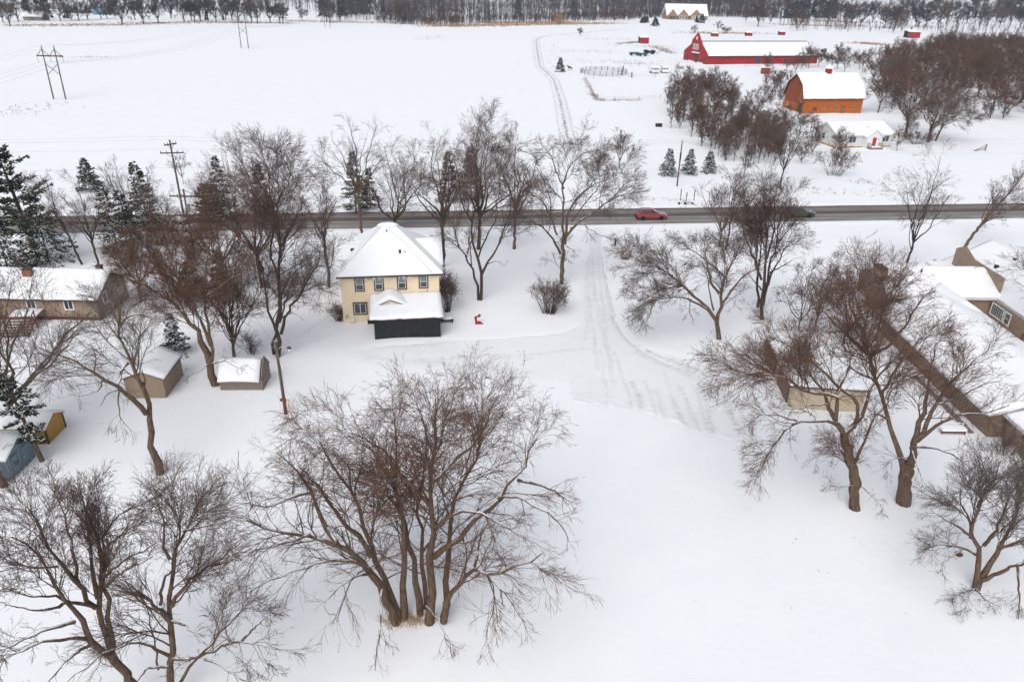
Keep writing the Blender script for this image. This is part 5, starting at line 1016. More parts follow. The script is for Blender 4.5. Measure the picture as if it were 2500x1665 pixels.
# ------------------------------------------------------------------ cream garage
gr = thing('cream_garage', 'cream stucco garage with two brown doors and flat snowy roof behind the bare trees', 'garage', (25.45, 59.2, 0), math.radians(-4.5))
wl = walls(gr, 0, 6.4, 0, 11.2, 2.25, M['stucco'])
for y0_, y1_ in ((.9, 4.7), (6.0, 10.0)):
    d = MB().box(-.05, .02, y0_, y1_, -.2, 1.72).build('garage_door', M['doorbrown'], gr)
    for k in range(4): o = new('door_panel', shared(('gd', y1_-y0_), lambda: MB().box(-.03, 0, 0, y1_-y0_-.1, 0, .40).mesh('door_panel', M['doorbrown'])), d); o.location = (-.052, y0_+.05, -.1+k*.45)
    MB().box(-.10, -.001, y0_-.12, y0_-.005, -.2, 1.8).build('jamb', M['dark_trim'], gr)
rb = MB().box(-.3, 6.7, -.3, 11.5, 2.25, 2.40).build('roof', M['dark_trim'], gr)
snow_loft([(-.33, 2.404), (6.72, 2.404), (6.75, 2.55), (6.5, 2.66), (3, 2.7), (.2, 2.66), (-.35, 2.52)], -.33, 11.52, 'y', 'snow_cover', rb, 31, .7, .03)

# ------------------------------------------------------------------ rambling brown house on the right
bh = thing('brown_house', 'rambling brown house with joined snowy gable wings, chimney and small courtyards at the right', 'house', (41.1, 54.9, 0), 0)
TB = M['taupe']
# long wing: local x 0..10, y 0..21.3
walls(bh, 0, 10.0, 0, 21.4, 2.55, M['brown'], 4.45, 'y', pc=5.0)
gable_roof(bh, 0, 21.4, 0, 10.0, 2.55, 4.45, 'y', .75, .45, .24, 'white', 41, .16)
# cross wing: x 2..15, y 25.8..34
MB().box(2.6, 10.4, 25.9, 26.05, -.3, 2.6).build('wall', TB, bh); MB().prism([(25.9, -.3), (34.2, -.3), (34.2, 2.6), (30.05, 4.3), (25.9, 2.6)], 2.5, 2.66, 'x').build('wall', M['brown'], bh); MB().box(10.4, 15.4, 25.9, 26.05, -.3, 2.6).build('wall', TB, bh)
gable_roof(bh, 2.5, 15.4, 25.9, 34.2, 2.6, 4.35, 'x', .45, .3, .24, 'white', 42, .16)
# link between them and the flat porch roof edge along the east courtyard
MB().box(7.4, 9.9, 21.4, 25.85, -.3, 2.5).build('wall', TB, bh)
lk = MB().box(6.9, 10.5, 20.9, 26.4, 2.55, 2.70).build('link_roof', M['white'], bh)
snow_loft([(6.88, 2.705), (10.52, 2.705), (10.55, 2.83), (10.2, 2.98), (8.7, 3.9), (7.2, 2.98), (6.85, 2.83)], 20.9, 27.2, 'y', 'snow_cover', lk, 43, .6, .02)
# chimney on the west gable
ch = MB().box(1.55, 2.48, 27.6, 29.3, -.3, 5.1).build('chimney', M['brown'], bh); MB().box(1.5, 2.53, 27.5, 29.4, 5.1, 5.2).build('chimney_cap', M['dark_trim'], ch)
MB().tube([(7.2, 29.0, 4.0), (7.2, 29.0, 4.75)], .1, 6).build('vent_pipe', M['black'], bh); MB().box(10.3, 10.6, 31.1, 31.4, 3.6, 4.25).build('roof_vent', M['black'], bh)
window(bh, 4.6, 25.84, .9, 0, 1.1, .9, trim='white', tw=.06, style='slider', glass='glass_pale'); window(bh, 10.55, 25.84, .8, 0, 1.1, 1.15, trim='white', tw=.07)
# tall east wing with bay window
MB().box(15.2, 15.35, 26.1, 36.3, -.3, 4.9).build('wall', M['tan'], bh)
MB().prism([(25.9, 2.5), (36.4, 2.5), (36.4, 5.0), (34.6, 5.9), (25.9, 2.62)], 15.06, 15.19, 'x').build('wall', M['tan'], bh)
gable_roof(bh, 18.5, 38, 15.4, 25.5, 2.6, 5.2, 'y', .6, .4, .24, 'white', 44, .16)
MB().box(14.4, 14.55, 19.0, 25.85, -.3, 2.45).build('wall', TB, bh)
MB().prism([(14.4, -.3), (26.0, -.3), (26.0, 2.5), (20.4, 4.9), (14.4, 2.5)], 18.6, 18.75, 'y').build('wall', TB, bh)
window(bh, 14.33, 25.3, .9, -math.pi/2, 2.2, 1.25, trim='white', sash='white', style='grid', tw=.1); window(bh, 14.33, 22.7, .9, -math.pi/2, .9, 1.25, trim='white', tw=.1)
window(bh, 16.9, 18.54, .15, 0, 1.5, 2.0, trim='white', style='grid', tw=.1, name='patio_door')
window(bh, 15.0, 29.6, 3.1, -math.pi/2, .7, 1.3, trim='white', tw=.06)
MB().box(17.5, 17.9, 31.5, 31.9, 3.9, 4.5).build('roof_vent', M['black'], bh); MB().box(19.5, 19.9, 31.5, 31.9, 4.5, 5.4).build('roof_vent', M['black'], bh)
wr = MB().box(12.2, 15.0, 35.6, 37.4, 2.5, 2.68).build('porch_roof', M['white'], bh); MB().box(12.2, 15.0, 35.6, 37.4, 2.69, 2.9).build('snow_cover', M['roofsnow'], wr)
# low garage at the south end
MB().box(1.25, 1.4, -6.2, -.05, -.3, 2.35).build('wall', M['taupe'], bh)
MB().prism([(1.25, -.3), (9, -.3), (9, 2.4), (5.1, 3.4), (1.25, 2.4)], -6.2, -6.05, 'y').build('wall', TB, bh)
gable_roof(bh, -6.2, -.1, 1.25, 9.0, 2.4, 3.3, 'y', .55, .2, .24, 'white', 45, .16)
d = MB().box(1.15, 1.25, -2.4, -1.5, -.2, 2.05).build('door', M['doortan'], bh); MB().tube([(1.10, -2.25, .95), (1.16, -2.25, .95)], .04, 6).build('handle', M['steel'], d)
d = MB().box(1.17, 1.25, -5.6, -3.3, -.2, 2.0).build('garage_door', M['taupe'], bh)
eb = MB().box(.55, 1.0, -.16, -.02, .75, 1.55).build('meter_box', M['steel'], bh); MB().tube([(.7, -.09, .75), (.7, -.09, -.2)], .04, 6).build('conduit', M['steel'], eb); MB().tube([(1.05, -.05, .6), (1.3, -.3, .5), (1.3, -.4, .9)], .02, 5).build('cable', M['steel'], eb)
for k in range(10): o = new('edging_stone', shared(('es', k % 3), lambda: MB().box(-.2, .2, -.45, .45, 0, .18+.03*(k % 3)).mesh('edging_stone', M['greywood'])), bh); o.location = (-1.0, 1.0+k*1.05, -.02); o.rotation_euler = (0, 0, .1*math.sin(k*2.1))
# deck with balusters
dk = thing('redwood_deck', 'reddish wooden deck with baluster railing beside the brown house', 'deck', (54.6, 69.0, 0), 0)
MB().box(.2, 6, 0, 4.3, .5, .58).build('deck_floor', M['deck'], dk); MB().box(.25, 6, .05, 4.2, .585, .74).build('snow', M['roofsnow'], dk)
for k in range(4): MB().box(.15, .2, 0, 4.3, .02+k*.14, .14+k*.14).build('skirt_board', M['deck'], dk)
for k in range(4): MB().box(.2, 6, -.05, 0, .02+k*.14, .14+k*.14).build('skirt_board', M['deck'], dk)
for x, y in ((.2, 0), (.2, 2.1), (.2, 4.2), (3, 0), (5.9, 0)): MB().box(x-.06, x+.06, y-.06, y+.06, -.2, 1.6).build('post', M['deck'], dk)
for a, b in (((.2, 0), (.2, 4.3)), ((.2, 0), (6, 0))):
    for z in (.8, 1.52): MB().bar((a[0], a[1], z), (b[0], b[1], z), .07, .08).build('rail', M['deck'], dk)
for k in range(30): o = new('baluster', shared('bal', lambda: MB().box(-.02, .02, -.02, .02, .82, 1.5).mesh('baluster', M['deck'])), dk); o.location = (.2, .12+k*.14, 0)
for k in range(40): o = new('baluster', _cache['bal'], dk); o.location = (.32+k*.14, 0, 0)
gl = thing('covered_grill', 'black covered barbecue grill with snow on top on the deck by the bay window', 'grill', (56.6, 73.2, .58), .4)
MB().box(-.75, .75, -.35, .35, 0, .95).build('cover', M['black'], gl); MB().ball((0, 0, .95), .72, .4, .35, 10, 6).build('hood', M['black'], gl, True); MB().ball((.1, .05, 1.28), .5, .3, .1, 10, 4).build('snow', M['roofsnow'], gl, True)
bn = thing('garden_bench', 'red-framed garden bench with white slats half buried in snow by the brown wall', 'bench', (38.4, 55.5, 0), .02)
for x in (-.95, -.2, .55, .95): MB().box(x-.03, x+.03, .2, .26, -.1, .95).build('back_post', M['white'], bn)
for z in (.5, .7, .92): MB().box(-1, 1, .19, .22, z-.05, z+.03).build('slat', M['white'], bn)
MB().box(-1.05, 1.05, -.3, .2, .32, .38).build('seat', M['redpaint'], bn); MB().box(-1.05, 1.05, -.34, -.28, .24, .32).build('front_rail', M['maroon'], bn); MB().box(-1.06, 1.06, -.36, .18, .385, .6).build('snow', M['roofsnow'], bn)
for x in (-1, 1): MB().box(x-.04, x+.04, -.3, -.22, -.1, .32).build('leg', M['redpaint'], bn)
cb = thing('courtyard_shrub', 'snowy potted evergreen in the small courtyard of the brown house', 'plant', (47.2, 78.6, 0))
MB().tube([(0, 0, -.05), (0, 0, .5)], .28, 8, .34).build('pot', M['brick'], cb); MB().ball((0, 0, 1.1), .4, .4, .75, 8, 6).build('foliage', M['needle'], cb); MB().ball((.05, 0, 1.5), .28, .28, .4, 8, 5).build('snow', M['roofsnow'], cb, True)
fd = thing('bird_feeder', 'small rusty bowl feeder hanging in the lower right bare tree', 'feeder', tuple(W(2340, 1353, G(2380, 1438)[1]-.4)))
MB().tube([(0, 0, -.08), (0, 0, .05)], .16, 10, .26).build('bowl', M['pole_base'], fd); MB().tube([(-.3, 0, .05), (0, 0, .55), (.3, 0, .05)], .012, 4).build('hanger', M['wire'], fd)

# ------------------------------------------------------------------ white cottage, orange barn, red barn, far houses
ct = thing('white_cottage', 'small white cottage with a snowy gable roof and a dark red front door', 'cottage', (74.9, 178.9, 0), math.radians(12))
wl = walls(ct, 0, 14.6, 0, 9.0, 3.0, M['offwhite'], 4.9, 'x')
for k in range(13): MB().box(0, 14.6, -.03, -.002, .35+k*.2, .35+k*.2+.185).build('siding_board', M['offwhite'], wl[0])
MB().box(-.02, 14.62, -.04, 9.02, -.3, .32).build('foundation', M['mustard'], ct)
gable_roof(ct, 0, 14.6, 0, 9, 3.0, 4.9, 'x', .5, .4, .25, 'white', 51, .18)
MB().prism([(7.0, -.3), (11.0, -.3), (11.0, 2.8), (9.0, 4.2), (7.0, 2.8)], -1.2, -.05, 'y').build('entry_gable', M['white'], ct); gable_roof(ct, -1.2, 1.5, 7.0, 11.0, 2.8, 4.2, 'y', .35, .3, .22, 'white', 52, .16, name='entry_roof')
window(ct, 3.1, -.06, 1.2, 0, 1.9, 1.4, trim='white', style='slider'); window(ct, 11.9, -.06, 1.3, 0, 1.8, 1.4, trim='white', style='slider'); window(ct, .0, 6.2, 1.2, -math.pi/2, 1.4, 1.3, trim='white')
d = MB().box(8.6, 9.5, -1.26, -1.2, .55, 2.5).build('door', M['redpaint'], ct); MB().box(9.3, 9.38, -1.3, -1.26, 1.4, 1.5).build('handle', M['steel'], d); MB().box(9.85, 10.0, -1.3, -1.2, 2.0, 2.25).build('wall_lamp', M['black'], ct)
st = MB().box(7.4, 10.4, -2.8, -1.2, -.2, .5).build('steps', M['greywood'], ct)
for x in (7.4, 10.4):
    MB().bar((x, -2.9, 1.3), (x, -1.25, 1.35), .08).build('rail', M['greywood'], st)
    for k in range(5): MB().box(x-.04, x+.04, -2.85+k*.38, -2.77+k*.38, 0, 1.3).build('baluster', M['greywood'], st)
MB().box(7.5, 10.3, -2.75, -1.25, .505, .6).build('snow', M['roofsnow'], st)

ob = thing('orange_barn', 'weathered orange gambrel barn with snowy roof and a red cupola', 'barn', (84.0, 229.2, 0), math.radians(10))
BW, BD = 19.0, 11.5; cyb = BD/2
MB().box(0, BW, 0, .2, -.4, 4.3).build('wall', M['orange'], ob); MB().box(0, BW, BD-.2, BD, -.4, 4.3).build('wall', M['orange'], ob)
for x in (0, BW-.2): MB().prism([(.201, 2.4), (BD-.201, 2.4), (BD-.201, 4.3), (BD-1.7, 7.8), (cyb, 10.3), (1.7, 7.8), (.201, 4.3)], x, x+.2, 'x').build('wall', M['rustred'], ob); MB().box(x-.01, x+.21, .21, BD-.21, -.4, 2.39).build('lower_wall', M['orange'], ob)
for k in range(40): o = new('plank', shared(('op', k % 3), lambda: MB().box(0, .45, -.03-.012*(k % 3), 0, -.3, 4.28).mesh('plank', M['orange'])), ob); o.location = (.02+k*.474, -.002, 0)
og = [(-.5, 4.15), (1.5, 7.95), (cyb, 10.6), (BD-1.5, 7.95), (BD+.5, 4.15)]
rf = MB().prism(og+[(BD+.5, 3.95), (BD-1.7, 7.75), (cyb, 10.32), (1.7, 7.75), (-.5, 3.95)], -.5, BW+.5, 'x').build('roof', M['dark_trim'], ob)
snow_loft([(-.5, 4.16), (1.5, 7.96), (cyb, 10.61), (BD-1.5, 7.96), (BD+.5, 4.16), (BD+.6, 4.4), (BD-1.35, 8.2), (cyb+.3, 10.82), (cyb-.3, 10.82), (1.35, 8.22), (-.3, 5.0), (-.62, 4.35)], -.5, BW+.55, 'x', 'snow_cover', rf, 53, 1.0, .03)
cu = MB().box(8.8, 10.2, cyb-.7, cyb+.7, 10.1, 12.0).build('cupola', M['red'], ob); mb = MB(); b_ = len(mb.v)
mb.v += [(8.5, cyb-1, 12.0), (10.5, cyb-1, 12.0), (10.5, cyb+1, 12.0), (8.5, cyb+1, 12.0), (9.5, cyb, 13.3)]; mb.f += [(0, 1, 4), (1, 2, 4), (2, 3, 4), (3, 0, 4), (3, 2, 1, 0)]; mb.build('cupola_roof', M['roofsnow'], cu)
for u, w_, h_, z_ in ((3.2, 1.3, 1.0, .8), (6.2, .8, .6, 1.2), (8.8, .55, .55, 1.5), (10.2, .9, .8, 1.2), (15.8, .9, .9, 1.2)): window(ob, u, -.06, z_, 0, w_, h_, trim='rustred', sash='rustred' if w_ > 1 else 'white', tw=.08, style='one')
d = MB().box(12.3, 13.4, -.1, -.03, -.2, 2.2).build('door', M['rustred'], ob); MB().ball((12.85, -.12, 1.0), .22, .05, .75, 8, 5).build('door_glass', M['glass_pale'], d)
MB().box(-.06, 0, 4.3, 6.9, 2.5, 6.8).build('hay_door', M['rustred'], ob); MB().box(-.05, 0, .7, 2.6, -.2, 2.6).build('barn_door', M['black'], ob)
window(ob, -.03, 2.2, 3.1, -math.pi/2, .9, 1.9, trim='mustard', sash='orange', tw=.12, style='one'); window(ob, -.05, 9.6, 1.0, -math.pi/2, .7, .8, trim='white', tw=.08, style='one')

A2 = math.radians(16)
lb = thing('long_red_barn', 'very long low red barn with snowy roof and a tall stepped red gable front', 'barn', (86.7, 365.2, 0), A2)
LW, LD = 58.0, 22.0
walls(lb, 0, LW, 0, LD, 3.4, M['red'], None); gable_roof(lb, 0.3, LW, 0, LD, 3.4, 8.3, 'x', .5, .4, .35, 'darkgrey', 54, .4)
fw = MB().prism([(-.3, -.4), (LD+.3, -.4), (LD+.3, 4.2), (LD*.72, 7.6), (LD*.70, 9.4), (LD*.5, 12.6), (LD*.27, 7.8), (-.3, 3.8)], -.9, -.05, 'x').build('gable_front', M['red'], lb)
for y in (7.6, 9.6, 11.6): window(lb, -.95, y+2.0, 5.6, -math.pi/2, .9, 2.2, trim='white', sash='white', tw=.15, glass='glass_pale', style='one')
MB().ball((-.95, 11, 10.4), .12, .7, .8, 8, 6).build('round_window', M['white'], lb)
MB().box(-2.0, -.9, 6.8, 12.6, 4.0, 4.5).build('canopy', M['white'], lb)
MB().box(-1.0, -.9, 8.2, 10.8, -.2, 3.6).build('door', M['darkgrey'], lb)
for y in (1.2, 17.5): MB().box(-1.0, -.9, y, y+1.6, -.2, 2.9).build('side_door', M['darkgrey'], lb)
for y0_, y1_ in ((2.9, 8.0), (11, 17.4)): MB().box(-1.02, -.9, y0_, y1_, -.1, .4).build('trim', M['white'], lb)
MB().box(24.5, 27.2, -.12, -.01, -.2, 3.3).build('door', M['darkgrey'], lb)
MB().box(-.3, LW, 10.4, 10.6, 8.95, 9.25).build('ridge_vent', M['darkgrey'], lb)

fh = thing('gabled_far_house', 'wide snowy-roofed house with three front gables before the far woods', 'house', tuple(G(1627, 48)), math.radians(6))
walls(fh, 0, 40, 0, 16, 4.2, M['stone']); gable_roof(fh, 0, 40, 0, 16, 4.2, 12.5, 'x', 1.0, .5, .6, 'white', 55, .4)
for x, w_ in ((1.0, 8), (11, 9), (23, 10)):
    MB().prism([(x, -.3), (x+w_, -.3), (x+w_, 4.3), (x+w_/2, 9.0), (x, 4.3)], -2.0, 0, 'y').build('front_gable', M['stone'], fh); gable_roof(fh, -2.0, 6, x, x+w_, 4.3, 9.0, 'y', .8, .5, .5, 'white', 56, .4, name='gable_roof')
for x in (2.2, 5.2): MB().box(x, x+2.4, -2.1, -2.0, 0, 3).build('garage_door', M['darkgrey'], fh)
for x in (11.8, 14.5, 17.2, 24.2, 31, 35.5): y_ = -2.06 if x < 33 and not 20 < x < 23 and x != 31 and x != 35.5 else -.06; window(fh, x, y_, .9, 0, 1.9, 2.2, trim='white', tw=.2, style='one')
MB().box(27.2, 29.2, -2.1, -2.0, 0, 3.2).build('door', M['dark_trim'], fh)
for x in (24, 26.4, 30, 32.4): MB().box(x, x+.5, -4.2, -3.7, 0, 4).build('porch_column', M['white'], fh)

def shelter(px, label, w=5, d=3.5, h=2.8, rz=.15, m='red'):
    s = thing('red_shelter', label, 'shed', tuple(G(*px)), rz)
    MB().box(0, w, 0, .15, -.3, h*.8).build('wall', M[m], s); MB().box(w-.15, w, .151, d, -.3, h*.85).build('wall', M[m], s); MB().box(0, w, d-.15, d, -.3, h).build('wall', M['darkgrey'], s); MB().box(0, .15, .151, d*.35, -.3, h*.8).build('wall', M['darkgrey'], s)
    r_ = MB().hexa([(-.3, -.3, h*.8), (w+.3, -.3, h*.8), (w+.3, d+.3, h), (-.3, d+.3, h), (-.3, -.3, h*.8+.12), (w+.3, -.3, h*.8+.12), (w+.3, d+.3, h+.12), (-.3, d+.3, h+.12)]).build('roof', M[m], s)
    MB().hexa([(-.3, -.3, h*.8+.124), (w+.3, -.3, h*.8+.124), (w+.3, d+.3, h+.124), (-.3, d+.3, h+.124), (-.25, -.25, h*.8+.4), (w+.25, -.25, h*.8+.4), (w+.25, d+.25, h+.4), (-.25, d+.25, h+.4)]).build('snow_cover', M['roofsnow'], r_); return s
shelter((1563, 107), 'small red run-in shelter with dark open side, alone in the weedy pasture', 5.2, 4.5, 4.0)
shelter((1739, 90), 'tiny red shelter behind the peak of the long red barn', 4.4, 3, 2.4)
shelter((1822, 89), 'tiny red shelter behind the middle of the long red barn', 4.4, 3, 2.6)
shelter((1903, 87), 'tiny red shelter behind the right end of the long red barn', 4.2, 3, 2.8)
shelter((2217, 94), 'red shelter with dark side at the far edge of the right wood', 9, 6, 5)
shelter((1858, 181), 'red shelter standing in the bare brush before the long red barn', 3.6, 3, 2.9, -.2, 'rustred')

def far_house(px, label, w, d, he, hr, m, name='far_house', cat='house', rz=0.0, gambrel=False):
    s = thing(name, label, cat, tuple(G(*px)), rz)
    if gambrel:
        MB().prism([(0, -.3), (w, -.3), (w, he), (w*.82, he+(hr-he)*.6), (w/2, hr), (w*.18, he+(hr-he)*.6), (0, he)], 0, d, 'y').build('wall', M[m], s)
        r_ = MB().prism([(-.6, he-.5), (w*.16, he+(hr-he)*.62), (w/2, hr+.3), (w*.84, he+(hr-he)*.62), (w+.6, he-.5), (w+.6, he+.3), (w*.86, he+(hr-he)*.68+.3), (w/2, hr+.8), (w*.14, he+(hr-he)*.68+.3), (-.6, he+.1)], .3, d+.6, 'y').build('roof', M['roofsnow'], s)
        return s
    walls(s, 0, w, 0, d, he, M[m], hr, 'x'); gable_roof(s, 0, w, 0, d, he, hr, 'x', .8, .6, .5, 'white', 57, .3)
    for k in range(max(2, int(w/7))): window(s, 2+k*6.5, -.05, 1.0, 0, 1.8, 1.4, trim='white', tw=.15, style='one')
    return s
far_house((227, 37), 'distant blue gambrel barn with a white roof among the far trees', 7.6, 10, 3.4, 7.0, 'farblue', 'blue_barn', 'barn', gambrel=True)
far_house((58, 50), 'distant grey house with a wide snowy roof at the far left tree line', 13, 9, 2.6, 5, 'greywood')
far_house((160, 33), 'long distant snowy-roofed building left of the blue barn', 17, 10, 2.6, 5, 'greywood')

# ------------------------------------------------------------------ cars
def car(label, loc, rz, paint, L=4.55, snow=False, cat='car', name='parked_car'):
    c = thing(name, label, cat, loc, rz)
    k = L/4.55
    prof = [(-2.2, .34), (-2.26, .55), (-2.22, .95), (-2.1, 1.08), (.75, 1.06), (.95, 1.04), (1.9, .92), (2.2, .78), (2.27, .55), (2.2, .30), (1.75, .24), (-1.75, .24)]
    st = [(-.91, .92), (-.86, 1.0), (0, 1.015), (.86, 1.0), (.91, .92)]; mb = MB(); n = len(prof)
    for y, s in st:
        for x, z in prof: mb.v.append((x*k*(.985 if abs(y) > .9 else 1), y, (z-.6)*s+.6))
    for i in range(len(st)-1):
        for q in range(n): j = (q+1) % n; mb.f.append((i*n+q, i*n+j, (i+1)*n+j, (i+1)*n+q))
    mb.f += [tuple(range(n)), tuple(range(len(st)*n-n, len(st)*n))[::-1]]
    body = mb.build('body', paint, c)
    # cabin: beltline frustum up to the roof
    b = [(-2.08, 1.02), (1.05, 1.02)]; r_ = [(-1.62, 1.60), (.25, 1.60)]
    cb = MB(); yb, yt = .84, .62
    cb.hexa([(b[0][0]*k, -yb, 1.0), (b[1][0]*k, -yb, 1.0), (b[1][0]*k, yb, 1.0), (b[0][0]*k, yb, 1.0), (r_[0][0]*k, -yt, 1.58), (r_[1][0]*k, -yt, 1.58), (r_[1][0]*k, yt, 1.58), (r_[0][0]*k, yt, 1.58)])
    cb.hexa([(r_[0][0]*k, -yt, 1.58), (r_[1][0]*k, -yt, 1.58), (r_[1][0]*k, yt, 1.58), (r_[0][0]*k, yt, 1.58), (r_[0][0]*k+.15, -yt+.1, 1.66), (r_[1][0]*k-.2, -yt+.1, 1.66), (r_[1][0]*k-.2, yt-.1, 1.66), (r_[0][0]*k+.15, yt-.1, 1.66)])
    cab = cb.build('cabin', paint, c)
    def q(x, z, s, off=.012):   # point on the cabin side
        f = (z-1.0)/.58; return (x*k, s*(yb+(yt-yb)*f+off), z)
    for s in (-1, 1):
        for x0_, x1_, t0, t1 in ((-1.72, -1.22, -1.48, -1.16), (-1.14, -.28, -1.08, -.26), (-.20, .80, -.18, .18)):
            mb = MB(); mb.poly([q(x0_, 1.07, s), q(x1_, 1.07, s), q(t1, 1.50, s), q(t0, 1.50, s)]); mb.build('side_window', M['glass'], cab)
        MB().box(.62*k, .80*k, s*.93-.09, s*.93+.09, 1.02, 1.16).build('mirror', paint, c)
        for x in (-1.38, 1.38):
            wh = new('wheel', None, c); wh.location = (x*k, s*.80, .34)
            MB().tube([(0, -.11, 0), (0, .11, 0)], .34, 16).build('tyre', M['tyre'], wh); rm = MB().tube([(0, s*.09, 0), (0, s*.125, 0)], .22, 12).build('rim', M['rim'], wh)
            MB().tube([(0, -.115, 0), (0, -.05, 0)], .40, 14).build('arch', M['black'], wh).location = (0, s*.02, .01)
        MB().box(1.93*k, 2.24*k, s*.62-.2, s*.62+.2, .72, .84).build('headlight', M['lamp'], c); MB().box(-2.25*k, -2.10*k, s*.72-.15, s*.72+.15, .82, 1.0).build('tail_light', M['taillight'], c)
    f0 = (b[1][0]*k, r_[1][0]*k)
    MB().poly([(f0[0]+.005, -.78, 1.04), (f0[0]+.005, .78, 1.04), (f0[1]+.03, .58, 1.56), (f0[1]+.03, -.58, 1.56)]).build('windscreen', M['glass'], cab)
    MB().poly([(b[0][0]*k-.005, -.74, 1.08), (b[0][0]*k-.005, .74, 1.08), (r_[0][0]*k-.03, .56, 1.54), (r_[0][0]*k-.03, -.56, 1.54)]).build('rear_window', M['glass'], cab)
    MB().box(-2.3*k, -2.15*k, -.85, .85, .3, .5).build('bumper', M['black'], c); MB().box(2.15*k, 2.3*k, -.8, .8, .26, .5).build('bumper', M['black'], c)
    for s in (-1, 1): MB().bar((-1.5*k, s*.55, 1.69), (.05*k, s*.55, 1.69), .04).build('roof_rail', M['darkgrey'], c)
    if snow:
        MB().box(1.1*k, 2.1*k, -.75, .75, .98, 1.1).build('snow', M['roofsnow'], c); MB().box(r_[0][0]*k, r_[1][0]*k, -.55, .55, 1.66, 1.78).build('snow', M['roofsnow'], c)
    return c
def road_car(px, t, **kw):
    g = G(*px)[:2]-ROAD_A; s = g@RD; p = rpt(s, t, .04); return car(loc=p, rz=ROAD_ANG, **kw)
road_car((1591, 538), -1.9, label='bright red SUV driving on the near lane of the road', paint=M['carred'], L=4.9, name='red_car')
road_car((1953, 533), -1.9, label='dark grey SUV on the road partly behind bare branches', paint=M['cardark'], L=5.0, name='dark_car')
car('pale car with snow on its bonnet parked by the road beside the double power pole', tuple(G(452, 562)), math.radians(-25), M['carwhite'], 4.6, True, name='pale_car')

# ------------------------------------------------------------------ poles and wires
def hframe(px, label, lean=.0):
    g = G(*px); t = thing('power_pylon', label, 'power pole', (g[0], g[1], 0), math.radians(.5), 'wooden H-frame pylons crossing the snowy field')
    Hh = 14.3; hw = 1.75
    for s in (-1, 1): MB().tube([(s*hw, 0, -.3), (s*hw, 0, Hh)], .20, 8, .14).build('post', M['pole'], t); MB().tube([(s*hw, 0, Hh), (s*hw, 0, Hh+.35)], .09, 6).build('pole_top', M['steel'], t)
    MB().box(-3.7, 3.7, -.16, .16, 11.6, 11.95).build('crossarm', M['pole'], t)
    for s in (-1, 1):
        MB().bar((s*hw, -.17, 13.6), (s*3.5, -.17, 11.8), .12).build('brace', M['pole'], t); MB().bar((s*hw, -.17, 13.6), (s*.1, -.17, 11.9), .12).build('brace', M['pole'], t)
        MB().bar((s*hw, -.2*s, 9.6), (-s*hw, -.2*s, 6.6), .13).build('cross_brace', M['pole'], t)
    for x in (-3.6, 0, 3.6): MB().tube([(x, 0, 11.6), (x, 0, 10.0)], .07, 6).build('insulator', M['wire'], t)
    return t
HF = [((146, 243), 'nearest wooden H-frame pylon with crossed braces in the left field'), ((598, 119), 'middle wooden H-frame pylon standing in the far snowy field'), ((800, 67.5), 'farthest wooden H-frame pylon before the dark woods')]
for p, l in HF: hframe(p, l)
def cat_wire(a, b, sag, r, n=24):
    a = np.array(a); b = np.array(b); t = np.linspace(0, 1, n+1)[:, None]; P = a*(1-t)+b*t; P[:, 2] -= sag*4*t[:, 0]*(1-t[:, 0]); return [tuple(p) for p in P]
HX = -132.6; ys = [57, 224.4, 391.5, 557.7, 724]
for dxw, z, r_, lab in ((-3.6, 10, .022, 'left conductor wire'), (0, 10, .022, 'middle conductor wire'), (3.6, 10, .022, 'right conductor wire'), (-1.75, 14.6, .014, 'left upper shield wire'), (1.75, 14.6, .014, 'right upper shield wire')):
    pts = []
    for a, b in zip(ys[:-1], ys[1:]): pts += cat_wire((HX+dxw, a, z), (HX+dxw, b, z), 3.2, r_)[(1 if pts else 0):]
    tag(MB().tube(pts, r_, 4).build('power_line', M['wire']), lab+' strung along the H-frame pylons over the field', 'wire', 'wires along the H-frame pylons')
# double-armed power pole by the road
pg_ = G(478, 645)
def power_pole(loc, label, Hh, arms, lean=(0, 0), r=.17, name='power_pole'):
    t = thing(name, label, 'power pole', tuple(loc)); t.rotation_euler = (lean[0], lean[1], 0)
    MB().tube([(0, 0, -.4), (0, 0, Hh)], r, 10, r*.65).build('pole', M['pole'], t)
    for z, w, tw_ in arms:
        a = MB().box(-w, w, -.08, .08, z, z+.16).build('crossarm', M['pole'], t); a.rotation_euler = (0, 0, tw_)
        for s in (-1, 1):
            b = MB().bar((s*w*.55, -.1, z+.05), (0, -.1, z-.6), .06).build('brace', M['steel'], a)
            for q in (.45, .95): MB().tube([(s*w*q, 0, z+.16), (s*w*q, 0, z+.42)], .05, 6, .035).build('insulator', M['darkgrey'], a)
    return t
gA = G(455, 560); hA = height((455, 560), (408, 342))
pA = power_pole(gA, 'tall brown double-armed power pole on the far side of the road at the left', hA, [(hA-1.9, 1.6, .15), (hA-.7, .9, .9)], (0, -.012))
gB = G(477, 640); hB = height((477, 640), (444, 462))
pB = power_pole(gB, 'shorter grey power pole with one crossarm and transformer before the road', hB, [(hB-1.0, 1.9, .05)], (0, .008))
MB().tube([(.32, -.1, hB-2.9), (.32, -.1, hB-1.9)], .24, 10).build('transformer', M['steel'], pB)
gC = G(1653, 453); hC = height((1653, 453), (1657, 343))
pC = power_pole(gC, 'slim single wooden pole between the snowy spruces beyond the road', hC, [], (0, .0), .15)
MB().tube([(.2, 0, hC-.6), (.55, 0, hC-.1)], .03, 5).build('bracket', M['steel'], pC); MB().tube([(0, -.02, hC-3.8), (0, -.02, hC-2.2)], .16, 8).build('metal_sleeve', M['black'], pC)
tC = (gC[0], gC[1]); tA = (gA[0], gA[1]); tL = (-170, tA[1]-14)
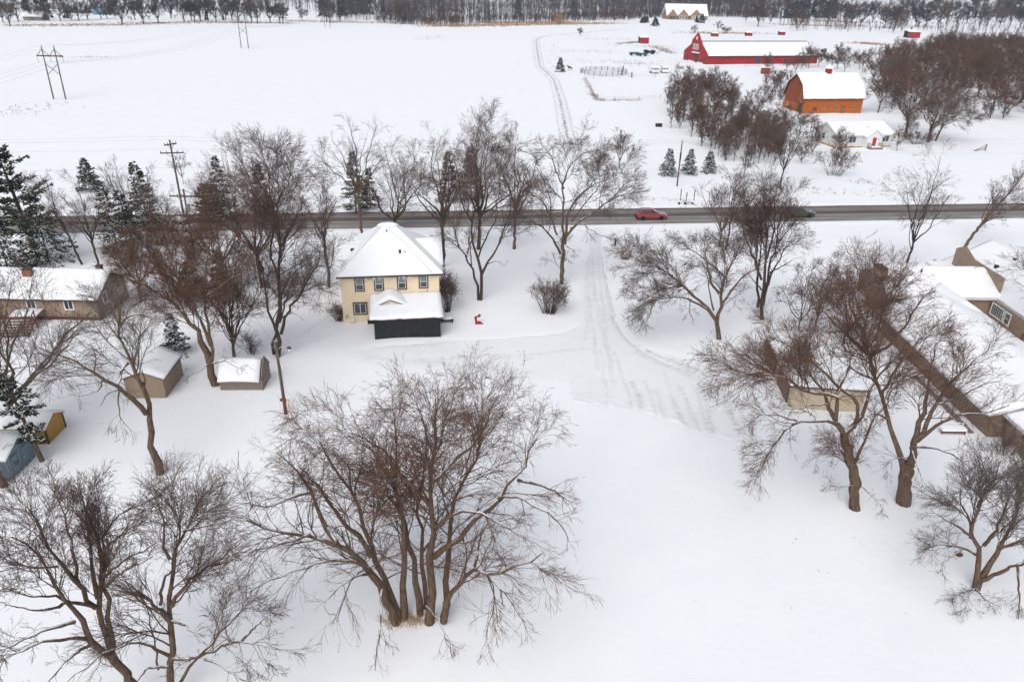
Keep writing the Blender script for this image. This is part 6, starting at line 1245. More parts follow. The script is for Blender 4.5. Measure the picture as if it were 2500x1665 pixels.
for dz, off, lab in ((.35, .8, 'upper front'), (.2, -.8, 'upper back'), (-1.5, 1.4, 'lower front'), (-3.9, 0, 'lowest')):
    pts = cat_wire((tL[0], tL[1]+off, hA+dz), (tA[0], tA[1]+off, hA+dz), .8, .02)+cat_wire((tA[0], tA[1]+off, hA+dz), (tC[0], tC[1]+off, hC+dz*.4), 1.0, .02)[1:]+cat_wire((tC[0], tC[1]+off, hC+dz*.4), (190, 162+off, 10+dz), 1.0, .02)[1:]
    tag(MB().tube(pts, .010, 4).build('power_line', M['wire']), lab+' roadside wire running past the double-armed power pole', 'wire', 'roadside power wires')
# service pole in the yard
sp = thing('service_pole', 'weathered service pole with rust-stained foot, lamp and yellow guy guard in the yard', 'power pole', tuple(G(698, 1013)), 0)
Hs = height((698, 1013), (675.6, 833)); MB().tube([(0, 0, 1.6), (-.08, 0, Hs)], .15, 10, .12).build('pole', M['pole'], sp); MB().tube([(.01, 0, -.3), (0, 0, 1.6)], .165, 10, .152).build('stained_foot', M['pole_base'], sp)
MB().tube([(-.08, 0, Hs-.0), (-.08, 0, Hs+.06)], .12, 8).build('pole_top', M['steel'], sp)
lm = MB().tube([(-.06, 0, Hs-.9), (.35, -.1, Hs-.45), (.95, -.25, Hs-.4)], .03, 6).build('lamp_arm', M['steel'], sp); MB().ball((1.1, -.3, Hs-.45), .2, .18, .13).build('lamp', M['darkgrey'], lm, True); MB().tube([(1.1, -.3, Hs-.68), (1.1, -.3, Hs-.5)], .14, 8, .1).build('lamp_glass', M['lamp'], lm)
MB().box(-.28, .28, -.24, -.14, 1.5, 1.75).build('junction_box', M['pole_base'], sp)
MB().tube([(.9, -1.0, 0), (.55, -.65, 2.0)], .045, 6).build('guy_guard', M['yellow'], sp); MB().tube([(.95, -1.05, 0), (-.05, -.05, Hs-.6)], .012, 4).build('guy_wire', M['wire'], sp)
gS = G(698, 1013)
tag(MB().tube(cat_wire((gS[0]-.05, gS[1], Hs-.8), (-18.6+2.9*math.cos(AH), 75.3+2.9*math.sin(AH)-.4, 5.1), .5, .02), .016, 4).build('service_wire', M['wire']), 'single drop wire from the yard service pole to the cream house eave', 'wire')
tag(MB().tube(cat_wire((gS[0]-.05, gS[1], Hs-.5), (gB[0], gB[1], hB-3.0), .6, .02), .014, 4).build('service_wire', M['wire']), 'thin wire from the yard service pole to the grey transformer pole', 'wire')
tag(MB().tube(cat_wire((gS[0]-.05, gS[1], Hs-.6), (-44.9, 74.3, 2.9), .5, .02), .012, 4).build('service_wire', M['wire']), 'thin wire from the yard service pole to the ranch house', 'wire')

# mailboxes, marker post, gate, bins
for k, (px, lab, rz) in enumerate((((1657, 498), 'left mailbox of the row beyond the road on a tall post', .05), ((1671.5, 499), 'middle mailbox of the row beyond the road on a bent post', .3), ((1690, 498.5), 'right mailbox of the row beyond the road on a tall post', 0))):
    t = thing('mailbox', lab, 'mailbox', tuple(G(*px)), rz, 'mailboxes in a row beyond the road'); tp = 1.75 if k != 1 else 1.2
    MB().box(-.06, .06, -.06, .06, -.2, tp).build('post', M['black'], t); MB().prism([(-.13, 0), (.13, 0), (.13, .2), (.07, .3), (-.07, .3), (-.13, .2)], -.5, .15, 'y').build('box', M['black'], t); t.children[-1].location = (.17, -.05, .85)
    MB().box(-.12, .12, -.4, .1, .31, .36).build('snow', M['roofsnow'], t); t.children[-1].location = (.17, -.05, .85)
t = thing('marker_post', 'short black post leaning slightly beside the driveway mouth', 'post', tuple(G(1501, 601))); MB().tube([(0, 0, -.2), (.06, 0, 1.15)], .13, 8).build('post', M['black'], t); MB().ball((.06, 0, 1.17), .12, .12, .04).build('snow', M['roofsnow'], t)
t = thing('field_gate', 'broken wooden rail gate lying in the snow at the right edge beyond the road', 'gate', tuple(G(2405, 368)), .35)
MB().box(-.1, .1, -.1, .1, -.2, 1.5).build('post', M['greywood'], t); MB().bar((-3.6, 0, .15), (0, 0, 1.2), .12).build('rail', M['greywood'], t); MB().bar((-3.0, .1, .05), (0, .1, .55), .12).build('rail', M['greywood'], t)
t = thing('round_bale', 'pair of small black wrapped bales in the snow at the thicket edge', 'bale', tuple(G(1608, 310)), .1)
for x in (-.42, .42): MB().tube([(x-.38, 0, .45), (x+.38, 0, .45)], .5, 12).build('bale', M['black'], t); MB().ball((x, 0, .93), .3, .3, .06).build('snow', M['roofsnow'], t)
t = thing('garden_post', 'small wooden lamp post by the brown house roof ridge', 'post', (55.2, 93.5, 0)); MB().tube([(0, 0, -.1), (0, 0, 2.4)], .06, 6).build('post', M['greywood'], t); MB().box(-.18, .18, -.18, .18, 2.4, 2.6).build('lamp', M['steel'], t)

# ------------------------------------------------------------------ farmyard things
def trailer(px, label, rz, w=2.4, l=5.0, h=2.6):
    t = thing('horse_trailer', label, 'trailer', tuple(G(*px)), rz)
    MB().prism([(-w/2, .45), (w/2, .45), (w/2, h-.2), (w/2-.2, h), (-w/2+.2, h), (-w/2, h-.2)], 0, l, 'y').build('body', M['white'], t)
    for x in (-.6, .6): MB().box(x-.35, x+.35, -.05, .01, h-.95, h-.45).build('window', M['black'], t)
    MB().box(-.03, .03, -.06, .005, .5, h-.2).build('door_seam', M['darkgrey'], t); MB().box(-w/2, w/2, -.1, 0, .35, .5).build('bumper', M['darkgrey'], t)
    for s in (-1, 1):
        for y in (2.0, 2.9): MB().tube([(s*w/2-.1, y, .38), (s*w/2+.1, y, .38)], .38, 10).build('wheel', M['tyre'], t)
        MB().box(s*w/2-.03, s*w/2+.03, .6, 1.6, h-1.0, h-.55).build('side_window', M['black'], t)
    MB().box(-w/2+.1, w/2-.1, .05, l-.05, h+.003, h+.2).build('snow', M['roofsnow'], t); MB().bar((0, l, .5), (0, l+1.4, .5), .12).build('drawbar', M['darkgrey'], t); return t
trailer((1601, 181), 'white horse trailer on the left of the pair beside the round pen', .25); trailer((1624, 180.5), 'white horse trailer on the right of the pair, two dark windows in its back', .02)
def wagon(px, label, rz, l, w, m, load=None):
    t = thing('farm_wagon', label, 'wagon', tuple(G(*px)), rz)
    MB().box(-l/2, l/2, -w/2, w/2, .7, .85).build('bed', M[m], t)
    for y in (-w/2, w/2): MB().box(-l/2, l/2, y-.04, y+.04, .86, 1.5).build('side_panel', M[m], t)
    for x in (-l/2, l/2): MB().box(x-.04, x+.04, -w/2+.05, w/2-.05, .86, 1.5).build('end_panel', M[m], t)
    for x in (-l/3, l/3):
        for y in (-w/2, w/2): MB().tube([(x, y-.12, .42), (x, y+.12, .42)], .42, 10).build('wheel', M['tyre'], t)
    MB().bar((l/2, 0, .7), (l/2+1.5, 0, .4), .12).build('drawbar', M['darkgrey'], t); MB().box(-l/2+.1, l/2-.1, -w/2+.1, w/2-.1, .86, 1.35).build('snow', M['roofsnow'], t); return t
wagon((1548, 136), 'green flatbed farm wagon full of snow, leftmost of the parked implements', .1, 4.6, 2.2, 'farm_green'); wagon((1569, 138), 'low green wagon in front of the black implement', .05, 4.0, 2.0, 'farm_green')
t = thing('farm_implement', 'black spreader implement with folded arms parked behind the green wagons', 'implement', tuple(G(1585, 133)), .1)
MB().prism([(-2.6, .6), (2.6, .6), (3.0, 1.8), (1.2, 2.0), (.4, 1.3), (-.6, 1.9), (-2.4, 2.2), (-3, 1.5)], -1, 1, 'y').build('hopper', M['black'], t)
for x in (-1.6, 1.6):
    for y in (-1.1, 1.1): MB().tube([(x, y-.15, .5), (x, y+.15, .5)], .5, 10).build('wheel', M['tyre'], t)
MB().bar((2.5, 0, .7), (5.2, 0, .5), .18).build('drawbar', M['farm_green'], t); MB().ball((-1.6, 0, 2.15), .8, .7, .18).build('snow', M['roofsnow'], t)
for px, lab in (((2010, 130), 'dark cart with raised sides parked at the right end of the long red barn'), ((2022, 145), 'dark curved hay rake in the snow right of the long red barn'), ((2005, 141), 'grey covered implement right of the long red barn')):
    t = thing('farm_implement', lab, 'implement', tuple(G(*px)), rnd.random())
    MB().prism([(-2, .5), (1.8, .5), (2.3, 1.9), (1.5, 2.2), (.6, 1.2), (-.8, 1.4), (-1.8, 2.1), (-2.3, 1.6)], -.8, .8, 'y').build('frame', M['darkgrey'], t)
    for x in (-1.2, 1.2):
        for y in (-.9, .9): MB().tube([(x, y-.1, .45), (x, y+.1, .45)], .45, 10).build('wheel', M['tyre'], t)
    MB().ball((.6, 0, 1.25), .8, .6, .15).build('snow', M['roofsnow'], t)
# round pen of portable rail panels
pc_ = G(1474, 180); Rp = 9.4
pen = thing('round_pen', 'round livestock pen of light rail panels in the snow beside the trailers', 'pen', (pc_[0], pc_[1], 0))
def panel_mesh():
    mb = MB(); L = 2*Rp*math.sin(math.pi/24)
    for z in (.35, .75, 1.15, 1.6): mb.tube([(-L/2, 0, z), (L/2, 0, z)], .045, 4)
    for x in (-L/2+.05, L/2-.05): mb.tube([(x, 0, 0), (x, 0, 1.7)], .07, 5)
    return mb.mesh('rail_panel', M['darkgrey'])
pm = panel_mesh()
for k in range(24):
    a = 2*math.pi*(k+.5)/24; o = new('rail_panel', pm, pen); o.location = (Rp*math.cos(math.pi/24)*math.cos(a), Rp*math.cos(math.pi/24)*math.sin(a), 0); o.rotation_euler = (0, 0, a+math.pi/2)
for px, lab in (((1518, 184), 'dark gate post at the right end of the round pen'), ((1542, 190), 'stout dark gate post standing alone right of the round pen'), ((1521, 174), 'tall dark gate post behind the round pen')):
    t = thing('gate_post', lab, 'post', tuple(G(*px))); MB().box(-.2, .2, -.2, .2, -.2, 2.0).build('post', M['pole'], t); MB().box(-1.6, -.2, -.04, .04, .5, .62).build('rail', M['greywood'], t); MB().box(-1.6, -.2, -.04, .04, 1.3, 1.42).build('rail', M['greywood'], t)
def fence(pts, label, sp_=4.5, h=1.4, name='wire_fence', rails=(.5, .9, 1.3), pm_=None, r=.05, rr=.018, weeds=0):
    P = [np.array(G(*p)) for p in pts]; f_ = thing(name, label, 'fence', tuple(P[0])); o0 = P[0]
    me_ = shared(('post', h, r), lambda: MB().tube([(0, 0, -.2), (0, 0, h)], r, 5).mesh('fence_post', M['pole']))
    wires_ = [MB() for _ in rails]
    for a, b in zip(P[:-1], P[1:]):
        n = max(1, int(np.linalg.norm(b-a)/sp_))
        for k in range(n+1): o = new('fence_post', me_, f_); o.location = tuple(a+(b-a)*k/n-o0)
        for z, w in zip(rails, wires_): w.tube([tuple(a-o0+np.array([0, 0, z])), tuple(b-o0+np.array([0, 0, z]))], rr, 3)
    for w in wires_: w.build('wire_strand', M['greywood'], f_)
    return f_
fence([(1428, 194), (1434, 205), (1447, 232), (1456, 246), (1500, 247), (1560, 246), (1612, 243)], 'low wire fence along the near side of the empty snowy paddock')
fence([(1428, 194), (1470, 191), (1515, 190)], 'short wire fence between the round pen and the paddock', 4)
fence([(1545, 190), (1600, 190), (1640, 190)], 'wire fence on the far side of the paddock below the trailers', 5)
fence([(1820, 165), (1880, 163), (1950, 162)], 'thin wire fence in front of the long red barn', 5)
t = thing('hay_feeder', 'small wooden hay feeder in the snow left of the barn thicket', 'feeder', tuple(G(1661, 170)), .3)
for x in (-1, 1):
    for y in (-.7, .7): MB().box(x-.08, x+.08, y-.08, y+.08, -.1, 1.5).build('post', M['tan_grass'], t)
MB().box(-1.05, 1.05, -.72, -.66, .5, 1.2).build('slatted_side', M['tan_grass'], t); MB().box(-1.0, 1.0, -.65, .65, .4, .55).build('trough', M['greywood'], t); MB().box(-1.2, 1.2, -.8, .8, 1.5, 1.65).build('snow', M['roofsnow'], t)
# horse: one continuous skinned body
def horse(px, label, rz, m):
    V = [(0, 0, 1.15), (.55, 0, 1.2), (.85, 0, 1.5), (1.1, 0, 1.85), (1.45, 0, 1.7), (-.55, 0, 1.2), (-.85, 0, 1.05), (-.95, 0, .55)]; E = [(0, 1), (1, 2), (2, 3), (3, 4), (0, 5), (5, 6), (6, 7)]; R_ = [.34, .32, .22, .14, .09, .34, .10, .04]
    for bx, b in ((.5, 1), (-.6, 5)):
        for s in (-1, 1):
            i = len(V); kx = .06 if b == 1 else -.12
            V += [(bx, s*.18, .85), (bx+kx, s*.18, .45), (bx, s*.18, .0)]; E += [(b, i), (i, i+1), (i+1, i+2)]; R_ += [.14, .075, .06]
    me = bpy.data.meshes.new('body'); me.from_pydata(V, E, []); me.materials.append(M[m])
    h = thing('horse', label, 'horse', tuple(G(*px)), rz); o = new('body', me, h); o.modifiers.new('skin', 'SKIN')
    for i, r in enumerate(R_): me.skin_vertices[0].data[i].radius = (r, r)
    me.skin_vertices[0].data[0].use_root = True; sb = o.modifiers.new('sub', 'SUBSURF'); sb.levels = sb.render_levels = 1
    mn = MB(); mn.prism([(.75, 1.45), (1.05, 1.95), (1.15, 1.98), (.9, 1.5)], -.04, .04, 'y'); mn.build('mane', M['black'], h); MB().prism([(-.82, 1.15), (-.95, 1.1), (-1.08, .5), (-.95, .5)], -.05, .05, 'y').build('tail', M['black'], h); return h
horse((1391, 172), 'dark horse standing in the snow right of the lone spruce by the track', math.pi, 'black')

# ------------------------------------------------------------------ weeds and dead grass
def tufts(name, centers, n, spread, h, m, seed, w=.03):
    rng = np.random.default_rng(seed); c = np.array([G(*p)[:2] for p in centers]); k = rng.integers(0, len(c), n)
    xy = c[k]+rng.normal(size=(n, 2))*np.array(spread); nb = 5
    base = np.concatenate([np.repeat(xy, nb, 0), np.full((n*nb, 1), -.05)], 1); base[:, :2] += rng.normal(size=(n*nb, 2))*h*.2
    d = nrm(np.concatenate([rng.normal(size=(n*nb, 2))*.45, np.ones((n*nb, 1))], 1)); V, Q = blades(base, d, h*rng.uniform(.5, 1.3, n*nb), np.full(n*nb, w), rng)
    return tag(new(name, mesh_np(name, V, Q, M[m])), kind='stuff')
def line(a, b, n): return [(a[0]+(b[0]-a[0])*k/(n-1), a[1]+(b[1]-a[1])*k/(n-1)) for k in range(n)]
def pick(k, *seg):
    o = []
    for a, b in seg: o += line(a, b, k)
    return o
tufts('dead_grass', pick(24, ((1060, 66), (1250, 62)), ((1250, 62), (1490, 58)), ((1180, 58), (1400, 56))), 2600, (9, 6), 1.0, 'tan_grass', 1, .10)
tufts('dead_grass', pick(20, ((60, 64), (300, 61)), ((300, 58), (640, 56)), ((700, 52), (1060, 60))), 1500, (11, 5), .9, 'tan_grass', 2, .09)
tufts('dead_grass', pick(16, ((1930, 62), (2080, 66)), ((2000, 52), (2100, 56)), ((1700, 82), (1830, 82))), 1100, (10, 6), .9, 'tan_grass', 3, .09)
tufts('dead_grass', pick(10, ((2100, 106), (2140, 110))), 260, (5, 3), .9, 'tan_grass', 13, .08)
tufts('weeds', pick(14, ((1340, 110), (1345, 165)), ((1440, 96), (1540, 98)), ((1400, 125), (1500, 130)), ((1390, 150), (1560, 152)), ((1510, 110), (1600, 118)), ((1600, 112), (1640, 130)), ((1540, 158), (1570, 156))), 620, (7, 5), .65, 'weed', 4, .03)
tufts('weeds', pick(12, ((1600, 115), (1640, 132)), ((1515, 108), (1560, 104))), 300, (2, 1.5), .9, 'weed', 5, .05)
tufts('weeds', pick(12, ((160, 142), (270, 140)), ((0, 285), (130, 252)), ((1030, 98), (1066, 88))), 160, (4, 1.2), .6, 'weed', 6, .035)
tufts('weeds', pick(10, ((1960, 455), (2040, 470)), ((2100, 440), (2180, 470)), ((1550, 490), (1680, 495)), ((2120, 445), (2130, 448))), 90, (2.2, 1), .6, 'weed', 7, .018)
tufts('weeds', pick(12, ((1428, 194), (1447, 232)), ((1447, 232), (1460, 246)), ((1460, 247), (1560, 247))), 260, (.7, .5), .8, 'weed', 8, .022)
tufts('weeds', pick(12, ((0, 560), (700, 566)), ((700, 505), (1300, 508)), ((1900, 470), (2500, 490))), 220, (4, .7), .45, 'weed', 9, .02)
tufts('weeds', pick(8, ((425, 1106), (470, 1112))), 10, (.5, .2), .25, 'weed', 10, .012)
tufts('fallen_twigs', [(2000, 1440), (1957, 1322), (1990, 1392), (2148, 1388), (2088, 1313), (2219, 1499), (1934, 1590), (1941, 1612), (1957, 1638), (1912, 1484), (1700, 1475), (1478, 848), (1545, 935), (1552, 940)], 20, (.3, .2), .10, 'weed', 14, .012)
tufts('dead_grass', pick(6, ((955, 1515), (1020, 1518))), 120, (.5, .3), .5, 'tan_grass', 11, .012)
tufts('weeds', pick(6, ((1640, 178), (1720, 190))), 120, (4, 3), .7, 'weed', 12, .03)

# ------------------------------------------------------------------ thicket, wood and far trees
def slim(seed, H, spread, cnt, r, tm='twig', bm='bark', upright=.8, rt=.02, **kw): return gtree(seed, H, spread, kw.pop('fork', .3), kw.pop('nl', 6), r, cnt, bm, tm, (0, 0), upright, kw.pop('extra', 1), .25, rt=rt, l2=(.3, .6), **kw)
TH = [slim(700+k, 9.0, 2.0+.3*(k % 3), (45, 230, 700, 500), .13, ['twig', 'twig_red', 'twig_grey'][k % 3], ['bark', 'bark_dark', 'bark'][k % 3], rt=.017) for k in range(6)]
SC = [slim(720+k, 5.0, 2.0, (40, 220, 600, 400), .06, ['twig_red', 'twig'][k % 2], 'bark_dark', rt=.015, fork=.1, nl=9) for k in range(3)]
WD = [slim(740+k, 11.0, 5.4+.5*(k % 2), (70, 420, 1300, 1100), .24, ['twig_red', 'twig', 'twig_brush', 'twig_grey'][k % 4], ['bark_snowy', 'bark'][k % 2], .45, rt=.024, nl=8, fork=.25) for k in range(6)]
def inpoly(P, n, seed, mind=1.2):
    rng = np.random.default_rng(seed); P = np.array([G(*p)[:2] for p in P]); lo, hi = P.min(0), P.max(0); out = []; tries = 0
    while len(out) < n and tries < n*60:
        tries += 1; q = lo+(hi-lo)*rng.random(2)
        if poly_sd(np.array([q[0]]), np.array([q[1]]), P)[0] > 0 and all((q[0]-o[0])**2+(q[1]-o[1])**2 > mind**2 for o in out): out.append(q)
    return out
def grove(protos, pts, name, label, group, seed, smin=.75, smax=1.2, cat='tree', own=()):
    r = random.Random(seed); pts = sorted(pts, key=lambda q: q[1]); L_ = {}
    for (px, lb) in own:
        g = G(*px)[:2]; L_[min((i for i in range(len(pts)) if i not in L_), key=lambda i: (pts[i][0]-g[0])**2+(pts[i][1]-g[1])**2)] = lb
    for i_, q in enumerate(pts): s = r.uniform(smin, smax); put_tree(protos[r.randrange(len(protos))], name, L_.get(i_, label), (q[0], q[1], 0), r.random()*6.28, (s, s, s*r.uniform(.9, 1.1)), group, cat)
TL = [(1618, 255), (1632, 312), (1700, 352), (1762, 388), (1790, 360), (1790, 260), (1740, 215), (1660, 215)]
TR = [(1762, 388), (1800, 415), (1870, 424), (1905, 405), (1915, 340), (1890, 300), (1800, 300)]
grove(TH, inpoly(TL, 62, 1, 2.0), 'thicket_tree', 'slim bare grey-brown tree in the left half of the dense thicket beyond the road', 'slim trees in the left half of the thicket', 1, .6, 1.0)
grove(TH, inpoly(TR, 42, 21, 1.8), 'thicket_tree', 'slim bare brown tree in the right half of the thicket, below the orange barn', 'slim trees in the right half of the thicket', 21, .5, .85)
for px, sc_, lab in (((1745, 285), 1.05, 'broad dark snow-lined tree rising above the left half of the thicket'), ((1668, 268), .95, 'round-crowned tree at the upper left corner of the thicket'), ((1712, 330), .8, 'wide tree in the middle of the thicket front'), ((1835, 300), .75, 'open tree in the thicket just left of the orange barn'), ((1850, 372), .7, 'brown spreading tree in the right half of the thicket')): place(WD[int(px[0]) % 6], 'thicket_tree', lab, px, sc=sc_)
grove(SC, inpoly([(1630, 300), (1700, 352), (1780, 400), (1880, 425), (1915, 400), (1910, 340), (1850, 320), (1740, 300)], 46, 2, 1.8), 'thicket_shrub', 'low many-stemmed brush in the thicket left of the orange barn', 'brush at the foot of the thicket', 2, .6, 1.0, 'bush')
grove(SC, inpoly([(1940, 400), (1990, 420), (2080, 410), (2080, 370), (1990, 345), (1945, 350)], 5, 3, 2.5), 'thicket_shrub', 'low brush between the thicket and the white cottage', 'brush between thicket and cottage', 3, .8, 1.2, 'bush')
grove(TH, inpoly([(1935, 345), (1985, 390), (2060, 400), (2040, 380), (1990, 330), (1950, 320)], 3, 13, 3), 'thicket_tree', 'slim bare tree standing before the left wall of the white cottage', 'slim trees before the cottage', 13, .6, .95)
grove(WD, inpoly([(2135, 300), (2230, 318), (2330, 290), (2420, 292), (2560, 292), (2600, 140), (2500, 126), (2260, 130), (2170, 150), (2110, 172), (2118, 240)], 175, 4, 3.4), 'wood_tree', 'bare brown tree in the wood right of the orange barn', 'trees of the wood right of the orange barn', 4, .75, 1.12, own=[((2135, 290), 'bare tree of the right wood nearest the right end of the orange barn'), ((2330, 292), 'front bare tree of the right wood just right of the massive snow-lined tree'), ((2420, 290), 'front bare tree of the right wood midway to the right edge'), ((2490, 290), 'front bare tree of the right wood at the right edge of the picture'), ((2225, 135), 'bare tree at the back of the right wood below the red shelter'), ((2480, 130), 'bare tree at the back of the right wood at the right edge')])
grove(WD, inpoly([(1860, 182), (1940, 190), (2110, 172), (2130, 150), (2050, 150), (1960, 165)], 18, 5, 4), 'wood_tree', 'small bare tree in the thin line between the orange barn and the long red barn', 'thin line of trees behind the orange barn', 5, .45, .75)
grove(SC, inpoly([(1850, 190), (1930, 195), (1930, 250), (1900, 290), (1860, 230)], 16, 6, 3), 'thicket_shrub', 'low brush against the left end of the orange barn', 'brush left of the orange barn', 6, .7, 1.2, 'bush')
grove(SC, inpoly([(2130, 330), (2240, 345), (2330, 300), (2500, 300), (2560, 270), (2200, 260)], 30, 7, 4), 'wood_undergrowth', 'low brush under the wood right of the orange barn', 'brush under the right wood', 7, .6, 1.0, 'bush')

FT = [gtree(800+k, 15, 8.5-1.5*(k % 2), .22, 9, .42, (70, 380, 1100, 0), 'far_bark', ['far_twig', 'twig_grey', 'far_twig'][k % 3], (0, 0), .45+.3*(k % 2), 1, .3, rt=.085, l2=(.3, .6)) for k in range(5)]
HED = [(25, 65, 1.2), (8, 55, 1.0), (45, 53, 1), (80, 50, .9), (112, 51, .8), (148, 52, 1), (175, 50, .7), (193, 51, .9), (215, 50, .8), (247, 47, 1), (262, 48, .8), (299, 62, 1.3), (351, 60, 1.2), (387, 58, 1.15), (330, 50, 1), (418, 46, 1), (450, 54, 1.1), (468, 51, .9), (476, 54, 1), (490, 54, 1.1), (528, 55, 1), (508, 48, 1), (552, 48, 1), (567, 52, 1), (582, 57, 1.2), (615, 57, 1), (629, 58, 1.2), (660, 57, 1.0), (683, 58, .9), (691, 58, .9), (738, 52, .6), (798, 54, 1.1), (806, 56, 1), (830, 53, .8), (858, 43, .6), (888, 41, .5), (940, 57, .9), (965, 59, 1), (980, 60, .9), (1005, 62, .6)]
OWN = {(25, 65): 'bare tree standing forward of the far tree line at the left edge', (299, 62): 'large bare tree on the field edge right of the blue barn, first of three', (351, 60): 'large bare tree in the middle of the three right of the blue barn', (387, 58): 'bare tree at the right end of the three right of the blue barn', (629, 58): 'bare tree on the field edge just right of the middle pylon', (582, 57): 'bare tree seen between the posts of the middle pylon', (798, 54): 'bare tree behind the farthest pylon', (738, 52): 'small bare tree alone on the snow left of the farthest pylon', (888, 41): 'tiny bare tree on the snow gap left of the far dark wood', (1005, 62): 'small bare tree on the field edge below the far dark wood'}
kinds = ['wide-crowned bare tree on the far edge of the left field', 'narrower bare tree on the far edge of the left field']
for x, y, s in HED:
    k = rnd.randrange(5); s *= G(x, y)[1]/620*1.3
    own = OWN.get((x, y))
    put_tree(FT[k], 'field_edge_tree', own or kinds[k % 2], (*G(x, y)[:2], 0), rnd.random()*6.28, s*.8, 'bare trees along the far edge of the left field ('+('wide' if k % 2 == 0 else 'narrow')+')')
RT = [(1915, 46), (1935, 62), (2063, 71), (2078, 62), (2100, 66), (2160, 69), (2172, 71), (2185, 69), (2200, 62), (2235, 66), (2242, 68), (2260, 66), (2290, 68), (2310, 60), (2335, 66), (2360, 58), (2390, 68), (2410, 62), (2440, 68), (2465, 64), (2490, 70), (2130, 55), (2040, 48), (2215, 48), (2380, 45), (2450, 44), (2510, 62), (1850, 66), (1960, 55), (2020, 60)]
for x, y in RT: s = G(x, y)[1]/620*rnd.uniform(1.0, 1.6); put_tree(FT[rnd.randrange(5)], 'far_tree', 'loose bare tree on the snowy slope in the upper right corner', (*G(x, y)[:2], 0), rnd.random()*6.28, s*.8, 'bare trees on the upper right slope')
for px, w in (((1500, 56), 1.3), ((1535, 52), 1), ((1850, 58), 1.6), ((1880, 60), 1.5), ((1945, 76), 1.3), ((1960, 74), 1.2), ((1820, 56), 1.1), ((1475, 52), .9), ((1120, 56), 1.4), ((1080, 58), 1.2), ((2180, 82), 1.3), ((2200, 80), 1.2)):
    g = G(*px); put_tree(SC[rnd.randrange(3)], 'far_bush', 'dark rounded bush on the snow in front of the far woods', tuple(g), rnd.random()*6, w*g[1]/260*.8, 'dark bushes before the far woods', 'bush')
FC = conifer(900, 17, 4.5, 12, 6, 4, 4, 'needle_blue', .10, bl=1.9, bw=.5)
for px, s in (((505, 50), .5), ((545, 50), .35), ((70, 46), 1), ((118, 44), 1.1), ((278, 38), 1.1), ((100, 36), 1.2), ((163, 46), .7), ((1925, 46), 1.25), ((1945, 44), 1.3), ((1965, 46), 1.2), ((2005, 46), 1.25), ((2025, 45), 1.3), ((1990, 42), 1.3), ((835, 40), 1.2), ((855, 38), 1.3), ((880, 36), 1.3), ((900, 36), 1.2), ((790, 42), 1.0), ((870, 30), 1.5), ((2440, 34), 1.3), ((2470, 36), 1.4), ((2495, 40), 1.5), ((2280, 22), 1.4), ((1265, 44), 1.0), ((1400, 40), 1.1)):
    g = G(*px); put_tree(FC, 'far_spruce', 'dark blue-green conifer among the far trees at the top of the picture', tuple(g), rnd.random()*6, s*g[1]/760, 'dark conifers among the far trees')

# the far woods: one mass nobody could count
def mass(name, pts, seed, H=17, m=('far_bark', 'far_twig'), nb=6, tw=.16):
    rng = np.random.default_rng(seed); pts = np.asarray(pts); n = len(pts)
    s = rng.uniform(.7, 1.25, n)*H; lean = rng.normal(size=(n, 2))*.04
    b = np.concatenate([pts, np.full((n, 1), -.3)], 1); t = b+np.concatenate([lean*s[:, None], s[:, None]], 1)
    P = np.stack([b, b*.5+t*.5, t], 1); P[:, 1, :2] += rng.normal(size=(n, 2))*.25; R_ = np.array([[.17, .11, .04]])*(s/H)[:, None]*rng.uniform(.6, 1.4, n)[:, None]
    P2, R2 = grow(P, R_, n*nb, rng, (.2, 1), (20, 50), (.2, .45), .35, 2, .15, .6, .4, .07, 1.5, 9, 0)
    P3, R3 = grow(P2, R2, n*nb*2, rng, (.15, 1), (20, 60), (.4, .85), .2, 2, .15, .7, .6, .055, .8, 4.5, 0)
    v, q = tubes([(P, R_, 3)]); X3 = np.concatenate([P2, P3]); v3, q3 = blades(X3[:, 0], X3[:, 1]-X3[:, 0], np.linalg.norm(X3[:, 1]-X3[:, 0], axis=1), np.r_[np.full(len(P2), .10), np.full(len(P3), tw)], rng)
    me = mesh_np(name, np.concatenate([v, v3]), np.concatenate([q, q3+len(v)]), M[m[0]]); me.materials.append(M[m[1]])
    me.polygons.foreach_set('material_index', np.r_[np.zeros(len(q), np.int32), np.ones(len(q3), np.int32)]); return tag(new(name, me), kind='stuff')
def band(x0, x1, Yn, depth, n, seed, jit=6):
    rng = np.random.default_rng(seed); x = rng.uniform(x0, x1, n); y = Yn(x)+depth*rng.random(n)**1.4+rng.normal(size=n)*jit; return np.stack([x, y], 1)
rY = lambda px, py: G(px, py)[:2]
e1 = np.array([rY(910, 52), rY(1000, 60), rY(1100, 62), rY(1250, 57), rY(1400, 53), rY(1530, 48), rY(1640, 40), rY(1760, 42), rY(1920, 46)]); o_ = e1[:, 0].argsort(); e1 = e1[o_]
edge = lambda x: np.interp(x, e1[:, 0], e1[:, 1])
mass('far_woods', band(e1[0, 0], e1[-1, 0], edge, 170, 2300, 1, 4), 1, 18)
def clumped(P, s_, cut, seed): return P[vnoise(P[:, 0]+5000, P[:, 1], s_, seed) > cut]
mass('far_woods', clumped(band(-760, -40, lambda x: np.full_like(x, 745.), 330, 2100, 21, 12), 55, .34, 31), 21, 15)
mass('far_woods', clumped(band(220, 620, lambda x: np.full_like(x, 660.), 330, 900, 22, 12), 50, .48, 32), 22, 15, tw=.14)
mass('far_woods', band(-420, 330, lambda x: np.full_like(x, 960.), 400, 1300, 2, 20), 2, 20)
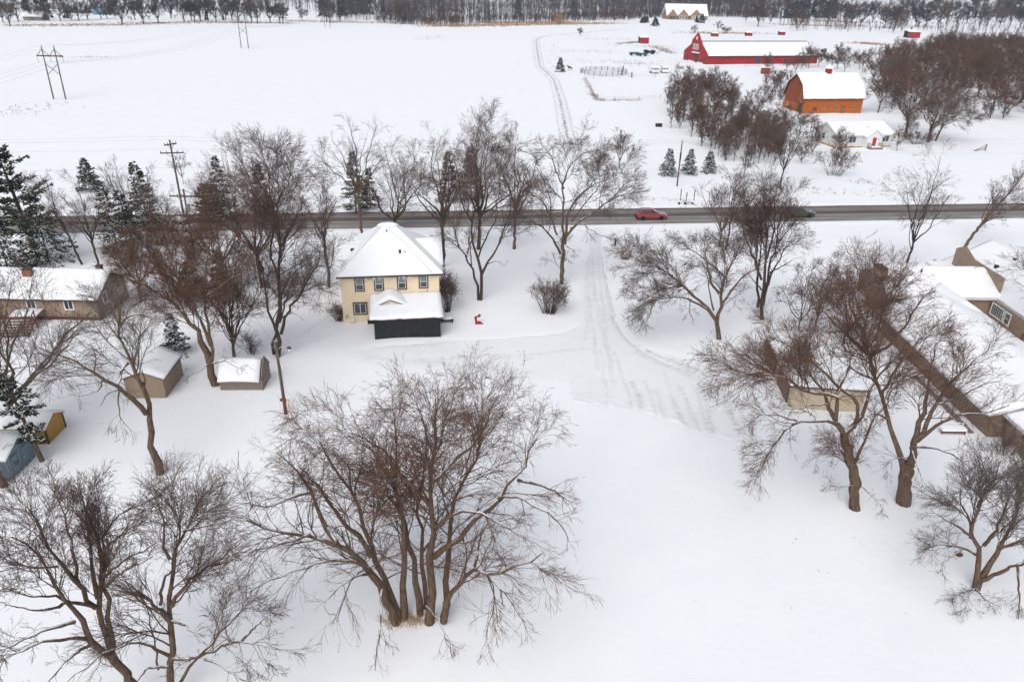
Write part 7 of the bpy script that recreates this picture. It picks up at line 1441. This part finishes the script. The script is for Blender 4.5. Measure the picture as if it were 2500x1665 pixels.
mass('far_woods', band(-165, -62, lambda x: np.full_like(x, 645.), 200, 420, 3, 10), 3, 17)
mass('far_woods', band(-900, -330, lambda x: np.full_like(x, 1150.), 400, 700, 4, 30), 4, 20)
mass('far_woods', band(-700, -160, lambda x: np.full_like(x, 760.), 140, 330, 5, 20), 5, 15)
mass('far_woods', band(300, 900, lambda x: 900-.2*(x-300), 500, 900, 6, 30), 6, 19)
mass('far_woods', band(-1600, 1800, lambda x: np.full_like(x, 1750.), 1400, 900, 7, 60), 7, 26)
mass('wood_edge_brush', band(e1[0, 0]+5, e1[-1, 0], lambda x: edge(x)-8, 75, 1300, 8, 3), 8, 5.5, ('far_bark', 'far_twig'), 9)
mass('wood_edge_brush', band(rY(1030, 62)[0], rY(1130, 62)[0], lambda x: edge(x)-14, 14, 60, 9, 3), 9, 5, ('weed', 'twig_brush'), 12)
mass('wood_edge_brush', band(rY(1910, 60)[0], rY(2500, 60)[0], lambda x: np.full_like(x, 640.), 130, 170, 10, 12), 10, 5, ('far_bark', 'far_twig'), 8)
mass('wood_edge_brush', band(rY(0, 50)[0], rY(640, 50)[0], lambda x: np.full_like(x, 640.), 60, 160, 11, 8), 11, 4, ('far_bark', 'far_twig'), 8)
for o in list(bpy.data.objects):
    if o.name.split('.')[0] == 'snow' and o.parent and o.parent.name.split('.')[0] in ('spruce_tree', 'pine_tree', 'fir_tree', 'far_spruce'): o['kind'] = 'stuff'

# pale winter air over the whole scene
hz = MB().box(-2600, 2600, -70, 3300, -1.6, CAM_H+6).build('haze', None)
hm = bpy.data.materials.new('haze'); hm.use_nodes = True; nt = hm.node_tree; nt.nodes.remove(nt.nodes['Principled BSDF'])
pv = nt.nodes.new('ShaderNodeVolumePrincipled'); pv.inputs['Color'].default_value = (.78, .89, 1.0, 1); pv.inputs['Density'].default_value = .00013; pv.inputs['Anisotropy'].default_value = .2
nt.links.new(pv.outputs[0], nt.nodes['Material Output'].inputs['Volume']); hz.data.materials.append(hm); tag(hz, kind='stuff')
